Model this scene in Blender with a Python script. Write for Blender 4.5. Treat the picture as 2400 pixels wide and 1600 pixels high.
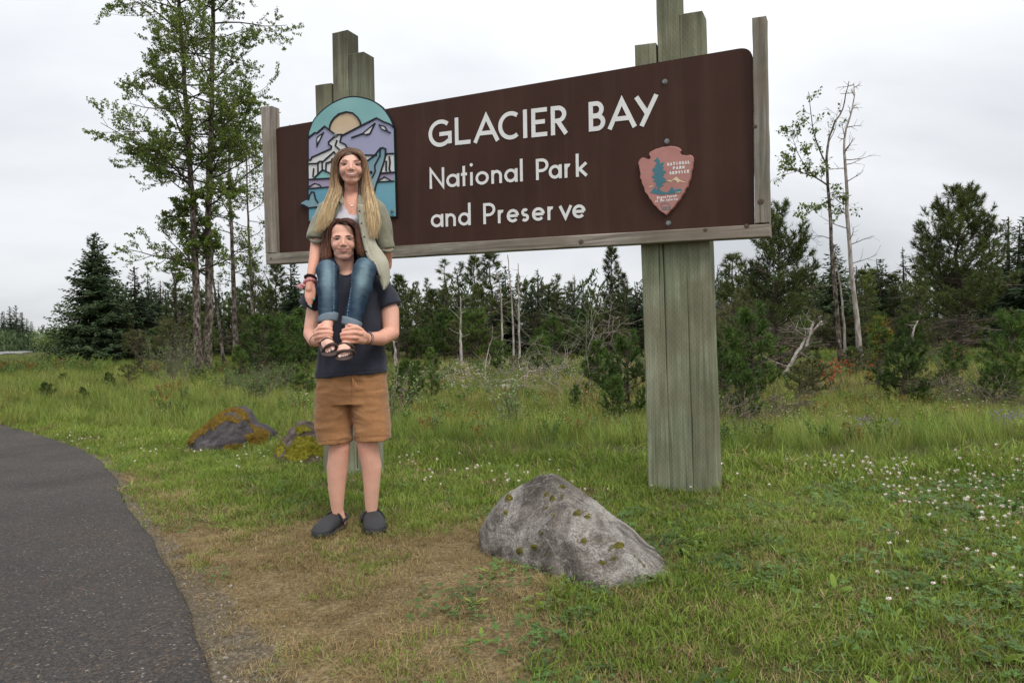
import bpy, bmesh, math, random
import numpy as np
from mathutils import Vector, Matrix

for _o in list(bpy.data.objects): bpy.data.objects.remove(_o)
SC = bpy.context.scene
COL = SC.collection
R = math.radians

def srgb(r, g, b):
    f = lambda c: (c/255/12.92) if c/255 <= .04045 else ((c/255+.055)/1.055)**2.4
    return (f(r), f(g), f(b))

# ------------------------------------------------------------------ camera
CAM_Z = 1.09
PITCH, ROLL = R(0.33), R(1.15)
d0 = Vector((0, math.cos(PITCH), -math.sin(PITCH)))
r0 = Vector((1, 0, 0)); u0 = r0.cross(d0)
CR = r0*math.cos(ROLL) - u0*math.sin(ROLL)
CU = u0*math.cos(ROLL) + r0*math.sin(ROLL)
CD = d0
CPOS = Vector((0, 0, CAM_Z))
cam_d = bpy.data.cameras.new('camera')
cam_d.lens = 24; cam_d.sensor_width = 36; cam_d.clip_end = 3000; cam_d.clip_start = 0.05
cam = bpy.data.objects.new('camera', cam_d); COL.objects.link(cam)
M = Matrix.Identity(4)
for i, v in enumerate((CR, CU, -CD, CPOS)):
    for k in range(3): M[k][i] = v[k]
cam.matrix_world = M
SC.camera = cam

# ------------------------------------------------------------------ overcast sky
SUN_EL, SUN_AZ = R(52), R(150)
W = bpy.data.worlds.new("World"); SC.world = W; W.use_nodes = True
nt = W.node_tree; nt.nodes.clear()
N = nt.nodes.new; LK = nt.links.new
out = N('ShaderNodeOutputWorld'); mixs = N('ShaderNodeMixShader'); mixs.inputs[0].default_value = .93
b1 = N('ShaderNodeBackground'); b1.inputs[1].default_value = .09
b2 = N('ShaderNodeBackground'); b2.inputs[1].default_value = 1.0
sky = N('ShaderNodeTexSky'); sky.sky_type = 'NISHITA'; sky.sun_disc = False
sky.sun_elevation = SUN_EL; sky.sun_rotation = SUN_AZ
LK(sky.outputs[0], b1.inputs[0])
tc = N('ShaderNodeTexCoord'); sep = N('ShaderNodeSeparateXYZ'); LK(tc.outputs['Generated'], sep.inputs[0])
def mth(op, a, b=None, c=None, nt=nt):
    n = nt.nodes.new('ShaderNodeMath'); n.operation = op
    for i, v in enumerate((a, b, c)):
        if v is None: continue
        if isinstance(v, (int, float)): n.inputs[i].default_value = v
        else: nt.links.new(v, n.inputs[i])
    return n.outputs[0]
zz = mth('ADD', mth('MAXIMUM', sep.outputs[2], 0.0), .34)
cx_ = mth('DIVIDE', sep.outputs[0], zz); cy_ = mth('DIVIDE', sep.outputs[1], zz)
cmb = N('ShaderNodeCombineXYZ'); LK(cx_, cmb.inputs[0]); LK(cy_, cmb.inputs[1])
mp = N('ShaderNodeMapping'); LK(cmb.outputs[0], mp.inputs[0]); mp.inputs['Location'].default_value = (2.3, .9, 0)
mp.inputs['Scale'].default_value = (.62, 1.0, 1)
nz = N('ShaderNodeTexNoise'); LK(mp.outputs[0], nz.inputs[0]); nz.inputs['Scale'].default_value = .85
nz.inputs['Detail'].default_value = 7; nz.inputs['Roughness'].default_value = .52; nz.inputs['Distortion'].default_value = .4
rmp = N('ShaderNodeValToRGB'); LK(nz.outputs[0], rmp.inputs[0])
rmp.color_ramp.elements[0].position = .40; rmp.color_ramp.elements[0].color = (.53, .55, .58, 1)
rmp.color_ramp.elements[1].position = .60; rmp.color_ramp.elements[1].color = (.745, .76, .782, 1)
# overcast sky is brighter towards the zenith
zen = mth('MULTIPLY_ADD', mth('MAXIMUM', sep.outputs[2], 0.0), 1.0, .90)
mul = N('ShaderNodeVectorMath'); mul.operation = 'SCALE'; LK(rmp.outputs[0], mul.inputs[0]); LK(zen, mul.inputs['Scale'])
LK(mul.outputs[0], b2.inputs[0])
LK(b1.outputs[0], mixs.inputs[1]); LK(b2.outputs[0], mixs.inputs[2]); LK(mixs.outputs[0], out.inputs[0])

sun_d = bpy.data.lights.new('sun', 'SUN'); sun_d.energy = 1.5; sun_d.angle = R(22); sun_d.color = (1, .96, .9)
sun = bpy.data.objects.new('sun', sun_d); COL.objects.link(sun)
sun.rotation_euler = (R(90)-SUN_EL, 0, math.pi - SUN_AZ)
SC.view_settings.view_transform = 'Standard'; SC.view_settings.look = 'None'
SC.view_settings.exposure = 0.27; SC.view_settings.gamma = 1; SC.view_settings.use_curve_mapping = False
SC.render.engine = 'CYCLES'
SC.cycles.max_bounces = 6; SC.cycles.diffuse_bounces = 3; SC.cycles.glossy_bounces = 2
SC.cycles.transmission_bounces = 3; SC.cycles.transparent_max_bounces = 6
SC.cycles.use_denoising = True

# ------------------------------------------------------------------ helpers
FPX = 1600.0
def P(px, py, Y):
    """pixel of the 2400x1600 photograph and a distance -> point in the world"""
    d = CD + CR*((px-1200)/FPX) + CU*((800-py)/FPX)
    return CPOS + d*(Y/d.y)
def proj(V):
    V = np.asarray(V, float) - np.array(CPOS)
    z = V @ np.array(CD); return np.stack([1200+FPX*(V@np.array(CR))/z, 800-FPX*(V@np.array(CU))/z], 1)

def _hash(i, j, k, s):
    h = (i*np.uint32(374761393) + j*np.uint32(668265263) + k*np.uint32(2246822519) + np.uint32(s)*np.uint32(3266489917)).astype(np.uint32)
    h = (h ^ (h >> np.uint32(13)))*np.uint32(1274126177); h = h ^ (h >> np.uint32(16))
    return h.astype(np.float64)/4294967295.0*2-1
def vn(p, s=0):
    """value noise, vectorised; p (n,3) -> (-1..1)"""
    p = np.asarray(p, float); f = np.floor(p); t = p-f; t = t*t*(3-2*t)
    a = f.astype(np.int64).astype(np.uint32)
    i, j, k = a[:, 0], a[:, 1], a[:, 2]; o = np.uint32(1)
    with np.errstate(over='ignore'):
        def L(x, y, u): return x+(y-x)*u
        c = [[[_hash(i+o*np.uint32(di), j+o*np.uint32(dj), k+o*np.uint32(dk), s) for dk in (0, 1)] for dj in (0, 1)] for di in (0, 1)]
    return L(L(L(c[0][0][0], c[0][0][1], t[:, 2]), L(c[0][1][0], c[0][1][1], t[:, 2]), t[:, 1]),
             L(L(c[1][0][0], c[1][0][1], t[:, 2]), L(c[1][1][0], c[1][1][1], t[:, 2]), t[:, 1]), t[:, 0])
def fbm(p, s=0, o=4):
    r = 0; a = 1; n = 0
    for q in range(o): r = r+a*vn(np.asarray(p)*(2**q)+q*17.3, s+q); n += a; a *= .5
    return r/n
def sstep(a, b, x):
    t = np.clip((x-a)/(b-a), 0, 1); return t*t*(3-2*t)

class MB:
    """collects faces; build() links them as one mesh object"""
    def __init__(s): s.v = []; s.f = []; s.n = 0; s.c = []
    def add(s, v, f, c=None):
        v = np.asarray(v, float).reshape(-1, 3); f = np.asarray(f, int)
        s.v.append(v); s.f.append(f+s.n); s.n += len(v)
        if c is None: c = np.ones((len(v), 3))
        c = np.asarray(c, float)
        if c.ndim == 1: c = np.tile(c, (len(v), 1))
        s.c.append(c)
    def mesh(s, name, mat, smooth=False):
        me = bpy.data.meshes.new(name)
        if s.n:
            V = np.concatenate(s.v); C_ = np.concatenate(s.c)
            sizes = np.concatenate([np.full(len(f), f.shape[1]) for f in s.f if len(f)])
            loops = np.concatenate([f.ravel() for f in s.f if len(f)])
            me.vertices.add(len(V)); me.vertices.foreach_set('co', V.ravel())
            me.loops.add(len(loops)); me.loops.foreach_set('vertex_index', loops.astype(np.int32))
            me.polygons.add(len(sizes))
            st = np.concatenate([[0], np.cumsum(sizes)[:-1]])
            me.polygons.foreach_set('loop_start', st.astype(np.int32))
            me.polygons.foreach_set('use_smooth', np.full(len(sizes), smooth))
            a = me.color_attributes.new('col', 'FLOAT_COLOR', 'POINT')
            a.data.foreach_set('color', np.concatenate([C_, np.ones((len(C_), 1))], 1).ravel())
            me.update(calc_edges=True)
        me.materials.append(mat)
        return me
    def build(s, name, mat, parent=None, smooth=False, col=COL):
        me = s.mesh(name, mat, smooth)
        return link(name, me, parent, col)
def link(name, me, parent=None, col=COL):
    o = bpy.data.objects.new(name, me); col.objects.link(o)
    if parent:
        o.parent = parent
        o.matrix_parent_inverse = parent.matrix_basis.inverted()
    return o
def empty(name, loc=(0, 0, 0)):
    o = bpy.data.objects.new(name, None); COL.objects.link(o); o.location = loc; o.empty_display_size = .1
    return o
def tag(o, label=None, cat=None, group=None, kind=None):
    if label: o['label'] = label
    if cat: o['category'] = cat
    if group: o['group'] = group
    if kind: o['kind'] = kind
    return o
def frame_from(d):
    d = Vector(d).normalized(); a = Vector((0, 0, 1)) if abs(d.z) < .9 else Vector((1, 0, 0))
    x = d.cross(a).normalized(); return x, d.cross(x).normalized()
def tube(mb, path, rad, n=6, c=None, cap=True, jit=0):
    path = [Vector(p) for p in path]; rings = []
    x = None
    for i, p in enumerate(path):
        d = (path[min(i+1, len(path)-1)]-path[max(i-1, 0)])
        if d.length < 1e-9: d = Vector((0, 0, 1))
        d.normalize()
        if x is None: x, y = frame_from(d)
        else:
            x = (x-d*x.dot(d)); x = x.normalized() if x.length > 1e-6 else frame_from(d)[0]; y = d.cross(x)
        r = rad[i] if hasattr(rad, '__len__') else rad
        for k in range(n):
            a = 2*math.pi*k/n; rr = r*(1+(random.uniform(-jit, jit) if jit else 0))
            rings.append(p+x*(math.cos(a)*rr)+y*(math.sin(a)*rr))
    f = [(i*n+k, i*n+(k+1) % n, (i+1)*n+(k+1) % n, (i+1)*n+k) for i in range(len(path)-1) for k in range(n)]
    if c is not None and hasattr(c[0], '__len__'): c = np.repeat(np.asarray(c), n, 0)
    mb.add([tuple(v) for v in rings], f, c)
    if cap and n == 6:
        b = mb.n-len(rings); L_ = b+(len(path)-1)*n
        mb.f.append(np.array([[b+3, b+2, b+1, b], [b+5, b+4, b+3, b], [L_, L_+1, L_+2, L_+3], [L_, L_+3, L_+4, L_+5]]))
def cr(pts, n):
    """Catmull-Rom samples through pts"""
    P_ = [np.array(p, float) for p in pts]; P_ = [2*P_[0]-P_[1]]+P_+[2*P_[-1]-P_[-2]]
    out_ = []; m = len(P_)-3
    for i in range(n):
        u = i/(n-1)*m; k = min(int(u), m-1); t = u-k
        a, b, c, d = P_[k:k+4]
        out_.append(.5*((2*b)+(c-a)*t+(2*a-5*b+4*c-d)*t*t+(3*b-a-3*c+d)*t**3))
    return out_
def box(mb, lo, hi, c=None):
    x0, y0, z0 = lo; x1, y1, z1 = hi
    v = [(x0, y0, z0), (x1, y0, z0), (x1, y1, z0), (x0, y1, z0), (x0, y0, z1), (x1, y0, z1), (x1, y1, z1), (x0, y1, z1)]
    mb.add(v, [(0, 3, 2, 1), (4, 5, 6, 7), (0, 1, 5, 4), (1, 2, 6, 5), (2, 3, 7, 6), (3, 0, 4, 7)], c)
def sphere(mb, c, r, nu=10, nv=7, rot=None, col=None):
    r = (r, r, r) if isinstance(r, (int, float)) else r
    v = []
    for i in range(nv+1):
        th = math.pi*i/nv
        for k in range(nu):
            a = 2*math.pi*k/nu
            q = Vector((math.sin(th)*math.cos(a)*r[0], math.sin(th)*math.sin(a)*r[1], math.cos(th)*r[2]))
            if rot is not None: q = rot @ q
            v.append(tuple(Vector(c)+q))
    f = [(i*nu+k, (i+1)*nu+k, (i+1)*nu+(k+1) % nu, i*nu+(k+1) % nu) for i in range(nv) for k in range(nu)]
    mb.add(v, f, col)

rng = np.random.RandomState(7)
def quads_at(mb, C, D, L_, Wd, col, up=None):
    """flat diamond leaves: centres C, directions D, lengths, widths (all arrays)"""
    n = len(C)
    if n == 0: return
    D = D/np.maximum(np.linalg.norm(D, axis=1, keepdims=True), 1e-6)
    r = rng.normal(size=(n, 3)) if up is None else np.cross(D, up)+rng.normal(size=(n, 3))*.25
    s = r-D*(r*D).sum(1, keepdims=True); s /= np.maximum(np.linalg.norm(s, axis=1, keepdims=True), 1e-6)
    L_ = np.asarray(L_)[:, None]; Wd = np.asarray(Wd)[:, None]
    v = np.stack([C-D*L_*.5, C+s*Wd*.5-D*L_*.05, C+D*L_*.5, C-s*Wd*.5-D*L_*.05], 1).reshape(-1, 3)
    mb.add(v, np.arange(4*n).reshape(n, 4), np.repeat(col, 4, 0))
def tris_at(mb, B, D, L_, Wd, col):
    n = len(B); D = D/np.maximum(np.linalg.norm(D, axis=1, keepdims=True), 1e-6)
    r = rng.normal(size=(n, 3)); s = r-D*(r*D).sum(1, keepdims=True); s /= np.maximum(np.linalg.norm(s, axis=1, keepdims=True), 1e-6)
    L_ = np.asarray(L_)[:, None]; Wd = np.asarray(Wd)[:, None]
    v = np.stack([B-s*Wd*.5, B+s*Wd*.5, B+D*L_], 1).reshape(-1, 3)
    mb.add(v, np.arange(3*n).reshape(n, 3), np.repeat(col, 3, 0))
def tint(n, lo=.7, hi=1.25): 
    t_ = rng.uniform(lo, hi, (n, 1)); return t_*np.array([[1, 1, 1]])*rng.uniform(.93, 1.07, (n, 3))


# ------------------------------------------------------------------ materials
def new_mat(name):
    m = bpy.data.materials.new(name); m.use_nodes = True
    t = m.node_tree; b = t.nodes['Principled BSDF']; return m, t, b
def tex_noise(t, vec, scale, detail=4, rough=.55, dist=0):
    n = t.nodes.new('ShaderNodeTexNoise'); n.inputs['Scale'].default_value = scale
    n.inputs['Detail'].default_value = detail; n.inputs['Roughness'].default_value = rough; n.inputs['Distortion'].default_value = dist
    if vec is not None: t.links.new(vec, n.inputs['Vector'])
    return n.outputs[0]
def ramp(t, fac, stops):
    n = t.nodes.new('ShaderNodeValToRGB'); t.links.new(fac, n.inputs[0]); e = n.color_ramp.elements
    while len(e) < len(stops): e.new(.5)
    for el, (p, c) in zip(e, stops): el.position = p; el.color = (*c, 1) if len(c) == 3 else c
    return n.outputs[0]
def mixc(t, fac, a, b, mode='MIX'):
    n = t.nodes.new('ShaderNodeMix'); n.data_type = 'RGBA'; n.blend_type = mode
    for s, v in ((0, fac), (6, a), (7, b)):
        if isinstance(v, (int, float)): n.inputs[s].default_value = v
        elif isinstance(v, tuple): n.inputs[s].default_value = (*v, 1)
        else: t.links.new(v, n.inputs[s])
    return n.outputs[2]
def coord(t, kind='Object', scale=(1, 1, 1)):
    c = t.nodes.new('ShaderNodeTexCoord'); m = t.nodes.new('ShaderNodeMapping')
    m.inputs['Scale'].default_value = scale; t.links.new(c.outputs[kind], m.inputs[0]); return m.outputs[0]
def wpos(t, scale=(1, 1, 1)):
    c = t.nodes.new('ShaderNodeNewGeometry'); m = t.nodes.new('ShaderNodeMapping')
    m.inputs['Scale'].default_value = scale; t.links.new(c.outputs['Position'], m.inputs[0]); return m.outputs[0]
def attr(t, name='col'):
    a = t.nodes.new('ShaderNodeAttribute'); a.attribute_name = name; return a.outputs[0]
def bump(t, b, h, strength=.5, dist=.01):
    n = t.nodes.new('ShaderNodeBump'); n.inputs['Strength'].default_value = strength; n.inputs['Distance'].default_value = dist
    t.links.new(h, n.inputs['Height']); t.links.new(n.outputs[0], b.inputs['Normal'])
def pmat(name, stops, scale=5, detail=4, rough=.8, bmp=.3, bdist=.01, stretch=(1, 1, 1), use_col=False, world=False, spec=.3, bscale=None, sheen=0):
    m, t, b = new_mat(name)
    v = wpos(t, stretch) if world else coord(t, 'Object', stretch)
    f = tex_noise(t, v, scale, detail)
    c = ramp(t, f, stops)
    if use_col: c = mixc(t, 1.0, c, attr(t), 'MULTIPLY')
    t.links.new(c, b.inputs['Base Color'])
    b.inputs['Roughness'].default_value = rough; b.inputs['Specular IOR Level'].default_value = spec
    if sheen: b.inputs['Sheen Weight'].default_value = sheen
    if bmp: bump(t, b, tex_noise(t, v, bscale or scale*3, 5), bmp, bdist)
    return m
def leaf_mat(name, cols, transl=.3, rough=.55, ns=.6, spec=.3, use_col=True):
    """foliage: colour varies by place (noise), by instance, and by the piece's own tint"""
    m, t, b = new_mat(name)
    f = tex_noise(t, wpos(t), ns, 3)
    oi = t.nodes.new('ShaderNodeObjectInfo')
    g = mth('ADD', mth('MULTIPLY', f, .75, nt=t), mth('MULTIPLY', oi.outputs['Random'], .25, nt=t), nt=t)
    c = ramp(t, g, [(.28+.44*i/(len(cols)-1), c_) for i, c_ in enumerate(cols)])
    if use_col: c = mixc(t, 1.0, c, attr(t), 'MULTIPLY')
    t.links.new(c, b.inputs['Base Color']); b.inputs['Roughness'].default_value = rough
    b.inputs['Specular IOR Level'].default_value = spec
    if transl:
        tr = t.nodes.new('ShaderNodeBsdfTranslucent'); t.links.new(c, tr.inputs[0])
        mx = t.nodes.new('ShaderNodeMixShader'); mx.inputs[0].default_value = transl
        t.links.new(b.outputs[0], mx.inputs[1]); t.links.new(tr.outputs[0], mx.inputs[2])
        t.links.new(mx.outputs[0], t.nodes['Material Output'].inputs[0])
    return m

# ------------------------------------------------------------------ terrain
PE = [(-3, -.45), (0, -.6), (1.5, -.78), (2.2, -.98), (2.45, -1.12), (2.8, -1.36), (3.1, -1.55), (3.5, -1.85), (4.0, -2.16), (4.5, -2.45),
      (5.0, -2.85), (5.7, -3.3), (6.4, -3.85), (6.9, -4.45), (7.6, -5.15), (8.5, -6.1), (9.7, -7.5), (10.3, -9.5), (10.7, -13), (10.9, -20), (11, -40)]
_pe = np.array(PE)
def edge_x(y): return np.interp(y, _pe[:, 0], _pe[:, 1])
def Yb(x): return np.interp(x, [-30, -8, -3, -1.2, 1, 2.2, 4, 8], [12.5, 11.5, 8.6, 7.0, 5.7, 5.0, 4.9, 5.2])
def H(x, y):
    x = np.asarray(x, float); y = np.asarray(y, float)
    near = .04*np.clip(x, -6, 5) - .02*np.clip(y, -2, 6) + .1157
    q = x/np.maximum(y, 1.0)
    w = sstep(-.62, -.3, q)
    far = (-.02+.42*sstep(34, 66, y)*sstep(150, 95, y))*(1-w) - .36*w
    b = sstep(0, 4.5, y-Yb(x)-.2)
    p = np.stack([x, y, 0*x], -1).reshape(-1, 3)
    n1 = fbm(p*.9, 3, 3).reshape(x.shape); n2 = fbm(p*.16, 9, 3).reshape(x.shape)
    path = sstep(.2, -.3, x-edge_x(y))
    return near*(1-b)+far*b + n1*(.014+.05*b)*(1-path*.8) + n2*.16*b*np.clip(y/20, .3, 1.2)
def Hs(x, y): return float(H(np.array([x]), np.array([y]))[0])
def G(px, py):
    """ground point seen at a pixel"""
    d = CD + CR*((px-1200)/FPX) + CU*((800-py)/FPX)
    t = 1.5
    while t < 400:
        p = CPOS+d*t
        if p.z < Hs(p.x, p.y): break
        t *= 1.02
    lo, hi = t/1.02, t
    for _ in range(14):
        m_ = (lo+hi)/2; p = CPOS+d*m_
        if p.z < Hs(p.x, p.y): hi = m_
        else: lo = m_
    return CPOS+d*hi
# the path's edge as it runs in the photograph, walked down to the ground
_e = [tuple(G(px, py))[:2] for px, py in ((497, 1600), (485, 1551), (464, 1489), (439, 1418), (410, 1356), (369, 1290), (332, 1232), (298, 1182), (282, 1145), (257, 1103), (228, 1074), (186, 1053), (124, 1031), (62, 1012), (0, 996))]
_e = [(y, x) for x, y in _e]; (ya, xa), (yb, xb) = _e[-2], _e[-1]
_e = [(-3, _e[0][1]+.62), (0, _e[0][1]+.42), (1.5, _e[0][1]+.20)]+_e+[(yb+.5, xb-2.6), (yb+.8, xb-6), (yb+1.0, xb-14), (yb+1.1, xb-40)]
_pe = np.array(_e); YTOP = yb+1.1
def foot(px, Y):
    """ground point under image column px at distance Y"""
    p = P(px, 800, Y); return Vector((p.x, Y, Hs(p.x, Y)))
def dryness(x, y):
    p = np.stack([x, y, 0*x], -1).reshape(-1, 3)
    n = fbm(p*1.1, 21, 4).reshape(np.shape(x))
    e = x-edge_x(y)
    d = 1.02-.50*e/np.maximum(.5, .32*y)
    d = d*sstep(8.5, 4.2, y+.35*np.maximum(0, x+1))+sstep(3.3, 2.0, y)*.25*(x < 1.5)
    return np.clip(d*.74+n*1.0, 0, 1)
def gravel(x, y):
    p = np.stack([x, y, 0*x], -1).reshape(-1, 3)
    n = fbm(p*2.2, 31, 4).reshape(np.shape(x))
    e = x-edge_x(y)
    wd = np.interp(y, [1.5, 2.5, 3.5, 5, 7, 9], [.50, .34, .18, .14, .16, .22])
    return np.clip(sstep(1.25, .15, e/wd)+n*.5*sstep(2.4, .4, e/wd), 0, 1)

# ground mesh: fine near the camera, coarse to the horizon
def axis(segs):
    o = []
    for a, b, s in segs: o += list(np.arange(a, b, s))
    return np.array(o+[segs[-1][1]])
gx = axis([(-900, -200, 70), (-200, -60, 14), (-60, -20, 2), (-20, -6, .35), (-6, 6, .055), (6, 20, .35), (20, 60, 2), (60, 200, 14), (200, 900, 70)])
gy = axis([(-40, -4, 3), (-4, 1, .3), (1, 9, .055), (9, 16, .2), (16, 40, .8), (40, 100, 4), (100, 300, 20), (300, 1500, 100)])
X, Y = np.meshgrid(gx, gy); Z = H(X, Y)
nx, ny = len(gx), len(gy)
idx = np.arange(nx*ny).reshape(ny, nx)
F = np.stack([idx[:-1, :-1], idx[:-1, 1:], idx[1:, 1:], idx[1:, :-1]], -1).reshape(-1, 4)
gm = MB()
Cc = np.stack([dryness(X, Y), gravel(X, Y), sstep(0, 1.2, Y-Yb(X))], -1).reshape(-1, 3)
gm.add(np.stack([X, Y, Z], -1).reshape(-1, 3), F, Cc)
m_ground, t, b = new_mat('ground')
v = wpos(t)
sepc = t.nodes.new('ShaderNodeSeparateColor'); t.links.new(attr(t), sepc.inputs[0])
fine = tex_noise(t, v, 60, 6, .7); med = tex_noise(t, v, 9, 5, .65)
green = ramp(t, fine, [(.3, srgb(50, 50, 28)), (.55, srgb(88, 88, 48)), (.75, srgb(118, 112, 66))])
dry = ramp(t, fine, [(.28, srgb(74, 62, 42)), (.5, srgb(130, 112, 80)), (.72, srgb(176, 156, 120))])
dirt = ramp(t, fine, [(.3, srgb(70, 62, 50)), (.5, srgb(108, 97, 80)), (.7, srgb(146, 134, 114))])
sl = lambda x, y, z: mth('SUBTRACT', mth('ADD', x, mth('MULTIPLY', y, z, nt=t), nt=t), z*.5, nt=t)
dfac = t.nodes.new('ShaderNodeMapRange'); t.links.new(sl(sepc.outputs[0], med, .9), dfac.inputs[0])
dfac.inputs[1].default_value = .25; dfac.inputs[2].default_value = .7
c = mixc(t, dfac.outputs[0], green, dry)
gf = t.nodes.new('ShaderNodeMapRange'); t.links.new(sl(sepc.outputs[1], med, .8), gf.inputs[0])
gf.inputs[1].default_value = .35; gf.inputs[2].default_value = .7
c = mixc(t, gf.outputs[0], c, dirt)
mead = ramp(t, tex_noise(t, v, 1.3, 6, .7), [(.3, srgb(44, 50, 24)), (.5, srgb(72, 76, 38)), (.7, srgb(98, 92, 52))])
c = mixc(t, sepc.outputs[2], c, mead)
t.links.new(c, b.inputs['Base Color']); b.inputs['Roughness'].default_value = .95; b.inputs['Specular IOR Level'].default_value = .15
bump(t, b, tex_noise(t, v, 45, 6, .7), .9, .02)
tag(gm.build('ground', m_ground, smooth=True), kind='structure', label='grassy ground running from the path edge out to the trees')

# asphalt path
pm = MB()
ys = np.concatenate([np.arange(-3, 6, .06), np.arange(6, YTOP, .03)])
e = edge_x(ys) + .012*vn(np.stack([ys*2.5, ys*0, ys*0], 1), 5)+.010*vn(np.stack([ys*11, ys*0, ys*0], 1), 6)
off = np.concatenate([[0, .01, .03, .06, .12, .25], np.arange(.5, 8, .5), [9, 12, 16, 22, 30, 40]])
XX = e[:, None]-off[None, :]; YY = np.repeat(ys[:, None], len(off), 1)
ZZ = H(XX, YY)+.030
ZZ[:, 0] -= .05; ZZ[:, 1] -= .014; ZZ[:, 2] -= .004
i2 = np.arange(XX.size).reshape(XX.shape)
F = np.stack([i2[:-1, :-1], i2[1:, :-1], i2[1:, 1:], i2[:-1, 1:]], -1).reshape(-1, 4)[:, ::-1]
pm.add(np.stack([XX, YY, ZZ], -1).reshape(-1, 3), F)
m_asph, t, b = new_mat('asphalt')
v = wpos(t)
vor = t.nodes.new('ShaderNodeTexVoronoi'); vor.inputs['Scale'].default_value = 130; t.links.new(v, vor.inputs[0])
sc_ = t.nodes.new('ShaderNodeSeparateColor'); t.links.new(vor.outputs['Color'], sc_.inputs[0])
c = ramp(t, sc_.outputs[0], [(0, srgb(56, 53, 51)), (.5, srgb(71, 67, 64)), (.85, srgb(84, 78, 73)), (.97, srgb(98, 88, 78)), (1, srgb(150, 142, 132))])
big = ramp(t, tex_noise(t, v, .9, 5, .6), [(.3, (.72, .70, .70)), (.5, (.95, .95, .96)), (.7, (1.2, 1.16, 1.12))])
c = mixc(t, 1.0, c, big, 'MULTIPLY')
deb = ramp(t, tex_noise(t, v, 55, 3, .6), [(.58, (0, 0, 0)), (.66, (1, 1, 1))])
deb2 = ramp(t, tex_noise(t, v, 1.6, 3, .6), [(.42, (0, 0, 0)), (.62, (1, 1, 1))])
c = mixc(t, mixc(t, 1.0, deb, deb2, 'MULTIPLY'), c, srgb(118, 92, 66))
t.links.new(c, b.inputs['Base Color']); b.inputs['Roughness'].default_value = .85; b.inputs['Specular IOR Level'].default_value = .3
hgt = mth('ADD', mth('MULTIPLY', vor.outputs['Distance'], -.6, nt=t), mth('MULTIPLY', tex_noise(t, v, 30, 5, .7), .5, nt=t), nt=t)
bump(t, b, hgt, 1.0, .012)
tag(pm.build('path', m_asph, smooth=True), kind='structure', label='dark grey asphalt path curving off to the left')
# far road on the left
rm = MB()
pts = [(-46, 52), (-56, 72), (-68, 92), (-90, 130), (-131, 200)]
c_ = cr([(*p, 0) for p in pts], 24); L_ = []
for i, p in enumerate(c_):
    d = (c_[min(i+1, 23)]-c_[max(i-1, 0)]); nrm = np.array([d[1], -d[0], 0])/np.linalg.norm(d)
    for s in (-1, -.94, .94, 1):
        q = p+nrm*3.2*s; L_.append((q[0], q[1], Hs(q[0], q[1])+.16+(.05 if abs(s) < 1 else -.1)))
rm.add(L_, [(i*4+k, i*4+k+1, (i+1)*4+k+1, (i+1)*4+k) for i in range(23) for k in range(3)])
m_road = pmat('road_surface', [(.35, srgb(120, 120, 120)), (.65, srgb(150, 149, 146))], 3, 5, .9, .2, world=True)
tag(rm.build('road', m_road), kind='structure', label='pale grey road far off at the left edge')
# ================================================================== PARK SIGN
SO = P(648, 594, 6.0); ST = P(643, 301, 6.0)
_yr = 6.0*(293/419)
SR = P(1766, 527, _yr)
eS = (SR-SO).normalized(); eT = (ST-SO).normalized()
SN = eT.cross(eS).normalized()
if SN.y > 0: SN = -SN
def S3(s, t, d=0.0): return SO+eS*s+eT*t+SN*d
def px2s(px, py, d=0.0):
    """where the line of sight through a pixel meets the sign plane, in metres along and up the board"""
    q = CD + CR*((px-1200)/FPX) + CU*((800-py)/FPX)
    o = SO+SN*d; k = (o-CPOS).dot(SN)/q.dot(SN); w = CPOS+q*k-o
    a = eS.dot(eT); ws, wt = w.dot(eS), w.dot(eT); den = 1-a*a
    return ((ws-a*wt)/den, (wt-a*ws)/den)
def prism(mb, poly, d0, d1, col=None):
    """polygon (s,t) list -> solid slab between depths d0 (back) and d1 (front)"""
    n = len(poly); a = sum(poly[i][0]*poly[(i+1) % n][1]-poly[(i+1) % n][0]*poly[i][1] for i in range(n))
    if a < 0: poly = poly[::-1]
    from mathutils.geometry import tessellate_polygon
    tr = tessellate_polygon([[Vector((p[0], p[1], 0)) for p in poly]])
    v = [tuple(S3(*p, d1)) for p in poly]+[tuple(S3(*p, d0)) for p in poly]
    mb.add(v, [(i, i+n, (i+1) % n+n, (i+1) % n) for i in range(n)], col)
    b0 = mb.n-2*n
    tt = []
    for q in tr:
        a_, b_, c2 = (Vector(v[k]) for k in q)
        if (b_-a_).cross(c2-a_).dot(SN) < 0: q = (q[0], q[2], q[1])
        tt.append([k+b0 for k in q])
    mb.f.append(np.array(tt))
    mb.f.append(np.array([[k+n if k < 1e9 else k for k in (q[0], q[2], q[1])] for q in tt]))
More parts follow.
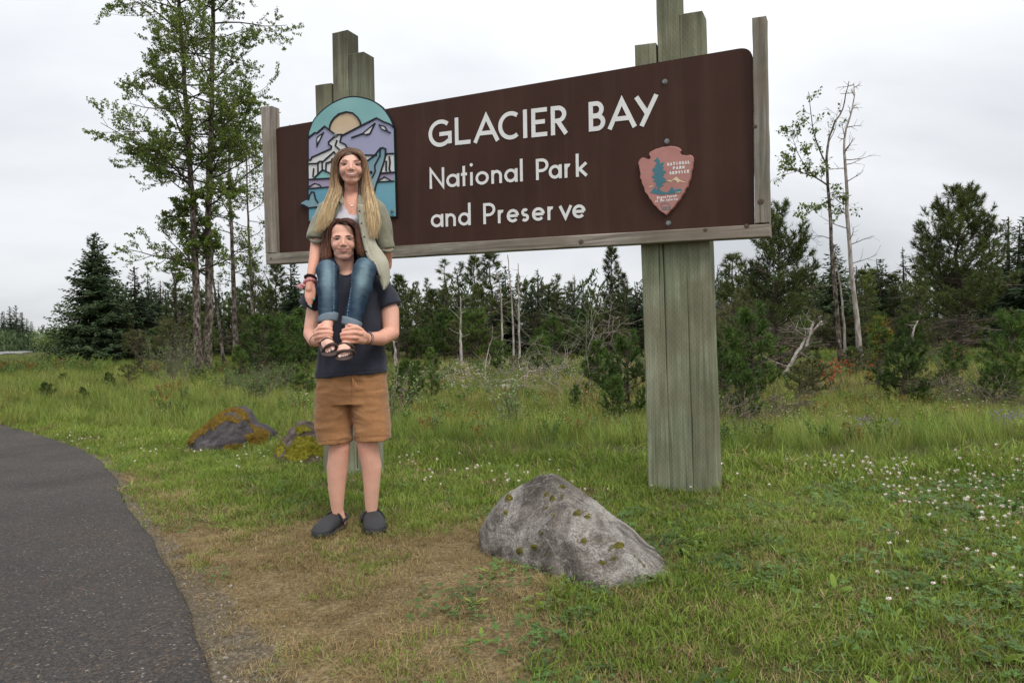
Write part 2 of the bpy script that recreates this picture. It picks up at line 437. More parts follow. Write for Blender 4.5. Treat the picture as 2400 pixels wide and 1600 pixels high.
def stroke(mb, pts, w, d0, d1, cap=True, col=None, closed=False):
    """ribbon of width w along pts in sign coordinates, with mitred corners, as a raised strip"""
    p = [np.array(q, float) for q in pts]
    q = [p[0]]
    for a in p[1:]:
        if np.linalg.norm(a-q[-1]) > 1e-5: q.append(a)
    p = q
    if closed and np.linalg.norm(p[0]-p[-1]) < 1e-4: p = p[:-1]
    if len(p) < 2: return
    n = len(p)
    if cap and not closed:
        u = p[0]-p[1]; p[0] = p[0]+u/np.linalg.norm(u)*w/2
        u = p[-1]-p[-2]; p[-1] = p[-1]+u/np.linalg.norm(u)*w/2
    Lf, Rt = [], []
    for i in range(n):
        a = p[i]-p[i-1] if (i > 0 or closed) else p[1]-p[0]
        b = p[(i+1) % n]-p[i] if (i < n-1 or closed) else p[-1]-p[-2]
        a = a/np.linalg.norm(a); b = b/np.linalg.norm(b)
        na = np.array([-a[1], a[0]]); nb = np.array([-b[1], b[0]])
        m = na+nb; lm = np.linalg.norm(m)
        m = na if lm < 1e-3 else m/lm
        k = 1/max(.42, m.dot(na))
        Lf.append(p[i]+m*w/2*k); Rt.append(p[i]-m*w/2*k)
    v = [tuple(S3(*x, d1)) for x in Lf]+[tuple(S3(*x, d1)) for x in Rt]+[tuple(S3(*x, d0)) for x in Lf]+[tuple(S3(*x, d0)) for x in Rt]
    f = []
    for i in range(n if closed else n-1):
        j = (i+1) % n
        f += [(i+n, j+n, j, i), (i, j, j+2*n, i+2*n), (j+n, i+n, i+3*n, j+3*n)]
    if not closed: f += [(0, 2*n, 3*n, n), (n-1, 2*n-1, 4*n-1, 3*n-1)]
    mb.add(v, f, col)

def arc(cx, cy, rx, ry, a0, a1, n=18):
    return [(cx+rx*math.cos(R(a0+(a1-a0)*i/n)), cy+ry*math.sin(R(a0+(a1-a0)*i/n))) for i in range(n+1)]
def bowl(x0, x1, y0, y1, k=.5):
    xm = x0+(x1-x0)*k
    return [(x0, y1), (xm, y1)]+arc(xm, (y0+y1)/2, x1-xm, (y1-y0)/2, 88, -88, 12)+[(xm, y0), (x0, y0)]
GL = {  # strokes in a unit box; ('o', pts) = no end caps; ('c', pts) = closed
 'G': [('o', arc(.53, .5, .53, .5, 47, 318, 26)), [(.56, .46), (1, .46), (1, .1)]],
 'L': [[(0, 1), (0, 0), (1, 0)]], 'A': [[(0, 0), (.5, 1), (1, 0)], ('o', [(.2, .3), (.8, .3)])],
 'C': [('o', arc(.62, .5, .62, .5, 52, 308, 26))], 'I': [[(.5, 0), (.5, 1)]],
 'E': [[(1, 1), (0, 1), (0, 0), (1, 0)], ('o', [(0, .52), (.98, .52)])],
 'R': [[(0, 0), (0, 1)], ('o', bowl(0, .95, .48, 1, .45)), [(.42, .46), (1, 0)]],
 'B': [[(0, 0), (0, 1)], ('o', bowl(0, .88, .52, 1, .5)), ('o', bowl(0, 1, 0, .5, .5))],
 'Y': [[(0, 1), (.46, .48)], [(1, 1), (.27, 0)]], 'N': [[(0, 0), (0, 1), (1, 0), (1, 1)]],
 'P': [[(0, 0), (0, 1)], ('o', bowl(0, 1, .42, 1, .45))], 'K': [[(0, 0), (0, 1)], [(1, 1), (.05, .45)], [(.3, .6), (1, 0)]],
 'S': [('o', arc(.5, .76, .42, .24, 30, 250, 12)+arc(.5, .26, .48, .26, 80, -160, 14))],
 'V': [[(0, 1), (.5, 0), (1, 1)]], 'T': [[(0, 1), (1, 1)], [(.5, 1), (.5, 0)]], 'O': [('c', arc(.5, .5, .5, .5, 0, 360, 24))],
 'D': [[(0, 0), (0, 1)], ('o', bowl(0, 1, 0, 1, .4))],
 'a': [('c', arc(.48, .5, .48, .5, 0, 360, 22)), [(1, 1), (1, 0)]],
 't': [[(.45, 2.0), (.45, 0)], [(-.1, 1), (1.1, 1)]], 'i': [[(.5, 1), (.5, 0)], 'dot'],
 'o': [('c', arc(.5, .5, .5, .5, 0, 360, 24))], 'n': [[(0, 1), (0, 0)], ('o', [(0, .55)]+arc(.5, .55, .5, .45, 180, 0, 14)), [(1, .56), (1, 0)]],
 'l': [[(.5, 3), (.5, 0)]], 'r': [[(0, 1), (0, 0)], ('o', [(0, .5)]+arc(.6, .5, .6, .5, 180, 70, 10))],
 'k': [[(0, 3), (0, 0)], [(.95, 1), (.05, .42)], [(.3, .55), (1, 0)]], 'd': [('c', arc(.48, .5, .48, .5, 0, 360, 22)), [(1, 3), (1, 0)]],
 'e': [('o', [(.03, .5), (1, .5)]), ('o', arc(.5, .5, .5, .5, 0, 318, 22))],
 's': [('o', arc(.5, .75, .42, .25, 35, 255, 12)+arc(.5, .25, .48, .25, 75, -145, 14))], 'v': [[(0, 1), (.5, 0), (1, 1)]],
 'p': [('c', arc(.5, .5, .5, .5, 0, 360, 18)), [(0, 1), (0, -.7)]], 'm': [[(0, 1), (0, 0)], ('o', arc(.25, .6, .25, .4, 180, 0, 8)), [(.5, .6), (.5, 0)], ('o', arc(.75, .6, .25, .4, 180, 0, 8)), [(1, .6), (1, 0)]],
 'f': [('o', arc(.8, 2.6, .45, .4, 90, 180, 6)), [(.35, 2.6), (.35, 0)], ('o', [(-.1, 1), (.9, 1)])], 'h': [[(0, 3), (0, 0)], ('o', [(0, .55)]+arc(.5, .55, .5, .45, 180, 0, 10)), [(1, .56), (1, 0)]],
}
def glyph(mb, ch, s0, s1, t0, xh, asc, w, d0, d1, shear=0, t1=None, col=None):
    """one letter between s0..s1; baseline t0 (t1 at the right end); xh = height of its box, asc = ascender height"""
    if t1 is None: t1 = t0
    iw = max(s1-s0-w, 1e-4); narrow = ch in 'Iil'
    def m(x, y):
        if narrow: sx = (s0+s1)/2
        else: sx = s0+w/2+x*iw
        if y >= 2.9: yy = asc-w/2
        elif y > 1.2: yy = xh*1.0+(asc-xh)*.62*(y-1) if ch == 't' else xh+(asc-xh)*(y-1.6)/1.4-w*.5
        elif y < -.2: yy = y*xh
        else: yy = w/2+y*(xh-w)
        return (sx, t0+(t1-t0)*(sx-s0)/max(s1-s0, 1e-4)+yy)
    for i, g in enumerate(GL[ch]):
        dd = d1+.0005*i
        if g == 'dot':
            c0 = m(.5, 1); r = w*.62; cc = (c0[0], t0+asc-r)
            prism(mb, [(cc[0]+r*math.cos(a*math.pi/8), cc[1]+r*math.sin(a*math.pi/8)) for a in range(16)], d0, dd, col); continue
        kind, pts = ('n', g) if isinstance(g, list) else g
        stroke(mb, [m(*q) for q in pts], w, d0, dd, cap=(kind == 'n'), closed=(kind == 'c'), col=col)

def quadslab(mb, q, df, db, bevel=.004):
    """timber whose front face has the four corners q (px, listed TL TR BR BL) on the plane df, going back to db"""
    L_ = [px2s(*p, df) for p in q]
    cx2 = sum(p[0] for p in L_)/4; cy2 = sum(p[1] for p in L_)/4
    def ins(p, k): return (p[0]+(k if p[0] < cx2 else -k), p[1]+(k if p[1] < cy2 else -k))
    n = 4
    A0 = [ins(p, bevel) for p in L_]
    # long sides cut into pieces so the edge can wander a little
    def ringpts(P4, d):
        TL, TR, BR, BL = [np.array(p) for p in P4]; o = []
        ns = 14
        hor = np.linalg.norm(TR-TL) > np.linalg.norm(BL-TL)
        def seg(a, b, k): return [a+(b-a)*i/k for i in range(k)]
        o = seg(TL, TR, ns if hor else 3)+seg(TR, BR, 3 if hor else ns)+seg(BR, BL, ns if hor else 3)+seg(BL, TL, 3 if hor else ns)
        rng = np.random.RandomState(int(abs(cx2*997+cy2*131)) % 10000)
        return [(q_[0]+j[0], q_[1]+j[1], d) for q_, j in zip(o, rng.uniform(-.0016, .0016, (len(o), 2)))]
    rings = [ringpts(A0, df), ringpts(L_, df-bevel), ringpts(L_, db)]
    k = len(rings[0]); v = [tuple(S3(*q_)) for r_ in rings for q_ in r_]
    f = [(i+j*k, i+(j+1)*k, (i+1) % k+(j+1)*k, (i+1) % k+j*k) for j in range(2) for i in range(k)]
    mb.add(v, f)
    b0 = mb.n-3*k
    c0 = tuple(S3(cx2, cy2, df)); mb.add([c0], np.zeros((0, 3), int)); ci = mb.n-1
    mb.f.append(np.array([[ci, b0+i, b0+(i+1) % k] for i in range(k)]))
    c0 = tuple(S3(cx2, cy2, db)); mb.add([c0], np.zeros((0, 3), int)); ci = mb.n-1
    mb.f.append(np.array([[ci, b0+2*k+(i+1) % k, b0+2*k+i] for i in range(k)]))

def wood_mat(name, stops, dark, incise=False, along='z', streak=26):
    m, t, b = new_mat(name)
    st = {'z': (streak, streak, 1.1), 's': (1.3, 1.3, streak)}[along]
    v = coord(t, 'Object', st)
    f = tex_noise(t, v, 1.0, 7, .68, .6)
    oi = t.nodes.new('ShaderNodeObjectInfo')
    v0 = coord(t)
    c = ramp(t, f, stops)
    pat = tex_noise(t, v0, 2.2, 5, .6)
    c = mixc(t, ramp(t, pat, [(.42, (0, 0, 0)), (.62, (.75, .75, .75))]), c, dark)
    crk = ramp(t, tex_noise(t, coord(t, 'Object', (60, 60, .8) if along == 'z' else (.8, .8, 60)), 1.0, 3, .6), [(.30, (1, 1, 1)), (.36, (0, 0, 0))])
    c = mixc(t, mth('MULTIPLY', crk, .75, nt=t), c, (.012, .010, .008))
    c = mixc(t, 1.0, c, ramp(t, oi.outputs['Random'], [(0, (.84, .87, .82)), (1, (1.1, 1.08, 1.05))]), 'MULTIPLY')
    c = mixc(t, 1.0, c, ramp(t, tex_noise(t, v0, 1.3, 4, .7), [(.3, (.72, .76, .68)), (.5, (1, 1, .97)), (.7, (1.25, 1.2, 1.22))]), 'MULTIPLY')
    if along == 'z':
        # black weathering that runs down from the cut tops, soil splash at the foot
        sp = t.nodes.new('ShaderNodeSeparateXYZ'); t.links.new(v0, sp.inputs[0])
        top = t.nodes.new('ShaderNodeMapRange'); t.links.new(mth('ADD', sp.outputs[2], mth('MULTIPLY', tex_noise(t, coord(t, 'Object', (14, 14, .7)), 1, 4), 1.5, nt=t), nt=t), top.inputs[0])
        top.inputs[1].default_value = 3.75; top.inputs[2].default_value = 4.3
        c = mixc(t, mth('MULTIPLY', top.outputs[0], .7, nt=t), c, (.022, .021, .016))
    h = f
    if incise:
        vv = coord(t, 'Object'); sx = t.nodes.new('ShaderNodeVectorMath'); sx.operation = 'DOT_PRODUCT'
        t.links.new(vv, sx.inputs[0]); sx.inputs[1].default_value = tuple(eS)
        sp = t.nodes.new('ShaderNodeSeparateXYZ'); t.links.new(vv, sp.inputs[0])
        col_ = mth('MULTIPLY', sx.outputs['Value'], 62, nt=t); rowi = mth('FLOOR', col_, nt=t)
        row = mth('ADD', mth('MULTIPLY', sp.outputs[2], 26, nt=t), mth('MULTIPLY', rowi, .5, nt=t), nt=t)
        a = mth('LESS_THAN', mth('ABSOLUTE', mth('SUBTRACT', mth('FRACT', col_, nt=t), .5, nt=t), nt=t), .12, nt=t)
        q = mth('LESS_THAN', mth('ABSOLUTE', mth('SUBTRACT', mth('FRACT', row, nt=t), .5, nt=t), nt=t), .24, nt=t)
        gn = t.nodes.new('ShaderNodeNewGeometry'); dt = t.nodes.new('ShaderNodeVectorMath'); dt.operation = 'DOT_PRODUCT'; t.links.new(gn.outputs['True Normal'], dt.inputs[0]); dt.inputs[1].default_value = tuple(SN)
        dsh = mth('MULTIPLY', mth('MULTIPLY', a, q, nt=t), mth('GREATER_THAN', dt.outputs['Value'], .8, nt=t), nt=t)
        c = mixc(t, mth('MULTIPLY', dsh, .26, nt=t), c, (.03, .035, .022))
    t.links.new(c, b.inputs['Base Color']); b.inputs['Roughness'].default_value = .88; b.inputs['Specular IOR Level'].default_value = .2
    bump(t, b, h, .55, .006)
    return m
m_timber = wood_mat('green_timber', [(.28, srgb(92, 94, 78)), (.5, srgb(134, 138, 118)), (.7, srgb(166, 168, 150))], srgb(116, 110, 94), True)
m_rail = wood_mat('grey_rail', [(.26, srgb(84, 78, 74)), (.48, srgb(136, 128, 122)), (.7, srgb(178, 170, 162))], srgb(128, 116, 106), False, 's')
m_rail_v = wood_mat('grey_upright', [(.26, srgb(88, 82, 78)), (.48, srgb(138, 131, 125)), (.7, srgb(176, 168, 160))], srgb(126, 114, 104), False, 'z')
# brown board paint: flat, faintly stained
m_brown, t, b = new_mat('brown_paint')
v = coord(t)
c = ramp(t, tex_noise(t, v, 1.6, 6, .6), [(.3, srgb(62, 42, 35)), (.6, srgb(70, 48, 41)), (.8, srgb(77, 56, 48))])
c = mixc(t, ramp(t, tex_noise(t, coord(t, 'Object', (9, 9, .6)), 1, 5, .6), [(.5, (0, 0, 0)), (.8, (.35, .35, .35))]), c, srgb(92, 72, 64))
spk = ramp(t, tex_noise(t, v, 90, 2, .5), [(.78, (0, 0, 0)), (.82, (.5, .5, .5))])
c = mixc(t, spk, c, srgb(130, 116, 108))
t.links.new(c, b.inputs['Base Color']); b.inputs['Roughness'].default_value = .7; b.inputs['Specular IOR Level'].default_value = .12
bump(t, b, tex_noise(t, v, 60, 3), .08, .004)
def paint(name, col, var=.06, rough=.6):
    lo = tuple(x*(1-var) for x in col); hi = tuple(min(1, x*(1+var)) for x in col)
    return pmat(name, [(.3, lo), (.7, hi)], 6, 5, rough, .05, .002, spec=.3)
m_white = paint('white_letter_paint', srgb(226, 226, 224), .05)

sign = empty('park_sign', tuple(foot(1200, 5.0)))
tag(sign, 'big brown wooden park entrance sign reading GLACIER BAY on two stepped timber posts', 'sign')
bpy.context.view_layer.update()
def zpx(z, x0, y0, k): return lambda *p: (x0+p[0]/k, y0+p[1]/k)
Z5 = zpx(0, 960, 180, 3.459); Z6 = zpx(0, 1440, 320, 7.13); ZE = zpx(0, 700, 220, 7.842); ZA = zpx(0, 640, 320, 4.3556)
# timbers (front faces on the plane behind the board)
for q in ([(1485.8, 106), (1537, 99), (1573, 1175), (1520, 1175)], [(1535, -60), (1590, -66), (1626, 1175), (1570.4, 1175)],
          [(1590, 34), (1646, 25), (1684, 1175), (1625, 1175)],
          [(737, 200), (776.4, 194), (797, 1150), (758, 1150)], [(776.4, 78), (814.4, 70), (837.5, 1150), (797, 1150)], [(814.4, 128), (852, 121), (877, 1150), (837.5, 1150)]):
    mb = MB(); q = [(q[0][0]+1.0, q[0][1]), (q[1][0]-1.0, q[1][1]), (q[2][0]-1.0, q[2][1]), (q[3][0]+1.0, q[3][1])]
    quadslab(mb, q, -.030, -.17, .006); mb.build('timber', m_timber, sign)
# the board: rounded top corners
def rounded_board():
    TL, TR, BR, BL = [np.array(px2s(*p)) for p in ((642, 300.5), (1764, 108.5), (1767, 527), (648, 595))]
    r = .085; o = [tuple(BL), tuple(BR)]
    for a, b_, c2 in ((BR, TR, TL), (TR, TL, BL)):
        u = (a-b_)/np.linalg.norm(a-b_); w = (c2-b_)/np.linalg.norm(c2-b_)
        for k in range(9):
            th = k/8; p = (b_+u*r)*(1-th)**2+b_*2*th*(1-th)+(b_+w*r)*th**2; o.append(tuple(p))
    return o
mb = MB(); prism(mb, rounded_board(), -.028, 0); board = mb.build('sign_board', m_brown, sign)
# letters
def row(spec, base, d=(0, .0035), xh=None, asc=None, w=.03, z=Z5, parent=None, mat=None, name='letter', one=False):
    mb = MB()
    for ch, xl, xr in spec:
        yb0 = base(xl); yb1 = base(xr)
        s0, t0 = px2s(*z(xl, yb0)); s1, t1 = px2s(*z(xr, yb1))
        xm = (xl+xr)/2; yb = base(xm)
        h_x = px2s(*z(xm, yb-xh(xm)))[1]-px2s(*z(xm, yb))[1]
        h_a = px2s(*z(xm, yb-asc(xm)))[1]-px2s(*z(xm, yb))[1]
        up = ch.isupper()
        if ch in 'ItT' and ch == 't': pass
        glyph(mb, ch, s0, s1, t0, h_a*(.93 if up and xh(xm) != asc(xm) else 1) if up else h_x, h_a, w, d[0], d[1], t1=t1)
        if not one: mb.build(name, mat, parent); mb = MB()
    if one: return mb.build(name, mat, parent)
k5 = 4.2/1600/3.459
row([('G', 157, 343), ('L', 370, 495), ('A', 524, 724), ('C', 722, 890), ('I', 918, 960), ('E', 990, 1117), ('R', 1148, 1278), ('B', 1455, 1588), ('A', 1612, 1837), ('Y', 1833, 2015)],
    lambda x: 576-.1003*(x-200)+(-3 if x > 300 else 0), xh=lambda x: 219+.0165*(x-200), asc=lambda x: 219+.0165*(x-200), w=.0305, parent=board, mat=m_white)
row([('N', 165, 283), ('a', 300, 405), ('t', 422, 465), ('i', 487, 520), ('o', 537, 643), ('n', 665, 750), ('a', 770, 877), ('l', 896, 920),
     ('P', 1027, 1128), ('a', 1130, 1235), ('r', 1258, 1320), ('k', 1350, 1440)],
    lambda x: 910-.0818*(x-168), xh=lambda x: 106+.006*(x-168), asc=lambda x: 178+.008*(x-168), w=.0208, parent=board, mat=m_white)
row([('a', 175, 275), ('n', 294, 376), ('d', 397, 497), ('P', 600, 697), ('r', 718, 778), ('e', 790, 888), ('s', 905, 970), ('e', 995, 1097), ('r', 1120, 1182), ('v', 1215, 1317), ('e', 1322, 1428)],
    lambda x: 1223-.063*(x-175), xh=lambda x: 104+.006*(x-175), asc=lambda x: 180+.006*(x-175), w=.0208, parent=board, mat=m_white)
# rails of grey wood
for q, m_ in (([(611, 250), (636, 248), (647, 592.6), (621.5, 594)], m_rail_v), ([(1763, 41), (1795, 37), (1803, 521.6), (1769, 523.6)], m_rail_v),
              ([(622, 594.6), (1805, 524), (1805.5, 554), (623, 620)], m_rail)):
    mb = MB(); quadslab(mb, q, .045, -.045 if m_ is m_rail_v else -.027, .005); mb.build('frame_rail', m_, sign)
# knots on the rails
m_knot = pmat('wood_knot', [(.3, srgb(70, 58, 50)), (.7, srgb(112, 98, 88))], 120, 3, .9, .6, .003)
for (kx, ky, r_) in ((1362, 567, 7), (1783, 473, 7.5), (1653, 539, 5), (1770, 297, 5), (635, 606, 4), (1750, 530, 6)):
    s_, t_ = px2s(kx, ky, .045); mb = MB(); r = r_*.0026
    for k, (rr, dd) in enumerate(((1, .0), (.62, .002), (.3, .003))):
        prism(mb, [(s_+r*rr*math.cos(a*math.pi/7), t_+r*rr*.9*math.sin(a*math.pi/7)) for a in range(14)], .044, .0462+dd)
    mb.build('knot', m_knot, sign)
# bolts
m_bolt = pmat('galvanised_bolt', [(.3, srgb(96, 104, 104)), (.7, srgb(142, 150, 148))], 60, 3, .5, .2, .002, spec=.5)
for bx, by in ((1558.4, 192), (1563.3, 331.5), (1567, 523), (786, 317.8), (918, 495)):
    dd = .034 if bx < 1000 else .0
    s_, t_ = px2s(bx, by, dd); mb = MB()
    for r, e0, e1, nn in ((.0165, dd-.002, dd+.004, 20), (.0105, dd+.002, dd+.013, 6)):
        if bx < 1000: r *= .85
        prism(mb, [(s_+r*math.cos(a*2*math.pi/nn), t_+r*math.sin(a*2*math.pi/nn)) for a in range(nn)], e0, e1)
    mb.build('bolt', m_bolt, sign)

# ---- arched emblem
em = empty('arched_emblem', tuple(S3(*px2s(826, 420), .01))); em.parent = sign; em.matrix_parent_inverse = sign.matrix_basis.inverted()
tag(em, 'arched painted emblem of sun, mountains, glacier and whale at the left of the board')
DB = .020
m_ink = paint('black_ink', srgb(24, 27, 36), .1); m_teal = pmat('teal_sky', [(.3, srgb(118, 168, 168)), (.7, srgb(146, 190, 188))], 1.6, 2, .55, .03, .002)
m_lav = paint('lavender_paint', srgb(160, 160, 188), .03); m_ice = paint('ice_white_paint', srgb(214, 214, 212), .03)
m_sun = pmat('sun_paint', [(.3, srgb(196, 166, 118)), (.7, srgb(208, 190, 168))], 2.5, 2, .6, .03, .002); m_aqua = paint('aqua_paint', srgb(130, 180, 176), .04)
m_mauve = paint('mauve_paint', srgb(160, 148, 172), .03); m_water = pmat('water_paint', [(.3, srgb(94, 150, 170)), (.7, srgb(112, 164, 180))], 2, 2, .55, .03, .002)
m_whale = pmat('whale_paint', [(.3, srgb(112, 148, 160)), (.7, srgb(140, 164, 172))], 4, 2, .6, .03, .002)
arch = [ZE(185, 800), ZE(190, 735), ZE(280, 500), ZE(425, 335), ZE(600, 200), ZE(800, 105), ZE(960, 70), ZE(1100, 74), ZE(1270, 112), ZE(1400, 170), ZE(1550, 285), ZE(1680, 480), ZE(1742, 640)]
arch = [tuple(p[:2]) for p in cr([(a, b_, 0) for a, b_ in arch], 40)]
lay = [DB]
def poly(name, pts, mat, up=.0006, parent=em, back=None):
    lay[0] += up; mb = MB(); prism(mb, [px2s(*p, DB) for p in pts], back if back is not None else DB-.001, lay[0]); return mb.build(name, mat, parent)
outer = [ZA(368, 862)]+arch+[ZA(1252, 812)]
cxp, cyp = 826, 400
grow_ = lambda p, k: (p[0]+(p[0]-cxp)*k, p[1]+(p[1]-cyp)*k)
poly('backing_board', [grow_(p, .020) for p in outer], m_ink, 0, back=.001)
poly('whale_tail_board', [ZA(*p) for p in ((272, 688), (330, 640), (368, 636), (372, 560), (430, 555), (520, 700), (450, 745), (368, 745), (315, 712))], m_ink, .0002, back=.001)
poly('sky_field', outer, m_teal)
poly('sun_disc', [ZE(*p) for p in ((572, 670), (590, 570), (650, 460), (750, 375), (880, 335), (990, 352), (1080, 425), (1135, 510), (1152, 590), (820, 760), (690, 755))], m_sun)
poly('mountain', [ZE(*p) for p in ((183, 822), (300, 722), (350, 722), (485, 600), (560, 660), (670, 770), (560, 890), (560, 930), (618, 975), (605, 1015), (250, 1172), (235, 1215), (185, 1222))], m_lav)
poly('mountain', [ZE(*p) for p in ((820, 765), (1150, 590), (1440, 450), (1560, 515), (1725, 600), (1742, 1100), (1440, 1130), (1230, 1135), (1150, 1080), (900, 1000), (860, 940), (765, 890), (800, 770))], m_lav)
poly('glacier', [ZE(690, 770), ZE(800, 760), ZE(770, 890), ZE(860, 935), ZE(900, 1000), ZE(1150, 1085), ZE(1230, 1135), ZE(1440, 1132), ZE(1742, 1105), ZA(1235, 370), ZA(900, 400), ZA(370, 442), ZE(187, 1225), ZE(235, 1212), ZE(250, 1172), ZE(605, 1018), ZE(620, 978), ZE(560, 932), ZE(560, 890)], m_ice)
poly('far_shore', [ZA(*p) for p in ((370, 446), (1235, 372), (1235, 470), (370, 535))], m_mauve)
poly('bay_triangle', [ZA(*p) for p in ((420, 432), (515, 348), (600, 384), (640, 420))], m_aqua)
poly('water_field', [ZA(369, 532), ZA(1236, 462), ZA(1242, 803), ZA(372, 850)], m_water)
for q in (((375, 515), (432, 482), (490, 515)), ((1080, 460), (1145, 415), (1200, 452))):
    poly('ice_floe', [ZA(*p) for p in q], m_ice)
poly('whale', [ZA(*p) for p in ((946, 268), (1040, 200), (1100, 122), (1128, 116), (1152, 128), (1158, 180), (1140, 260), (1085, 420), (1070, 480), (1040, 575), (960, 600), (900, 560), (900, 380))], m_whale)
poly('whale_tail', [ZA(*p) for p in ((285, 686), (340, 652), (378, 652), (382, 600), (400, 568), (425, 572), (440, 640), (470, 668), (520, 705), (440, 722), (372, 728), (322, 700))], m_whale)
for q in (((350, 815), (432, 765), (362, 905)), ((1190, 735), (1400, 580), (1320, 735), (1245, 755)), ((1505, 585), (1590, 615), (1640, 685), (1540, 650))):
    poly('snow_patch', [ZE(*p) for p in q], m_ice)
lines = MB()
def ink(conv, pts, w=.0115, closed=False, n=None):
    pts = [conv(*p) for p in pts]
    stroke(lines, [px2s(*p, DB) for p in pts], w, DB-.001, lay[0]+.0012+.00006*len(lines.v), closed=closed, cap=True)
ink(ZE, [(572, 670), (580, 600), (610, 520), (660, 450), (750, 375), (880, 338), (1000, 358), (1090, 440), (1142, 530), (1150, 590)])
ink(ZE, [(183, 815), (300, 722), (350, 722), (485, 602), (570, 668), (690, 760), (800, 752)])
ink(ZE, [(820, 765), (1150, 595), (1440, 450), (1560, 515), (1690, 565), (1742, 610)])
ink(ZE, [(690, 770), (560, 890), (558, 930), (615, 970), (608, 1012), (250, 1172), (235, 1215), (185, 1225)])
ink(ZE, [(803, 755), (768, 890), (865, 935), (905, 1000), (1090, 1060), (1150, 1085), (1200, 1130), (1440, 1134)]); ink(ZE, [(1600, 1110), (1742, 1102)])
ink(ZE, [(185, 1290), (345, 1285), (400, 1245), (460, 1248), (660, 1070), (700, 1140)]); ink(ZE, [(712, 865), (683, 960), (790, 1060)])
ink(ZE, [(185, 735), (183, 815), (185, 1225)], .006)
for q in (((365, 1290), (365, 1480)), ((440, 1260), (445, 1400)), ((287, 1385), (275, 1520)), ((600, 1250), (515, 1280), (510, 1410)), ((690, 1170), (620, 1210), (625, 1330), (640, 1365)),
          ((300, 1545), (450, 1400), (590, 1465)), ((1620, 1250), (1618, 1415)), ((1675, 1170), (1690, 1250), (1675, 1390), (1700, 1440))): ink(ZE, q)
ink(ZE, [(350, 812), (462, 722), (345, 970), (350, 815)], .009); ink(ZE, [(1410, 552), (1320, 738), (1245, 758), (1190, 735)], .009); ink(ZE, [(1410, 552), (1190, 735), (985, 808)], .009)
ink(ZE, [(1490, 575), (1540, 655), (1690, 718)], .009); ink(ZE, [(1490, 578), (1590, 605), (1640, 690)], .009)
ink(ZA, [(369, 440), (605, 428)]); ink(ZA, [(369, 535), (600, 515)], .009); ink(ZA, [(372, 515), (432, 482), (480, 495), (495, 518)], .009)
ink(ZA, [(1100, 378), (1236, 368)]); ink(ZA, [(1080, 466), (1236, 457)], .009); ink(ZA, [(1080, 455), (1145, 415), (1205, 450)], .009)
ink(ZA, [(946, 268), (1040, 200), (1100, 124), (1128, 118), (1152, 128), (1157, 180), (1140, 260), (1088, 415), (1060, 490), (1040, 575)])
ink(ZA, [(1102, 125), (1098, 200), (1045, 300), (1050, 360), (1020, 420)])
ink(ZA, [(372, 640), (382, 600), (400, 568), (425, 572), (440, 640), (465, 675)]); ink(ZA, [(285, 690), (322, 702), (372, 730), (450, 722)])
s_, t_ = px2s(*ZA(1010, 369), DB); prism(lines, [(s_+.012*math.cos(a*.6), t_+.012*math.sin(a*.6)) for a in range(10)], DB, lay[0]+.006)
tag(lines.build('black_outline', m_ink, em), kind='stuff')

# ---- arrowhead badge
ah = empty('arrowhead_badge', tuple(S3(*px2s(1563, 425), .01))); ah.parent = sign; ah.matrix_parent_inverse = sign.matrix_basis.inverted()
tag(ah, 'brick pink arrowhead badge with a tree, peak and bison at the right of the board')
out_ = [(950, 172), (1020, 178), (1080, 195), (1112, 215), (1135, 245), (1112, 272), (1115, 290), (1125, 318), (1165, 322), (1210, 330), (1250, 322), (1285, 320), (1312, 335), (1330, 355), (1332, 420), (1322, 480), (1318, 545), (1298, 600), (1290, 660),
        (1282, 720), (1255, 780), (1238, 850), (1200, 900), (1182, 950), (1140, 1010), (1105, 1075), (1055, 1130), (1010, 1195), (950, 1250), (915, 1295), (880, 1325), (840, 1295), (795, 1270), (745, 1225), (715, 1185), (672, 1150), (640, 1095), (600, 1050), (570, 990),
        (525, 940), (505, 860), (475, 800), (465, 740), (440, 700), (448, 640), (435, 570), (422, 500), (410, 455), (430, 405), (455, 380), (485, 362), (520, 368), (560, 385), (590, 390), (612, 378), (618, 350), (600, 325), (592, 300), (610, 270), (650, 250), (700, 222), (755, 210), (810, 190), (880, 182)]
m_pink = pmat('pink_brick_paint', [(.3, srgb(168, 118, 110)), (.7, srgb(184, 132, 124))], 8, 5, .65, .1, .003)
m_pink_d = paint('badge_edge', srgb(112, 66, 60), .1)
c0 = (880, 700); base = [px2s(*Z6(*p)) for p in out_]
inn = [px2s(*Z6(c0[0]+(p[0]-c0[0])*.972, c0[1]+(p[1]-c0[1])*.976)) for p in out_]
mb = MB(); n = len(base)
for (ra, da), (rb, db_) in (((base, .001), (base, .018)), ((base, .018), (inn, .026))):
    mb.add([tuple(S3(*p, da)) for p in ra]+[tuple(S3(*p, db_)) for p in rb], [(i, (i+1) % n, (i+1) % n+n, i+n)[::-1] for i in range(n)])
prism(mb, inn, .001, .0262); mb.build('badge_plate', m_pink, ah)
m_tree = paint('badge_blue_green', srgb(72, 118, 130), .1); m_cream = paint('badge_cream', srgb(214, 198, 164), .05)
def bp(name, pts, mat, d=.0275):
    mb = MB(); prism(mb, [px2s(*Z6(*p), .026) for p in pts], .0255, d); mb.build(name, mat, ah)
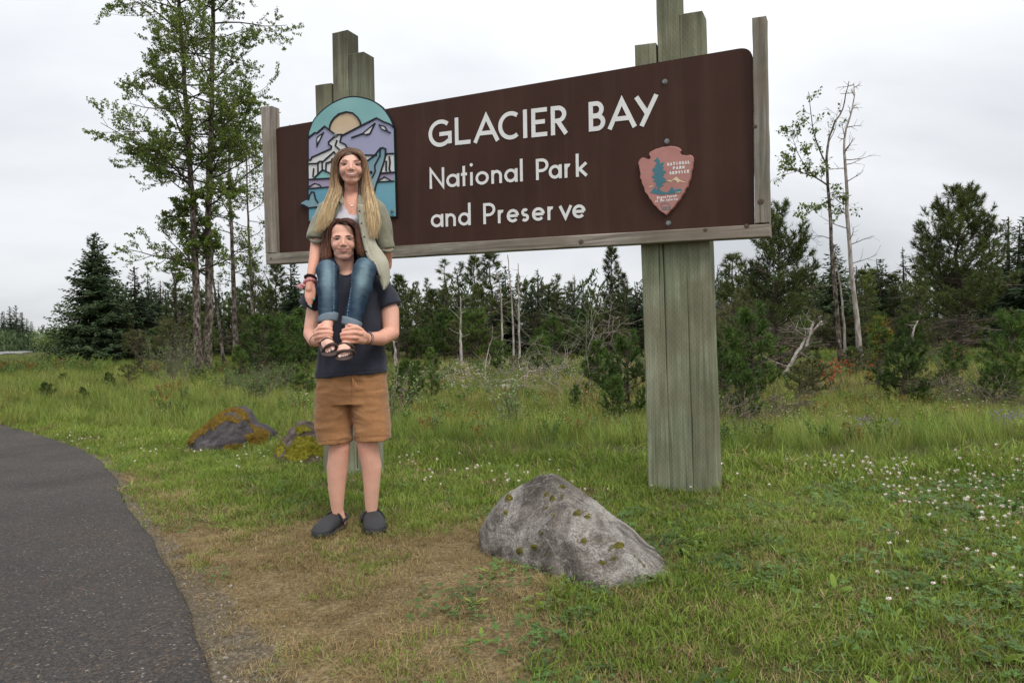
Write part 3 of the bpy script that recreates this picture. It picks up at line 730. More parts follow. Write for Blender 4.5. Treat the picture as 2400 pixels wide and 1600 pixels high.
bp('tree_picture', [(720, 342), (738, 375), (765, 415), (745, 440), (780, 450), (805, 420), (830, 460), (800, 490), (830, 520), (800, 560), (860, 580), (868, 605), (820, 620), (835, 650), (800, 670), (850, 700), (865, 760), (830, 780), (770, 795), (830, 815), (790, 840), (758, 850), (765, 895),
                    (820, 925), (890, 935), (925, 890), (965, 840), (990, 880), (1020, 895), (1045, 880), (1100, 870), (1135, 915), (1010, 935), (1130, 945), (1000, 955), (900, 965), (780, 975), (680, 960), (600, 940), (640, 890), (685, 840), (705, 890), (722, 850), (680, 815),
                    (715, 800), (685, 780), (715, 765), (650, 760), (660, 725), (700, 715), (640, 700), (625, 660), (680, 650), (640, 620), (690, 610), (632, 580), (650, 520), (700, 520), (670, 490), (700, 470), (710, 440), (655, 400), (690, 385)], m_tree)
bp('peak_picture', [(875, 755), (910, 725), (945, 740), (990, 710), (1035, 672), (1080, 715), (1130, 745), (1220, 775), (1130, 762), (1090, 750), (1060, 775), (1035, 740), (990, 725), (935, 762), (905, 745)], m_cream)
bp('peak_picture', [(558, 858), (610, 828), (660, 818), (620, 842)], m_cream)
bp('lake_picture', [(1000, 938), (1110, 922), (1100, 940)], m_cream, .029)
def text6(rows):
    mb = MB()
    for txt, xl, yl, xr, yr, h, w in rows:
        n = len(txt); adv = (xr-xl)/n
        for i, ch in enumerate(txt):
            if ch == ' ': continue
            a = xl+adv*i; b_ = a+adv*(.74 if ch not in 'Ili' else .5)
            if ch in 'Iil': a += adv*.15
            ya = yl+(yr-yl)*(a-xl)/(xr-xl); yb_ = yl+(yr-yl)*(b_-xl)/(xr-xl)
            s0, t0 = px2s(*Z6(a, ya), .026); s1, t1 = px2s(*Z6(b_, yb_), .026)
            hh = px2s(*Z6(a, ya-h), .026)[1]-t0; xh = hh if ch.isupper() else hh*.68
            glyph(mb, ch, s0, s1, t0, xh, hh, w, .0255, .0272, t1=t1)
    return mb
mb = text6([('NATIONAL', 882, 496, 1275, 452, 52, .0058), ('PARK', 978, 556, 1190, 536, 48, .0058), ('SERVICE', 920, 640, 1262, 605, 50, .0058),
            ('Department', 712, 1045, 1050, 1010, 44, .0042), ('of the Interior', 685, 1102, 1075, 1062, 44, .0040)])
tag(mb.build('badge_lettering', m_white, ah), kind='stuff')
mb = MB(); pts = [(785, 1130), (820, 1112), (870, 1112), (920, 1135), (938, 1170), (925, 1205), (915, 1180), (870, 1180), (862, 1210), (845, 1185), (820, 1190), (815, 1215), (795, 1185), (778, 1150)]
stroke(mb, [px2s(*Z6(*p), .026) for p in pts], .0038, .0255, .0272, closed=True); stroke(mb, [px2s(*Z6(*p), .026) for p in ((800, 1220), (930, 1215))], .0038, .0255, .0274)
mb.build('bison_picture', m_tree, ah)
# ================================================================== TREES AND SHRUBS
random.seed(11)
m_bark_grey = pmat('grey_bark', [(.36, srgb(48, 41, 36)), (.5, srgb(94, 84, 76)), (.66, srgb(146, 136, 126))], 1.0, 6, .9, .8, .03, stretch=(11, 11, 5), spec=.15)
m_bark_dark = pmat('dark_bark', [(.3, srgb(52, 45, 39)), (.6, srgb(86, 76, 68)), (.8, srgb(118, 108, 98))], 1.0, 5, .9, .5, .02, stretch=(14, 14, 5), spec=.15)
m_deadwood = pmat('silver_deadwood', [(.3, srgb(104, 94, 86)), (.5, srgb(158, 148, 140)), (.72, srgb(196, 190, 184))], 1.0, 5, .9, .5, .02, stretch=(12, 12, 3), spec=.15)
m_twig = pmat('bare_twigs', [(.3, srgb(78, 68, 60)), (.7, srgb(124, 112, 102))], 6, 3, .9, 0, spec=.15)
m_twig_w = pmat('pale_dead_twigs', [(.3, srgb(110, 102, 94)), (.7, srgb(160, 150, 140))], 6, 3, .9, 0, spec=.15)
m_spruce = leaf_mat('spruce_needles', [srgb(40, 52, 32), srgb(58, 74, 46), srgb(80, 96, 60)], .12, .7, .25)
m_pine = leaf_mat('pine_needles', [srgb(60, 68, 34), srgb(82, 94, 46), srgb(110, 120, 62)], .2, .6, .35)
m_pine_brown = leaf_mat('half_dead_needles', [srgb(72, 68, 44), srgb(86, 92, 50), srgb(112, 110, 70)], .2, .7, .6)
m_pine_near = leaf_mat('young_pine_needles', [srgb(56, 76, 32), srgb(80, 104, 44), srgb(108, 130, 60)], .25, .55, .7)
m_leaf = leaf_mat('poplar_leaves', [srgb(84, 100, 46), srgb(114, 132, 62), srgb(140, 156, 84)], .5, .5, .5)
m_willow = leaf_mat('willow_leaves', [srgb(88, 108, 62), srgb(112, 132, 76), srgb(140, 156, 98)], .35, .6, .6)
m_redleaf = leaf_mat('red_orange_leaves', [srgb(150, 52, 30), srgb(196, 74, 44), srgb(210, 104, 60)], .3, .6, 2)

def spruce_mesh(Ht, width, seed, dense=1.0, droop=.35, base=.04, spray=.32):
    rs = np.random.RandomState(seed); tr = MB(); cr_ = MB()
    bend = rs.normal(size=2)*.015*Ht
    P_ = [(bend[0]*(i/6)**2, bend[1]*(i/6)**2, Ht*i/6) for i in range(7)]
    tube(tr, P_, [.016*Ht*(1-i/6.3)+.01 for i in range(7)], 6)
    z = Ht*base; B, D, L_, Wd = [], [], [], []
    while z < Ht*.985:
        u = z/Ht; rad = width*((1-u)**.85)*(.55+.45*min(1, (u-base+.03)/.1))+.02*Ht*.3
        nb = int(round((5+3*(1-u))*dense))
        for k in range(nb):
            a = rs.uniform(0, 2*math.pi); L0 = rad*rs.uniform(.62, 1.12)
            dz = -droop*(1-u*.9)+rs.normal()*.1
            if u > .85: dz += .5
            d = np.array([math.cos(a), math.sin(a), dz]); m = max(3, int(L0/spray*4.2))
            for q in range(m):
                f = (q+.6)/m; p = np.array([0, 0, z+rs.normal()*.01*Ht])+d*L0*f+np.array([0, 0, .22*L0*f*f])
                wd_ = (1-f*.65)*min(L0*.45, spray*1.5)
                for s in (-1, 1):
                    t2 = np.array([-d[1]*s, d[0]*s, 0])+d*.7+np.array([0, 0, -.35+rs.normal()*.2])
                    B.append(p+t2*wd_*.35); D.append(t2); L_.append(wd_*rs.uniform(.8, 1.4)); Wd.append(spray*rs.uniform(.22, .42))
            B.append(d*L0+np.array([0, 0, z+.22*L0])); D.append(d+np.array([0, 0, .3])); L_.append(spray*.9); Wd.append(spray*.3)
        z += Ht*.026*rs.uniform(.7, 1.3)/dense**.5
    quads_at(cr_, np.array(B), np.array(D), np.array(L_), np.array(Wd), tint(len(B), .65, 1.3))
    return tr.mesh('trunk', m_bark_dark, True), cr_.mesh('crown', m_spruce)

def pine_mesh(Ht, width, seed, mat, tuft=.16, per=14, nbr=46, bare=.25, top_round=.5, dead=.3, trunk_r=.018, lean=(0, 0), red=0.0, nd_w=.13, mat_t=None):
    """shore pine: knotted trunk, upturned limbs that end in needle tufts, bare grey twigs lower down"""
    rs = np.random.RandomState(seed); tr = MB(); cw = MB(); lb = MB()
    n_ = 8; P_ = [np.array([lean[0]*(i/n_)+rs.normal()*.012*Ht, lean[1]*(i/n_)+rs.normal()*.012*Ht, Ht*i/n_]) for i in range(n_+1)]
    P_[0][:2] = 0
    tube(tr, P_, [trunk_r*Ht*(1-i/(n_+.6))+.006 for i in range(n_+1)], 7, jit=.12)
    def at(u): k = min(int(u*n_), n_-1); return P_[k]*(1-(u*n_-k))+P_[k+1]*(u*n_-k)
    T, TD, TS = [], [], []
    for b_ in range(nbr):
        u = bare*.4+(1-bare*.4)*((b_+rs.uniform(0, 1))/nbr)**.9; u = min(u, .985)
        prof = (1-u)**top_round*(.45+.55*min(1, u/.35)); L0 = width*prof*rs.uniform(.6, 1.15)+.05*Ht*.4
        a = rs.uniform(0, 2*math.pi); isdead = u < bare+.1 and rs.rand() < dead+.35 or rs.rand() < dead*.35
        up = .12+.7*u+rs.normal()*.12
        p0 = at(u); d = np.array([math.cos(a), math.sin(a), up*.5-.1]); pts = [p0]; m = 5
        for q in range(m):
            d = d+np.array([rs.normal()*.14, rs.normal()*.14, (.12+.1*u) if not isdead else rs.normal()*.12]); d /= np.linalg.norm(d); pts.append(pts[-1]+d*L0/m)
        r0_ = (.008*Ht*(1-u)+.006)*.7
        tube(tr if not isdead else lb, pts, [r0_*(1-q/(m+.5))+.002 for q in range(m+1)], 4, cap=False)
        ns = max(3, int(L0/tuft*1.6))
        for q in range(ns):
            f = .25+.75*(q+rs.rand())/ns; k = min(int(f*m), m-1); p = pts[k]*(1-(f*m-k))+pts[k+1]*(f*m-k)
            dd = (pts[k+1]-pts[k]); dd /= np.linalg.norm(dd)
            t2 = dd*.6+rs.normal(size=3)*.7; t2[2] = abs(t2[2])*.8+.1; t2 /= np.linalg.norm(t2); l2 = L0*.28*(1.15-f)+tuft*.5
            if isdead:
                t2[2] -= .3; e_ = p+t2*l2*1.4; mid = (p+e_)/2+rs.normal(size=3)*l2*.15
                tube(lb, [p, mid, e_], [.0035*(Ht**.5), .0025*(Ht**.5), .001], 3, cap=False)
            else:
                e_ = p+t2*l2; tube(tr, [p, e_], [.004*Ht**.5, .002], 3, cap=False); T.append(e_); TD.append(t2+np.array([0, 0, .5])); TS.append(1)
                if rs.rand() < .5: T.append(p+t2*l2*.5); TD.append(t2+np.array([0, 0, .4])); TS.append(.8)
        if not isdead: T.append(pts[-1]); TD.append(d+np.array([0, 0, .5])); TS.append(1.15)
    T.append(P_[-1]); TD.append(np.array([0, 0, 1])); TS.append(1.2)
    T = np.array(T); TD = np.array(TD); TD /= np.linalg.norm(TD, axis=1, keepdims=True); TS = np.array(TS)
    K = per; ax = np.repeat(TD, K, 0); base_ = np.repeat(T, K, 0)-ax*tuft*rng.uniform(.0, .8, (len(T)*K, 1))
    D = ax*rng.uniform(.35, 1.1, (len(base_), 1))+rng.normal(size=(len(base_), 3))*.55
    col = np.repeat(tint(len(T), .75, 1.25), K, 0)*tint(len(base_), .8, 1.2)
    if red: 
        w = np.repeat(rng.rand(len(T)) < red, K) & (rng.rand(len(base_)) < .55); col[w] = np.array([2.6, .8, .5])*col[w]
    tris_at(cw, base_, D, tuft*np.repeat(TS, K)*rng.uniform(.6, 1.1, len(base_)), np.full(len(base_), tuft*nd_w), col)
    return tr.mesh('trunk', m_bark_dark, True), cw.mesh('crown', mat), (lb.mesh('dead_branches', mat_t or m_twig) if lb.n else None)

def plant_tree(name, meshes, loc, label, cat='tree', group=None, scale=1, rz=None, sx=1):
    root = empty(name, tuple(loc)); tag(root, label, cat, group)
    root.rotation_euler = (0, 0, random.uniform(0, 6.28) if rz is None else rz); root.scale = (scale*sx, scale*sx, scale)
    for me in meshes:
        if me is not None:
            o = bpy.data.objects.new(me.name.split('.')[0], me); COL.objects.link(o); o.parent = root
            if 'dead' in o.name: o['kind'] = 'stuff'
    return root

# ---- prototypes, used over and over by copies that share their mesh
SPR = [spruce_mesh(8, 1.5, s, d_, dr, spray=.30) for s, d_, dr in ((1, 1.1, .3), (2, 1.0, .4), (3, .9, .25))]
NARROW = [spruce_mesh(9, .95, s, .85, .3, base=.12, spray=.26) for s in (5, 6)]
PIN = [pine_mesh(8, w_, s, m_pine, .30, 16, 74, .28, .55, .3, .013, nd_w=.11) for s, w_ in ((21, 1.5), (22, 1.15), (23, 1.9))]
SPIN = [pine_mesh(8, .85, s, m_pine, .26, 12, 50, .35, .5, .35, .012, nd_w=.11) for s in (31, 32)]
BUSH = [pine_mesh(1.7, w_, s, m_pine_near, .13, 20, 46, .12, .42, .3, .022, nd_w=.12) for s, w_ in ((41, .75), (42, .9), (43, .62), (44, 1.0))]
BRN = [pine_mesh(1.7, w_, s, m_pine_brown, .12, 12, 40, .12, .42, .6, .022, nd_w=.11) for s, w_ in ((46, .95), (47, .8))]
MIX = SPR+NARROW+PIN+SPIN
HTS = {id(m): h for L_, h in ((SPR, 8), (NARROW, 9), (PIN, 8), (SPIN, 8), (BUSH, 1.7), (BRN, 1.7)) for m in L_}
def conifer(px, top, Y, proto, label, name='conifer_tree', group=None, cat='tree', wide=1):
    f_ = foot(px, Y); tp = P(px, top, Y); h = tp.z-f_.z; f_ = f_-Vector((0, 0, .05))
    return plant_tree(name, proto, f_, label, cat, group, h/HTS[id(proto)], sx=wide)

LONE = spruce_mesh(8, 2.7, 77, 1.6, .34, base=.015, spray=.27); HTS[id(LONE)] = 8
conifer(229, 545, 43, LONE, 'tall full dark spruce standing alone at the left beside the far road', 'spruce_tree', wide=1.25)
# far wood at the left end of the road: single trees that show against the sky
for i, (px, top) in enumerate([(8, 728), (24, 716), (38, 714), (52, 730), (64, 745), (75, 752)]):
    conifer(px, top, 120+i*6, SPR[i % 3], 'dark spruce in the small far wood by the road at the left edge', 'spruce_tree', 'spruces of the far wood by the road', wide=1.25)
for i, px in enumerate(np.linspace(84, 196, 11)):
    conifer(px, 772+random.uniform(-6, 10)+(px-84)*.02, 230, SPR[i % 3], 'tiny dark spruce in the low treeline where the far road ends', 'spruce_tree', 'spruces of the low far treeline', wide=1.3)
# named trees of the treeline: px, top, distance, prototype, width factor, label
TL_ = [
 (318, 622, 46, SPR[1], 1.35, 'dark spruce just right of the big lone spruce', 'spruce_tree'),
 (352, 640, 55, SPR[2], 1.3, 'smaller spruce with a thin tip second to the right of the lone spruce', 'spruce_tree'),
 (378, 655, 60, NARROW[0], 1.3, 'low dark spruce between the lone spruce and the twin cottonwood', 'spruce_tree'),
 (412, 600, 48, SPIN[0], 1.5, 'dark tufted pine directly behind the left side of the cottonwood trunks', 'pine_tree'),
 (600, 612, 44, PIN[0], 1.1, 'bushy pine behind the thin trunks under the left corner of the board', 'pine_tree'),
 (650, 618, 46, PIN[1], 1.25, 'dark pine under the left end of the bottom rail', 'pine_tree'),
 (690, 606, 42, SPR[0], 1.1, 'full dark conifer beside the woman\'s hanging arm', 'spruce_tree'),
 (934, 645, 44, PIN[1], 1.2, 'pine showing just beside the man\'s right sleeve', 'pine_tree'),
 (977, 661, 50, SPIN[1], 1.1, 'slim tufted pine, lower of the close pair right of the man', 'pine_tree'),
 (1003, 654, 52, SPIN[0], 1.1, 'slim tufted pine, taller of the close pair right of the man', 'pine_tree'),
 (1044, 610, 46, SPIN[1], 1.25, 'tall thin pine with see-through crown left of the dense dark clump', 'pine_tree'),
 (1078, 616, 52, SPIN[0], 1.2, 'open thin pine directly left of the dense dark clump', 'pine_tree'),
 (1112, 602, 48, PIN[1], 1.1, 'pine whose tip meets the bottom rail left of the dense clump', 'pine_tree'),
 (1152, 594, 43, PIN[0], 1.25, 'widest dense dark pine under the middle of the bottom rail', 'pine_tree'),
 (1188, 620, 45, SPR[1], 1.35, 'pointed dark spruce on the right flank of the dense clump', 'spruce_tree'),
 (1235, 661, 58, SPIN[1], 1.1, 'small slim conifer in the gap right of the dense clump', 'pine_tree'),
 (1262, 628, 52, NARROW[0], 1.5, 'blue green conifer with a broad tip midway between clump and right post', 'spruce_tree'),
 (1304, 644, 50, SPIN[0], 1.35, 'greyish conifer with a rounded tip midway to the right post', 'pine_tree'),
 (1347, 644, 54, NARROW[1], 1.3, 'dark pointed conifer standing last before the tall open pine', 'spruce_tree'),
 (1388, 680, 46, PIN[2], .95, 'low round bushy pine left of the tall open pine', 'pine_tree'),
 (1434, 580, 38, PIN[1], .95, 'tall open pine with tiered tufts touching the bottom rail near the right post', 'pine_tree'),
 (1467, 641, 42, PIN[0], .9, 'shorter tufted pine between the tall open pine and the right post', 'pine_tree'),
 (1498, 657, 40, SPR[2], 1.3, 'dark conifer half hidden behind the right post', 'spruce_tree'),
 (1688, 620, 48, NARROW[1], 1.0, 'far thin conifer just right of the right post', 'spruce_tree'),
 (1720, 597, 36, PIN[0], 1.3, 'round topped dense pine right of the right post', 'pine_tree'),
 (1908, 622, 50, SPIN[1], 1.3, 'thin far pine left of the layered spruce behind the bare trunks', 'pine_tree'),
 (1958, 566, 46, SPR[0], 1.35, 'layered dark spruce right behind the bare trunks', 'spruce_tree'),
 (2008, 621, 50, NARROW[0], 1.4, 'narrow dark spruce tip showing right of the bare trunks', 'spruce_tree'),
 (2034, 645, 44, PIN[2], .9, 'round green pine in the dip right of the bare trunks', 'pine_tree'),
 (2069, 604, 52, SPR[2], 1.5, 'dark pointed spruce standing free between bare trunks and big pine', 'spruce_tree'),
 (2098, 672, 44, PIN[1], 1.2, 'low dark pine between the free spruce and the tall thin one', 'pine_tree'),
 (2122, 577, 58, NARROW[1], 1.15, 'tall very thin pale spruce left of the big shore pine', 'spruce_tree'),
 (2152, 602, 42, PIN[0], 1.1, 'rounded dark pine leaning against the big shore pine', 'pine_tree'),
 (2325, 590, 44, SPR[1], 1.3, 'drooping dark conifer just behind the right side of the big shore pine', 'spruce_tree'),
 (2364, 506, 42, NARROW[0], 1.5, 'tallest narrow dark spruce near the right edge', 'spruce_tree'),
 (2387, 522, 44, NARROW[1], 1.6, 'second narrow dark spruce at the right edge', 'spruce_tree'),
 (2412, 500, 40, SPR[0], 1.4, 'wide dark spruce cut off by the right edge', 'spruce_tree'),
]
for px, top, Yd, pr, wd_, lab, nm in TL_: conifer(px, top, Yd, pr, lab, nm, wide=wd_*1.22)
# second row: lower trees that close the wood, nothing tells one from another
for px in np.arange(262, 2460, 19):
    if 920 < px < 932: continue
    Yd = random.uniform(50, 64); top = random.uniform(652, 702) - (22 if px > 1640 else 0)
    conifer(px+random.uniform(-9, 9), top, Yd, random.choice(MIX), 'low conifer filling the second row of the wood behind the bog', 'conifer_tree', 'low conifers of the second row', wide=random.uniform(1.6, 2.5))
# undergrowth pines in front of the wood
for k in range(125):
    px = random.uniform(250, 2420); Yd = random.uniform(37, 50); 
    if 480 < px < 560: continue
    top = random.uniform(728, 778)
    conifer(px, top, Yd, random.choice(BUSH+BRN+BRN), 'low bushy pine in the thicket at the foot of the wood', 'shore_pine', 'thicket pines at the foot of the wood', cat='shrub', wide=random.uniform(.9, 1.7))
# distant forest mass behind everything
fm = MB(); B, D, L_, Wd = [], [], [], []
xs = np.arange(-150, 210, 1.0)
for x_ in xs:
    for q in range(120):
        hh = 8.2+1.2*math.sin(x_*.7)+1.8*abs(math.sin(x_*1.31))-1
        if x_ < -52: hh *= .4
        z_ = random.uniform(0, 1)**.8*hh; B.append((x_+random.uniform(-.8, .8)*(1.25-z_/hh), 92+random.uniform(-4, 4), z_-.3)); D.append((random.uniform(-1, 1), random.uniform(-.5, .5), -.9)); L_.append(random.uniform(.5, 1.1)); Wd.append(random.uniform(.16, .34))
quads_at(fm, np.array(B), np.array(D), np.array(L_), np.array(Wd), tint(len(B), .7, 1.15))
tag(fm.build('forest', m_spruce), kind='stuff', label='dark mass of distant forest behind the bog')

# ---- recursive broadleaf growth along explicit trunks
def limb(mb, leaves, p, d, L0, r, depth, rs, up=.06, spread=.75, nseg=5, leafy=1.0, minr=.0035, crook=.2):
    pts = [np.array(p)]; d = np.array(d)/np.linalg.norm(d)
    for q in range(nseg):
        d = d+rs.normal(size=3)*crook*.5+np.array([0, 0, up]); d /= np.linalg.norm(d); pts.append(pts[-1]+d*L0/nseg)
    rr = [max(minr, r*(1-.75*q/nseg)) for q in range(nseg+1)]
    tube(mb, pts, rr, 5 if depth > 1 else 3, cap=False)
    if depth == 0:
        leaves.append((pts, leafy)); return
    n = {3: 6, 2: 6, 1: 4}[depth]
    for k in range(n):
        f = .25+.75*(k+rs.rand()*.8)/n; j = min(int(f*nseg), nseg-1); q = pts[j]*(1-(f*nseg-j))+pts[j+1]*(f*nseg-j)
        t_ = pts[j+1]-pts[j]; t_ /= np.linalg.norm(t_); s = rs.normal(size=3); s -= t_*s.dot(t_); s /= np.linalg.norm(s)
        limb(mb, leaves, q, t_*.8+s*spread, L0*(.55-.2*f)*rs.uniform(.8, 1.25), rr[j]*.6, depth-1, rs, up, spread, 4, leafy, minr, crook)
def leaves_mesh(leaves, per, size, mat, rs, hang=.3, wr=.62):
    mb = MB(); C, D = [], []
    for pts, lf in leaves:
        k = rs.poisson(per*lf)
        for _ in range(k):
            f = rs.uniform(.05, 1.05)*(len(pts)-1); j = min(int(f), len(pts)-2); q = pts[j]*(1-(f-j))+pts[j+1]*(f-j)
            dd = rs.normal(size=3); dd[2] -= hang; dd /= np.linalg.norm(dd); C.append(q+dd*size*.7); D.append(dd)
    C = np.array(C); D = np.array(D); sz = size*rs.uniform(.65, 1.25, len(C))
    quads_at(mb, C, D, sz, sz*wr, tint(len(C), .62, 1.35)); return mb
def broadleaf(name, label, trunks, Yt, limbs, rs, per=9, leaf=.1, mat=None, depth=3, bark=None, cat='tree', twig=None, group=None):
    """trunks: list of (px polyline, radius at foot, radius at top, depth offset); limbs(u, k) -> length or None"""
    f0 = G(*trunks[0][0][0]) if Yt is None else None
    Y0 = Yt; root = empty(name, tuple(P(trunks[0][0][0][0], trunks[0][0][0][1], Y0))); tag(root, label, cat, group)
    bpy.context.view_layer.update(); leaves = []; br = MB()
    for pl, ra, rb, dy in trunks:
        pts = [np.array(P(x, y, Y0+dy)) for x, y in pl]; pts[0] = pts[0]-np.array([0, 0, .25])
        c_ = cr(pts, 22); c_ = [q+rs.normal(size=3)*ra*.12 for q in c_]
        tb = MB(); tube(tb, c_, [ra*(1-(i/21)**.8)+rb*(i/21)**.8+(ra*.22*max(0, 1-i/2.2)) for i in range(22)], 10, jit=.09); tb.build('trunk', bark, root, True)
        limbs(br, leaves, c_, rs, ra)
    if br.n: tag(br.build('branches', twig or bark, root, True), kind='stuff')
    if leaves and per and mat: leaves_mesh(leaves, per, leaf, mat, rs).build('crown', mat, root)
    return root
rs_ = np.random.RandomState(5)
def cw_limbs(br, leaves, c_, rs, ra):
    top = c_[-1][2]; nb = 62
    for k in range(nb):
        u = .22+.78*(k+rs.rand())/nb; j = min(int(u*21), 20); q = c_[j]*(1-(u*21-j))+c_[j+1]*(u*21-j)
        a = rs.uniform(0, 2*math.pi); L0 = (2.6 if .35 < u < .95 else 1.7)*rs.uniform(.55, 1.2); leafy = 1.0
        if u < .40: leafy = .8; L0 *= 1.15 if rs.rand() < .4 else .6
        upk = rs.uniform(-.1, .45)
        limb(br, leaves, q, (math.cos(a), math.sin(a)*.8, upk), L0, .012+ra*.22*(1-u*.5), 2, rs, .03+.05*u, .8, 6, leafy, .006)
broadleaf('cottonwood_tree', 'tall leafy cottonwood with two joined grey trunks left of the sign',
  [([(466, 884), (463, 760), (458, 640), (455, 516), (447, 420), (441, 344), (432, 200), (423, 57), (416, -60), (410, -200)], .155, .05, 0),
   ([(484, 886), (490, 740), (491, 631), (488, 459), (493, 344), (497, 230), (499, 0), (503, -120), (506, -260)], .165, .05, .35)], 26, cw_limbs, rs_, per=36, leaf=.088, mat=m_leaf, bark=m_bark_grey, twig=m_bark_dark)
def thin_limbs(nb, L1, u0, lf, dpt=1, flat=.8):
    def f(br, leaves, c_, rs, ra):
        for k in range(nb):
            u = u0+(1-u0)*(k+rs.rand())/nb; j = min(int(u*21), 20); q = c_[j]*(1-(u*21-j))+c_[j+1]*(u*21-j); a = rs.uniform(0, 6.283)
            limb(br, leaves, q, (math.cos(a), math.sin(a)*flat, rs.uniform(-.2, .5)), L1*rs.uniform(.5, 1.2)*(1.15-u*.6), .006+ra*.18, dpt, rs, .04, .8, 5, lf, .005)
    return f
broadleaf('slender_tree', 'slim pale brown trunk with few leaves just right of the cottonwood', [([(552, 818), (546, 640), (540, 480), (536, 330), (534, 250)], .13, .03, 0)], 33, thin_limbs(26, 1.7, .2, .5, 2), rs_, 5, .12, m_leaf, bark=m_bark_grey, twig=m_bark_dark)
broadleaf('slender_tree', 'thin young tree with sparse leaves against the left end of the board', [([(594, 812), (588, 640), (581, 500), (578, 380), (574, 275)], .09, .02, 0)], 35, thin_limbs(30, 1.6, .15, .6, 2), rs_, 6, .12, m_leaf, bark=m_bark_grey, twig=m_bark_dark)
broadleaf('leaning_tree', 'crooked thin grey trunk leaning between the cottonwood and the slim tree', [([(524, 838), (514, 760), (506, 700), (498, 640), (500, 580)], .075, .03, 0)], 30, thin_limbs(8, .8, .4, 0), rs_, 0, bark=m_bark_grey)
# ---- bare group on the right
def right_a(br, leaves, c_, rs, ra):
    Y0 = 24
    def g(pl, r, leafy, dpt=1, sub=6, L1=.5):
        pts = cr([np.array(P(x, y, Y0+dy)) for x, y, dy in pl], 8); tube(br, pts, [max(.006, r*(1-.75*i/7)) for i in range(8)], 5, cap=False)
        for k in range(sub):
            f = .2+.8*(k+rs.rand())/sub; j = min(int(f*7), 6); q = pts[j]; t_ = pts[j+1]-pts[j]; t_ = t_/np.linalg.norm(t_)
            limb(br, leaves, q, t_*.6+rs.normal(size=3)*.6+np.array([0, 0, .15]), L1*rs.uniform(.6, 1.3), r*.35, dpt, rs, .03, .8, 4, leafy, .004)
    g([(1938, 388, 0), (1920, 350, .1), (1907, 310, .1), (1900, 260, 0), (1895, 215, 0)], .03, .55, 1, 9)
    g([(1939, 434, 0), (1915, 418, -.2), (1890, 408, -.3), (1865, 400, -.3), (1848, 390, -.2)], .03, 1.6, 1, 12, .75)
    g([(1905, 410, -.2), (1875, 370, -.2), (1860, 330, -.1), (1850, 300, 0)], .018, 1.3, 1, 9, .55)
    g([(1945, 470, 0), (1925, 480, .2), (1905, 492, .2), (1893, 500, .2)], .02, 1.2, 1, 8, .5)
    g([(1943, 455, 0), (1960, 450, -.2), (1975, 470, -.2), (1978, 500, -.2)], .016, 1.2, 1, 7, .5)
    g([(1948, 560, 0), (1920, 552, -.2), (1890, 556, -.3)], .016, 0, 1, 4)
    g([(1944, 330, 0), (1958, 300, .2), (1962, 260, .3)], .014, .2, 1, 7)
broadleaf('half_bare_tree', 'slender half bare tree with a leafy left side, left of the dead one', [([(1972, 896), (1966, 785), (1956, 668), (1948, 553), (1943, 457), (1938, 388), (1942, 330), (1955, 290), (1973, 258), (1983, 222), (1990, 190)], .088, .012, 0)], 24, right_a, rs_, 5, .125, m_leaf, bark=m_bark_grey, twig=m_bark_dark)
broadleaf('dead_tree', 'taller bare dead trunk with stubs, right of the half bare tree', [([(2022, 862), (2008, 744), (1996, 640), (1990, 560), (1985, 476), (1982, 400), (1978, 360), (1982, 310), (1995, 265), (2003, 225), (2002, 195)], .10, .012, .4)], 23.6, thin_limbs(24, 1.0, .22, 0, 1), rs_, 0, bark=m_deadwood)
broadleaf('dead_sapling', 'thin white stem between the two bare trunks', [([(1986, 880), (1978, 770), (1972, 690), (1964, 640), (1960, 598)], .055, .012, .1)], 24.2, thin_limbs(9, .7, .45, 0, 0), rs_, 0, bark=m_deadwood)
for px, y0, y1, x1, lab in ((1202, 760, 596, 1190, 'bare white snag rising through the dense dark clump'), (1176, 730, 638, 1168, 'shorter bare white snag at the left of the dense clump'),
      (1216, 720, 618, 1214, 'needle thin bare snag right of the dense clump'), (1080, 800, 694, 1079, 'straight bare grey trunk left of the dense clump'),
      (926, 824, 792, 920, 'broken pale stump beside the man\'s elbow')):
    broadleaf('dead_snag', lab, [([(px+2, 862), (px, y0), (px-(px-x1)*.4, (y0+y1)/2), (x1, y1)], .095 if 'trunk' in lab or 'stump' in lab else .065, .02, 0)], 34, thin_limbs(7 if 'stump' not in lab else 1, .9, .3, 0, 0), rs_, 0, bark=m_deadwood)
# leaning dead log on the right
broadleaf('leaning_log', 'split silver log leaning up out of the brush right of the right post', [([(1838, 858), (1883, 804), (1926, 752)], .058, .028, 0), ([(1890, 790), (1902, 768), (1908, 754)], .035, .03, -.1)], 19, thin_limbs(5, .9, .1, 0, 1), rs_, 0, bark=m_deadwood, cat='log')
broadleaf('dead_sapling', 'pale leaning stick left of the big shore pine trunk', [([(2134, 792), (2142, 772), (2151, 752)], .05, .02, 0)], 26, thin_limbs(3, .5, .4, 0, 0), rs_, 0, bark=m_deadwood)
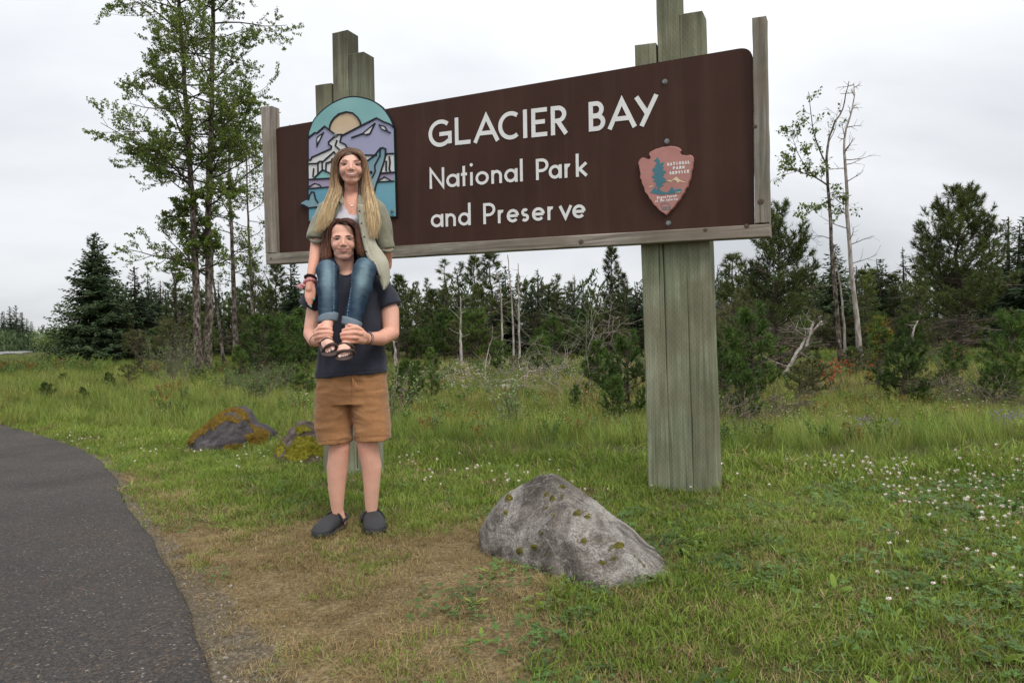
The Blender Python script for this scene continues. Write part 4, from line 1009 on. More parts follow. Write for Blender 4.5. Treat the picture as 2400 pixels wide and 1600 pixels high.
# fallen birch in the bog
lg = empty('fallen_birch', tuple(foot(1180, 19))); tag(lg, 'fallen silver birch trunk lying in the bog with upturned dead branches', 'log')
bpy.context.view_layer.update(); mb = MB()
pl = [(1070, 909), (1110, 911), (1140, 913), (1185, 911), (1230, 914), (1262, 919), (1300, 921)]
pts = cr([np.array(P(x, y-4, 18.6)) for x, y in pl], 20); tube(mb, pts, [.03+.065*min(1, i/12) for i in range(20)], 8, jit=.04); mb.build('trunk', m_deadwood, lg, True)
br = MB(); lv = []
for k, (x0, y0, L1, dx, dz) in enumerate([(1140, 905, 1.2, -.55, .9), (1140, 905, 1.5, .25, 1.0), (1165, 905, .9, .5, .5), (1200, 905, 1.0, .6, .45), (1238, 908, .9, -.2, .8), (1275, 910, 1.3, .7, .7), (1120, 905, .8, -.9, .3), (1180, 902, 1.1, .9, .3), (1250, 905, 1.0, .8, .2), (1085, 905, .6, -.8, .2)]):
    limb(br, lv, np.array(P(x0, y0, 18.6)), (dx, random.uniform(-.3, .3), dz), L1, .028, 1, rs_, -.02, .6, 6, 0, .005, .3)
tag(br.build('branches', m_twig_w, lg), kind='stuff')
# tangle of dead arching stems near the right post
for (cx1, cyb, Yd, n1, H1, lab) in ((1345, 905, 17, 11, 2.4, 'tangle of arching dead silver stems left of the right post'), (1195, 880, 22, 5, 1.0, 'small bare grey bush behind the fallen birch'),
        (1800, 960, 10.5, 12, .75, 'bare grey twiggy shrub low down right of the right post'), (1700, 975, 9.5, 10, .7, 'bare grey twigs at the right side of the right post'),
        (2340, 960, 11, 12, .8, 'bare twiggy brush under the pine sprigs at the right edge'), (2250, 925, 14, 10, .8, 'grey twiggy brush at the foot of the big shore pine'),
        (1040, 905, 20, 3, .7, 'small dark bare sprig in the bog right of the man'), (2200, 940, 12.5, 10, .6, 'grey heath twigs beside the near round pine')):
    rt = empty('dead_shrub', tuple(foot(cx1, Yd))); tag(rt, lab, 'shrub'); bpy.context.view_layer.update(); br = MB(); f_ = foot(cx1, Yd)
    for k in range(n1):
        a = random.uniform(0, 6.28); limb(br, [], np.array(f_)+np.array([random.uniform(-.4, .4), random.uniform(-.3, .3), 0])*min(1, H1), (math.cos(a)*.8, math.sin(a)*.5, .9), H1*random.uniform(.6, 1.1), .011 if H1 > 1 else .006, 2, rs_, -.07, .8, 7, 0, .0035, .35)
    tag(br.build('stems', m_twig if Yd < 15 else m_twig_w, rt), kind='stuff')

# ---- large shore pines
big = pine_mesh(8, 3.6, 91, m_pine, .25, 22, 190, .16, .55, .4, .016, nd_w=.10)
HTS[id(big)] = 8
conifer(2251, 446, 27, big, 'big spreading shore pine with a grey brown lower crown near the right edge', 'pine_tree', wide=.92)
mid = pine_mesh(6, 2.5, 93, m_pine, .21, 20, 150, .22, .5, .5, .015, nd_w=.11, lean=(.1, 0)); HTS[id(mid)] = 6
conifer(1818, 486, 21, mid, 'ragged pine with bare grey side limbs behind the lower right corner of the board', 'pine_tree', wide=.82)
brown = pine_mesh(3.2, 1.6, 95, m_pine_brown, .16, 14, 60, .2, .4, .75, .014, nd_w=.1); HTS[id(brown)] = 3.2
conifer(1722, 690, 17, brown, 'greyish half dead pine right beside the right post', 'pine_tree', wide=1.0)
# ---- nearer bushes
red = pine_mesh(1.9, .62, 97, m_pine_near, .14, 20, 42, .45, .5, .2, .02, nd_w=.13, red=.35); HTS[id(red)] = 1.9
NB = [
 (2117, 800, 12.6, BUSH[1], 1.05, 'round topped small pine on a dark stem in front of the big shore pine'),
 (2060, 745, 15.0, red, 1.0, 'small pine with rusty red needles behind the round topped one'),
 (1763, 728, 14.5, BUSH[3], .95, 'dense dome shaped young pine just right of the right post'),
 (1690, 800, 12.5, BUSH[2], .9, 'young pine touching the right side of the right post'),
 (1742, 870, 10.2, BUSH[0], .8, 'low bright green pine sprig in front of the dome shaped one'),
 (2372, 742, 12.0, BUSH[1], .9, 'pine boughs reaching in from the right edge'),
 (2330, 852, 11.5, BUSH[0], 1.0, 'low pine sprigs over bare brush at the right edge'),
 (2235, 845, 17, BUSH[2], 1.2, 'small flat pine at the foot of the big shore pine'),
 (1470, 790, 11.5, BUSH[3], .85, 'dense green pine bush against the left side of the right post'),
 (1435, 880, 10.5, BUSH[0], .85, 'lower pine bush in front of the dense one left of the right post'),
 (1400, 800, 17, BUSH[2], 1.2, 'small pine among the dead stems left of the right post'),
 (1010, 860, 15.5, BUSH[2], .85, 'small dark pine sapling in the grass right of the man'),
 (955, 845, 14.5, BUSH[0], 1.0, 'little green pine beside the man\'s shorts'),
 (1012, 815, 25, BUSH[2], 1.1, 'small upright pine at the edge of the cotton grass'),
 (1170, 800, 25, BUSH[1], 1.0, 'small pine in the cotton grass behind the fallen birch'),
 (1260, 790, 24, BUSH[0], 1.1, 'small pine at the right end of the cotton grass'),
 (1345, 900, 12.5, BUSH[2], .8, 'low pine in the grass in front of the arching dead stems'),
 (107, 893, 15.5, BUSH[0], 1.5, 'leftmost dark pine seedling in the verge grass'),
 (193, 903, 14.5, BUSH[2], 1.5, 'second dark pine seedling from the left in the verge grass'),
 (148, 872, 20, BUSH[3], 1.3, 'farther dark pine seedling behind the leftmost one'),
 (562, 812, 21, BUSH[2], 1.0, 'dark young pine right of the cottonwood trunks'),
 (622, 748, 26, BUSH[1], 1.3, 'round bright pine bush under the left corner of the sign'),
 (668, 745, 30, BUSH[3], 1.3, 'pine bush behind the man\'s elbow under the board'),
 (1650, 745, 20, BUSH[3], 1.0, 'pine bush whose top shows right behind the right post'),
]
for px, top, Yd, pr, wd_, lab in NB: conifer(px, top, Yd, pr, lab, 'young_pine', cat='shrub', wide=wd_)
# scrub scattered through the open bog, nothing tells one from another
random.seed(404)
for k in range(64):
    px = random.choice([random.uniform(930, 1480), random.uniform(1690, 2420), random.uniform(1690, 2420), random.uniform(230, 740)]); Yd = random.uniform(13 if px > 1650 else 17, 30)
    h_ = random.uniform(.35, .95)*(1 if px > 1650 else .8); f_ = foot(px, Yd)
    plant_tree('shore_pine', random.choice(BUSH+BRN+BRN), f_, 'knee high pine scrub scattered over the open bog', 'shrub', 'pine scrub of the open bog', h_/1.7, sx=random.uniform(1, 1.6))
# willows and leafy shrubs
def leafy_shrub(name, px, Yd, H1, n1, label, mat=None, leaf=.07, per=7, spread=.5, cat='shrub', up=.05):
    f_ = foot(px, Yd); rt = empty(name, tuple(f_)); tag(rt, label, cat); bpy.context.view_layer.update(); br = MB(); lv = []
    for k in range(n1):
        a = random.uniform(0, 6.28); o_ = np.array([random.gauss(0, .25), random.gauss(0, .2), 0])*H1*spread*1.6
        limb(br, lv, np.array(f_)+o_, (math.cos(a)*spread, math.sin(a)*spread, 1), H1*random.uniform(.6, 1.05), .009*H1**.5, 1, rs_, up, .45, 5, 1, .003, .18)
        lv.append(([np.array(f_)+o_, np.array(f_)+o_+np.array([math.cos(a)*spread, math.sin(a)*spread, 1])*H1*.6], 1))
    tag(br.build('stems', m_twig, rt), kind='stuff'); leaves_mesh(lv, per, leaf, mat or m_willow, rs_, 0, .34).build('foliage', mat or m_willow, rt)
for a in ((406, 19, 1.25, 26, 'pale green willow bush in front of the cottonwood trunks'), (386, 25, 1.8, 12, 'wispy willow with light shoots behind the willow bush'),
          (600, 15, .8, 22, 'low pale willow bush right of the cottonwood foot'), (645, 18, .9, 20, 'pale willow bush beside the man\'s hip'),
          (540, 17, .7, 14, 'small pale willow between the cottonwood foot and the low willow bush'), (1195, 9.8, .75, 12, 'young pale willow in the grass before the fallen birch'),
          (918, 10.5, .9, 14, 'pale leafy shoots beside the man\'s shorts'), (430, 29, 1.9, 12, 'tall willow shoots directly left of the cottonwood trunks')):
    leafy_shrub('willow_shrub', *a)
leafy_shrub('roadside_bush', 142, 60, 2.3, 60, 'round light green bush beside the far road', leaf=.3, per=12, spread=.7)
leafy_shrub('roadside_bush', 200, 52, 1.5, 40, 'lower green bush at the foot of the lone spruce', leaf=.26, per=12, spread=.9)
leafy_shrub('red_leaved_shrub', 1972, 15.5, .95, 9, 'small shrub with bright orange red leaves below the bare trunks', m_redleaf, .1, 2.2, .55)
leafy_shrub('red_leaved_shrub', 1478, 15.5, 1.25, 7, 'rusty red leaves above the bush left of the right post', m_redleaf, .09, 2.2, .5)
leafy_shrub('red_leaved_shrub', 2226, 18, 1.35, 3, 'few red leaves under the big shore pine', m_redleaf, .08, 1.2, .4)
# ================================================================== BOULDERS
def remesh(mb, voxel, smooth=2, fac=.5):
    """closed overlapping shapes -> one continuous skin (vertices, quads)"""
    me = mb.mesh('tmp', m_ground); o = bpy.data.objects.new('tmp', me); COL.objects.link(o)
    r = o.modifiers.new('r', 'REMESH'); r.mode = 'VOXEL'; r.voxel_size = voxel
    if smooth: s = o.modifiers.new('s', 'SMOOTH'); s.iterations = smooth; s.factor = fac
    bpy.context.view_layer.update(); dg = bpy.context.evaluated_depsgraph_get(); e = o.evaluated_get(dg); m2 = e.to_mesh()
    V = np.empty(len(m2.vertices)*3); m2.vertices.foreach_get('co', V); V = V.reshape(-1, 3)
    L_ = np.empty(len(m2.loops), np.int32); m2.loops.foreach_get('vertex_index', L_)
    n = len(m2.polygons); tot = np.empty(n, np.int32); m2.polygons.foreach_get('loop_total', tot)
    if len(L_) == 4*n: F_ = L_.reshape(-1, 4)
    else:
        st = np.cumsum(tot)-tot; F_ = np.array([[L_[s], L_[s+1], L_[s+2], L_[s+(3 if t_ > 3 else 2)]] for s, t_ in zip(st, tot)])
    e.to_mesh_clear(); bpy.data.objects.remove(o); bpy.data.meshes.remove(me)
    return V, F_
def vnormals(V, F_):
    n = np.cross(V[F_[:, 2]]-V[F_[:, 0]], V[F_[:, 3]]-V[F_[:, 1]]); N_ = np.zeros_like(V)
    for k in range(4): np.add.at(N_, F_[:, k], n)
    return N_/np.maximum(np.linalg.norm(N_, axis=1, keepdims=True), 1e-9)
def mesh_obj(name, V, F_, mat, parent=None, col=None, smooth=True):
    mb = MB(); mb.add(V, F_, np.ones((len(V), 3)) if col is None else col); return mb.build(name, mat, parent, smooth)
def inpoly(q, poly_):
    x, y = q[:, 0], q[:, 1]; c = np.zeros(len(q), bool); n = len(poly_)
    for i in range(n):
        (x1, y1), (x2, y2) = poly_[i], poly_[(i+1) % n]
        if y1 == y2: continue
        k = ((y1 > y) != (y2 > y)) & (x < (x2-x1)*(y-y1)/(y2-y1)+x1); c ^= k
    return c
def boulder(name, label, pts, back, vox, mat, rough, moss_fn, moss_mat, seed, moss_dens=3500, groups=None):
    """convex hull of points on the visible skin (px, py, distance) and its far side, weathered by noise"""
    mb = MB()
    for g_ in (groups or [range(len(pts))]):
        P_ = [P(*pts[i]) for i in g_]
        P_ += [P(*p) for p in back] if not groups else [p+Vector((0, .32, -.02)) for p in P_]
        P_ += [Vector((p.x, p.y, p.z-.12)) for p in P_ if p.z < .25]
        bm = bmesh.new(); [bm.verts.new(p) for p in P_]; r = bmesh.ops.convex_hull(bm, input=bm.verts)
        bmesh.ops.delete(bm, geom=list({g for g in r['geom_interior']+r['geom_unused'] if isinstance(g, bmesh.types.BMVert)}), context='VERTS')
        bmesh.ops.triangulate(bm, faces=bm.faces); bm.verts.index_update()
        mb.add([v.co[:] for v in bm.verts], [[v.index for v in f.verts] for f in bm.faces]); bm.free()
    V, F_ = remesh(mb, vox, 1, .5); N_ = vnormals(V, F_)
    fr = np.random.RandomState(seed+90); ext = V.max(0)-V.min(0)
    for _ in range(34):
        dd = fr.normal(size=3); dd[1] = -abs(dd[1]); dd[2] = abs(dd[2])*.8; dd /= np.linalg.norm(dd); h_ = V@dd; o_ = h_.max()-fr.uniform(.004, .026)*ext.mean()
        V = V-dd*np.maximum(0, h_-o_)[:, None]*.92
    N_ = vnormals(V, F_)
    a = fbm(V*4.5, seed, 3); rid = 1-np.abs(fbm(V*7, seed+3, 3))*2.2; fine = fbm(V*38, seed+5, 3)
    st_ = fbm(V*np.array([9, 9, 22]), seed+9, 3)
    V = V+N_*(a*rough*1.3+rid*rough*.5+fine*rough*.2+st_*rough*.35)[:, None]
    N_ = vnormals(V, F_); mo = moss_fn(V, N_)
    V = V+N_*(mo*.012*(1+fbm(V*60, seed+8, 2)))[:, None]
    c = np.stack([mo, fbm(V*3, seed+11, 3)*.5+.5, np.clip(N_[:, 2], 0, 1)], 1)
    root = empty(name, (float(V[:, 0].mean()), float(V[:, 1].mean()), float(V[:, 2].min()))); tag(root, label, 'boulder'); bpy.context.view_layer.update()
    mesh_obj('rock', V, F_, mat, root, c)
    rr = np.random.RandomState(seed); k = np.where(rr.rand(len(V)) < mo*moss_dens/1e4)[0]; K = 5
    if len(k):
        B = np.repeat(V[k], K, 0)+rr.normal(size=(len(k)*K, 3))*vox*.6; D = np.repeat(N_[k], K, 0)+rr.normal(size=(len(B), 3))*.7
        mm = MB(); tris_at(mm, B-D*.002, D, rr.uniform(.008, .018, len(B)), np.full(len(B), .005), tint(len(B), .6, 1.35)); tag(mm.build('moss', moss_mat, root), kind='stuff')
    return root
def rock_mat(name, stops, lich, moss, vein=True):
    m, t, b = new_mat(name); v = coord(t); s3 = t.nodes.new('ShaderNodeSeparateColor'); t.links.new(attr(t), s3.inputs[0])
    c = ramp(t, tex_noise(t, v, 5, 8, .68, .5), stops)
    c = mixc(t, ramp(t, tex_noise(t, v, 3.2, 7, .7, .8), [(.47, (0, 0, 0)), (.6, (.8, .8, .8))]), c, lich)
    spk = ramp(t, tex_noise(t, v, 130, 3, .6), [(.35, (.62, .6, .6)), (.5, (1, 1, 1)), (.66, (1.4, 1.4, 1.4))]); c = mixc(t, 1.0, c, spk, 'MULTIPLY')
    if vein:
        c = mixc(t, ramp(t, mth('ABSOLUTE', mth('SUBTRACT', tex_noise(t, v, 2.6, 5, .6, 1.2), .5, nt=t), nt=t), [(.0, (.4, .4, .4)), (.008, (0, 0, 0))]), c, srgb(204, 200, 194))
        spots = ramp(t, tex_noise(t, v, 17, 3, .5), [(.66, (0, 0, 0)), (.70, (.85, .85, .85))]); c = mixc(t, spots, c, srgb(84, 76, 46))
    c = mixc(t, ramp(t, s3.outputs[0], [(.3, (0, 0, 0)), (.55, (1, 1, 1))]), c, ramp(t, tex_noise(t, v, 40, 4), [(.3, moss[0]), (.7, moss[1])]))
    t.links.new(c, b.inputs['Base Color']); b.inputs['Roughness'].default_value = .9; b.inputs['Specular IOR Level'].default_value = .2
    bump(t, b, tex_noise(t, v, 55, 8, .7), .9, .012); return m
m_rock_pale = rock_mat('pale_lichen_rock', [(.3, srgb(54, 50, 47)), (.45, srgb(90, 84, 78)), (.6, srgb(124, 117, 109)), (.75, srgb(160, 154, 145))], srgb(164, 159, 151), (srgb(70, 66, 30), srgb(110, 104, 44)))
m_rock_dark = rock_mat('dark_slate_rock', [(.3, srgb(50, 46, 47)), (.5, srgb(74, 69, 70)), (.7, srgb(102, 96, 96))], srgb(88, 83, 82), (srgb(84, 66, 24), srgb(128, 102, 38)), False)
m_rock_brown = rock_mat('brown_lichen_rock', [(.3, srgb(58, 47, 41)), (.5, srgb(92, 80, 71)), (.7, srgb(128, 116, 106))], srgb(136, 128, 116), (srgb(92, 88, 20), srgb(146, 138, 40)), False)
m_moss_gold = leaf_mat('golden_moss', [srgb(92, 70, 26), srgb(126, 100, 36), srgb(148, 126, 52)], .2, .9, 6)
m_moss_green = leaf_mat('yellow_green_moss', [srgb(82, 78, 26), srgb(116, 108, 36), srgb(142, 132, 50)], .2, .9, 6)
ZR = zpx(0, 1080, 1060, 4.127)
f1 = [(*ZR(*p), y) for *p, y in [(182, 940, 2.98), (200, 800, 3.0), (300, 610, 3.05), (450, 440, 3.2), (620, 345, 3.3), (760, 250, 3.25), (900, 202, 3.22), (980, 240, 3.22), (1120, 365, 3.2), (1350, 550, 3.15), (1620, 765, 3.08), (1890, 985, 2.98), (2190, 1265, 2.86),
      (2150, 1370, 2.80), (1820, 1450, 2.70), (1500, 1500, 2.66), (1230, 1500, 2.67), (1060, 1390, 2.74), (880, 1320, 2.80), (690, 1245, 2.85), (520, 1125, 2.9), (350, 1010, 2.94), (930, 470, 2.98), (1090, 660, 2.88), (1120, 980, 2.76), (520, 700, 2.97), (1700, 1050, 2.80)]]
f1 = [(1362+(x_-1362)*1.065, 1262+(y_-1262)*(1.03 if y_ < 1262 else 1.12), Y_+.34*max(0, 1-(x_-1120)/300)) for x_, y_, Y_ in f1]
b1_ = [(1190, 1215, 3.75), (1260, 1160, 3.75), (1330, 1170, 3.65), (1430, 1230, 3.45), (1560, 1310, 3.25)]
ZD = zpx(0, 1080, 1060, 4.127)
spots = [(ZD(975, 335), 9), (ZD(830, 400), 13), (ZD(890, 450), 9), (ZD(440, 590), 7), (ZD(725, 905), 9), (ZD(580, 950), 11), (ZD(1520, 905), 15), (ZD(1200, 855), 10), (ZD(1370, 1060), 12), (ZD(1120, 600), 12), (ZD(1220, 630), 10), (ZD(830, 535), 8), (ZD(470, 450), 13), (ZD(910, 615), 5), (ZD(790, 785), 6), (ZD(1480, 1030), 6), (ZD(1360, 855), 5), (ZD(980, 430), 6)]
def moss1(V, N_):
    q = proj(V); m = np.zeros(len(V))
    for (c_, r_) in spots: m = np.maximum(m, sstep(1.15, .6, np.hypot(q[:, 0]-c_[0], (q[:, 1]-c_[1])*1.3)/(r_*.85)+.4*fbm(V*40, 5, 2)))
    return m*(V[:, 1] < 3.5)*sstep(-.35, .1, fbm(V*26, 15, 3)+.1)
boulder('boulder', 'large pale lichen spotted boulder in the foreground grass', f1, b1_, .011, m_rock_pale, .017, moss1, m_moss_green, 3, 2500)
ZQ = zpx(0, 400, 880, 3.563)
def gy_(px, py): return G(px, py).y
f2 = [(*ZQ(*p), y) for *p, y in [(122, 558, 6.9), (200, 490, 6.95), (330, 385, 7.05), (460, 278, 7.1), (520, 265, 7.12), (600, 300, 7.15), (650, 390, 7.05), (740, 425, 6.95), (812, 485, 6.9), (805, 550, 6.8), (660, 615, 6.58), (540, 645, 6.48), (420, 640, 6.48), (280, 590, 6.55), (500, 350, 6.8), (570, 385, 6.72), (560, 560, 6.45),
   (350, 430, 6.8), (180, 575, 6.7), (700, 480, 6.72)]]
dy2 = G(551, 1060).y-6.45; f2 = [(x_, y_, Y_+dy2) for x_, y_, Y_ in f2]
def moss_poly(polys, seed, wob=9):
    def f(V, N_):
        q = proj(V)+wob*np.stack([fbm(V*9, seed, 3), fbm(V*9, seed+1, 3)], 1); m = np.zeros(len(V), bool)
        for p_ in polys: m |= inpoly(q, [ZQ(*a) for a in p_])
        return np.clip(m*(.75+.9*fbm(V*22, seed+2, 3)+.35), 0, 1)*(V[:, 1] < np.median(V[:, 1])+.25)
    return f
boulder('boulder', 'dark pointed boulder with golden moss along its ridges, left of the pair', f2, [(450, 1000, 7.7), (520, 975, 7.8), (600, 1000, 7.7)], .014, m_rock_dark, .030,
        moss_poly([[(100, 560), (330, 360), (470, 265), (520, 300), (430, 362), (330, 440), (240, 520), (180, 590)], [(470, 255), (600, 280), (660, 390), (600, 372), (520, 300)], [(370, 405), (440, 345), (540, 338), (600, 385), (560, 405), (480, 375), (390, 430), (360, 480)],
                   [(640, 395), (830, 465), (820, 560), (700, 610), (625, 585), (615, 505), (715, 485), (650, 430)], [(450, 575), (600, 570), (600, 640), (440, 640)]], 77), m_moss_gold, 12, 5200, [[2, 3, 4, 5, 6, 14, 15, 11, 12, 13, 17, 16, 10], [0, 1, 2, 17, 13, 18, 12], [6, 7, 8, 9, 10, 19, 11, 16]])
f3 = [(*ZQ(*p), y) for *p, y in [(835, 740, 5.95), (870, 640, 6.0), (920, 540, 6.1), (1000, 440, 6.2), (1060, 392, 6.25), (1180, 395, 6.25), (1250, 430, 6.2), (1330, 520, 6.1), (1330, 720, 5.85), (1150, 735, 5.72), (1000, 735, 5.75), (900, 740, 5.8), (1100, 520, 5.95)]]
dy3 = G(722, 1084).y-5.72; f3 = [(x_, y_, Y_+dy3) for x_, y_, Y_ in f3]
boulder('boulder', 'rounded brown boulder with yellow green moss right behind the man\'s legs', f3, [(690, 1030, 6.8+dy3), (750, 1010, 6.8+dy3)], .015, m_rock_brown, .045,
        moss_poly([[(1050, 530), (1150, 515), (1240, 540), (1350, 600), (1300, 690), (1180, 655), (1080, 740), (940, 705), (955, 620)], [(1035, 430), (1140, 400), (1180, 450), (1060, 500)], [(860, 640), (930, 540), (960, 580), (900, 700)]], 37), m_moss_green, 22, 5200)

# ================================================================== PEOPLE
def pp(x, y, Y): return np.array(P(x, y, Y))
def capsule(mb, a, ra, b, rb, n=16):
    a = np.array(a, float); b = np.array(b, float); d = b-a; L_ = np.linalg.norm(d)
    if L_ < 1e-6: sphere(mb, a, ra, 14, 9); return
    pts, rad = [], []
    for k in range(5): th = math.pi/2*(1-k/4)*.98; pts.append(a-d/L_*ra*math.sin(th)); rad.append(max(ra*math.cos(th), 1e-4))
    for k in range(1, 4): f = k/4; pts.append(a+d*f); rad.append(ra+(rb-ra)*f)
    for k in range(5): th = math.pi/2*(k/4)*.98; pts.append(b+d/L_*rb*math.sin(th)); rad.append(max(rb*math.cos(th), 1e-4))
    x, y = frame_from(d); i0 = mb.n; vs = []
    for p_, r_ in zip(pts, rad):
        for k in range(n): t_ = 2*math.pi*k/n; vs.append(Vector(p_)+x*(math.cos(t_)*r_)+y*(math.sin(t_)*r_))
    m_ = len(pts); f = [(i*n+k, i*n+(k+1) % n, (i+1)*n+(k+1) % n, (i+1)*n+k) for i in range(m_-1) for k in range(n)]
    mb.add([tuple(v) for v in vs], f); mb.f.append(np.array([[i0+k for k in range(n)][::-1]])); mb.f.append(np.array([[i0+(m_-1)*n+k for k in range(n)]]))
def chain(mb, pts):
    """pts: list of (x, y, Y, r)"""
    for a, b in zip(pts[:-1], pts[1:]): capsule(mb, pp(*a[:3]), a[3], pp(*b[:3]), b[3])
def loft(mb, rings, n=36, ex=2.3):
    """rings: (centre, half width, half depth, tilt dy) horizontal superellipses -> closed shape"""
    i0 = mb.n; vs = []
    for c, rx, ry, tl in rings:
        for k in range(n):
            t_ = 2*math.pi*k/n; cx, sx = math.cos(t_), math.sin(t_); q = (abs(cx)**ex+abs(sx)**ex)**(-1/ex)
            vs.append((c[0]+rx*cx*q, c[1]+ry*sx*q, c[2]+tl*cx*q))
    m_ = len(rings); mb.add(vs, [(i*n+k, i*n+(k+1) % n, (i+1)*n+(k+1) % n, (i+1)*n+k) for i in range(m_-1) for k in range(n)])
    mb.f.append(np.array([[i0+k for k in range(n)][::-1]])); mb.f.append(np.array([[i0+(m_-1)*n+k for k in range(n)]]))
def ring(x, y, Y, hw, ry, tl=0):
    return (pp(x, y, Y), hw*Y/FPX, ry, tl)
def gloft(mb, path, n=24):
    """sleeve-like tube with flat ends: path (x, y, Y, ra, rb): ra across the picture, rb in depth"""
    pts = [pp(*p[:3]) for p in path]; vs = []; i0 = mb.n; x = None
    for i, p in enumerate(pts):
        d = Vector(pts[min(i+1, len(pts)-1)]-pts[max(i-1, 0)]).normalized(); y = Vector((0, 1, 0)); y = (y-d*y.dot(d)).normalized(); x = d.cross(y)
        for k in range(n): t_ = 2*math.pi*k/n; vs.append(Vector(p)+x*(math.cos(t_)*path[i][3])+y*(math.sin(t_)*path[i][4]))
    m_ = len(pts); mb.add([tuple(v) for v in vs], [(i*n+k, (i+1)*n+k, (i+1)*n+(k+1) % n, i*n+(k+1) % n) for i in range(m_-1) for k in range(n)])
    mb.f.append(np.array([[i0+k for k in range(n)]])); mb.f.append(np.array([[i0+(m_-1)*n+k for k in range(n)][::-1]]))
def ell(mb, c, r, R3=None, nu=20, nv=13): sphere(mb, c, r, nu, nv, R3)
def cut(V, F_, poly_, ymax=99):
    c = V[F_].mean(1); k = inpoly(proj(c), poly_) & (c[:, 1] < ymax); N_ = np.cross(V[F_[:, 2]]-V[F_[:, 0]], V[F_[:, 3]]-V[F_[:, 1]])
    vd = c-np.array(CPOS); N1 = N_/np.maximum(np.linalg.norm(N_, axis=1, keepdims=True), 1e-9); k &= ((N_*vd).sum(1) < 0) | (N1[:, 2] > .5); return F_[~k]
class Head:
    def __init__(s, px, py, Y, tilt, k, fem=False):
        s.c = pp(px, py, Y); s.s = 1.0; t_ = R(tilt); s.k = k
        f = np.array([-s.c[0], -s.c[1], 0]); f /= np.linalg.norm(f); s.f = f; rh = np.array([-f[1], f[0], 0]); zu = np.array([0, 0, 1.])
        s.r = rh*math.cos(t_)+zu*math.sin(t_); s.u = zu*math.cos(t_)-rh*math.sin(t_); s.fem = fem
        s.R3 = Matrix([[s.r[k_], -f[k_], s.u[k_]] for k_ in range(3)])
    def w(s, x, y, z): return s.c+s.r*x+s.u*y+s.f*z
    def parts(s, mb):
        K = s.k; hw, ch, my, ny = K['hw'], K['chin'], K['my'], K['ny']
        e = lambda x, y, z, rx, ry, rz: ell(mb, s.w(x, y, z), (rx, rz, ry), s.R3)
        k = lambda a, ra, b, rb: capsule(mb, s.w(*a), ra, s.w(*b), rb)
        e(0, K['top']-.076, -.018, hw*1.02, .076, .090); e(0, -.006, .004, hw, .086, .081); e(0, ch*.44, .014, hw*K.get('jaw', .80), abs(ch)*.50, .068); e(0, ch+.024, .042, .030, .024, .030)
        e(0, my-.004, .040, .033, .030, .0395)
        for q in (-1, 1):
            e(q*.033, ny+.008, .046, .030, .028, .027); k((q*K.get('jx', .036), ch*.62, .022), .020, (q*.014, ch+.022, .044), .019)
            k((q*.014, K['by'], .073), .010, (q*.048, K['by']-.002, .056), .011); e(q*.0120, ny+.005, .0850, .0075, .0065, .008)
        k((0, .006, .079), .008, (0, ny+.009, .0925), .0098)
        mw = K['mw']
        for q in (-1, 1):
            k((q*mw*.8, my+.004, .066), .004, (q*.006, my+.002, .0815), .005); k((q*mw*.7, my-.003, .066), .004, (q*.005, my-.010, .080), .0062)
    def sculpt(s, V, N_, col, skin, lip, flush=.35):
        K = s.k; my, ny, ex, mw, by = K['my'], K['ny'], K['ex'], K['mw'], K['by']
        L_ = V-s.c; x = L_@s.r; y = L_@s.u; z = L_@s.f; near = (np.abs(x) < .12) & (np.abs(y) < .15) & (np.abs(z) < .15)
        g = lambda cx, cy, sx, sy, zz=.02: np.exp(-((x-cx)/sx)**2-((y-cy)/sy)**2)*(z > zz)*near
        d = 0
        for q in (-1, 1): d = d-.0060*g(q*ex, .000, .0150, .0085)+.0030*g(q*.034, ny+.014, .016, .012)-.0025*g(q*mw*.98, my+.008, .006, .014)
        V = V+s.f*d[:, None]
        sm_ = K['smile']; yl = my+sm_*(x/mw)**2; inm = (np.abs(x) < mw) & (z > .02) & near; taper = np.sqrt(np.clip(1-(x/mw)**2, 0, 1))
        up_ = np.clip(1-np.abs(y-(yl+.0045*taper))/.0050, 0, 1)*inm*taper; lo_ = np.clip(1-np.abs(y-(yl-.0085*taper))/.0078, 0, 1)**.6*inm*taper
        line = np.clip(1-np.abs(y-yl)/.0032, 0, 1)**.5*inm
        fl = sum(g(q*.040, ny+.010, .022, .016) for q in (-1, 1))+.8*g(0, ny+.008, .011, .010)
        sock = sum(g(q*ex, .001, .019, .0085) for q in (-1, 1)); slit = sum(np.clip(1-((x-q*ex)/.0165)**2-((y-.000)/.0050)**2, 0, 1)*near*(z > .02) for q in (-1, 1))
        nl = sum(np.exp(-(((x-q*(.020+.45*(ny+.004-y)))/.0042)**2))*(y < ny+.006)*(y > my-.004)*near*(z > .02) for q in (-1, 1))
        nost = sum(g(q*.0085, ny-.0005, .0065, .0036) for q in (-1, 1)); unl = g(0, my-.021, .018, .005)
        side = sstep(.050, .072, np.abs(x))*near*(z > -.03)  # face sides, sockets, folds, under nose and lip: shading painted into skin colour
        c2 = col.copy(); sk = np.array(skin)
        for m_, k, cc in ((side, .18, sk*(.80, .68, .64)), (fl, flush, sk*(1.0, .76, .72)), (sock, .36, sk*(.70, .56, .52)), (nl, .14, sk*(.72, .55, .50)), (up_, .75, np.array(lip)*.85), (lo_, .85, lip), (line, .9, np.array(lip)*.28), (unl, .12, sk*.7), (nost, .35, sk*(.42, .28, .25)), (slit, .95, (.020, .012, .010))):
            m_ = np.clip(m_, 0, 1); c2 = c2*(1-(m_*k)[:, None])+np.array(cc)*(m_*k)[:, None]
        return V, c2
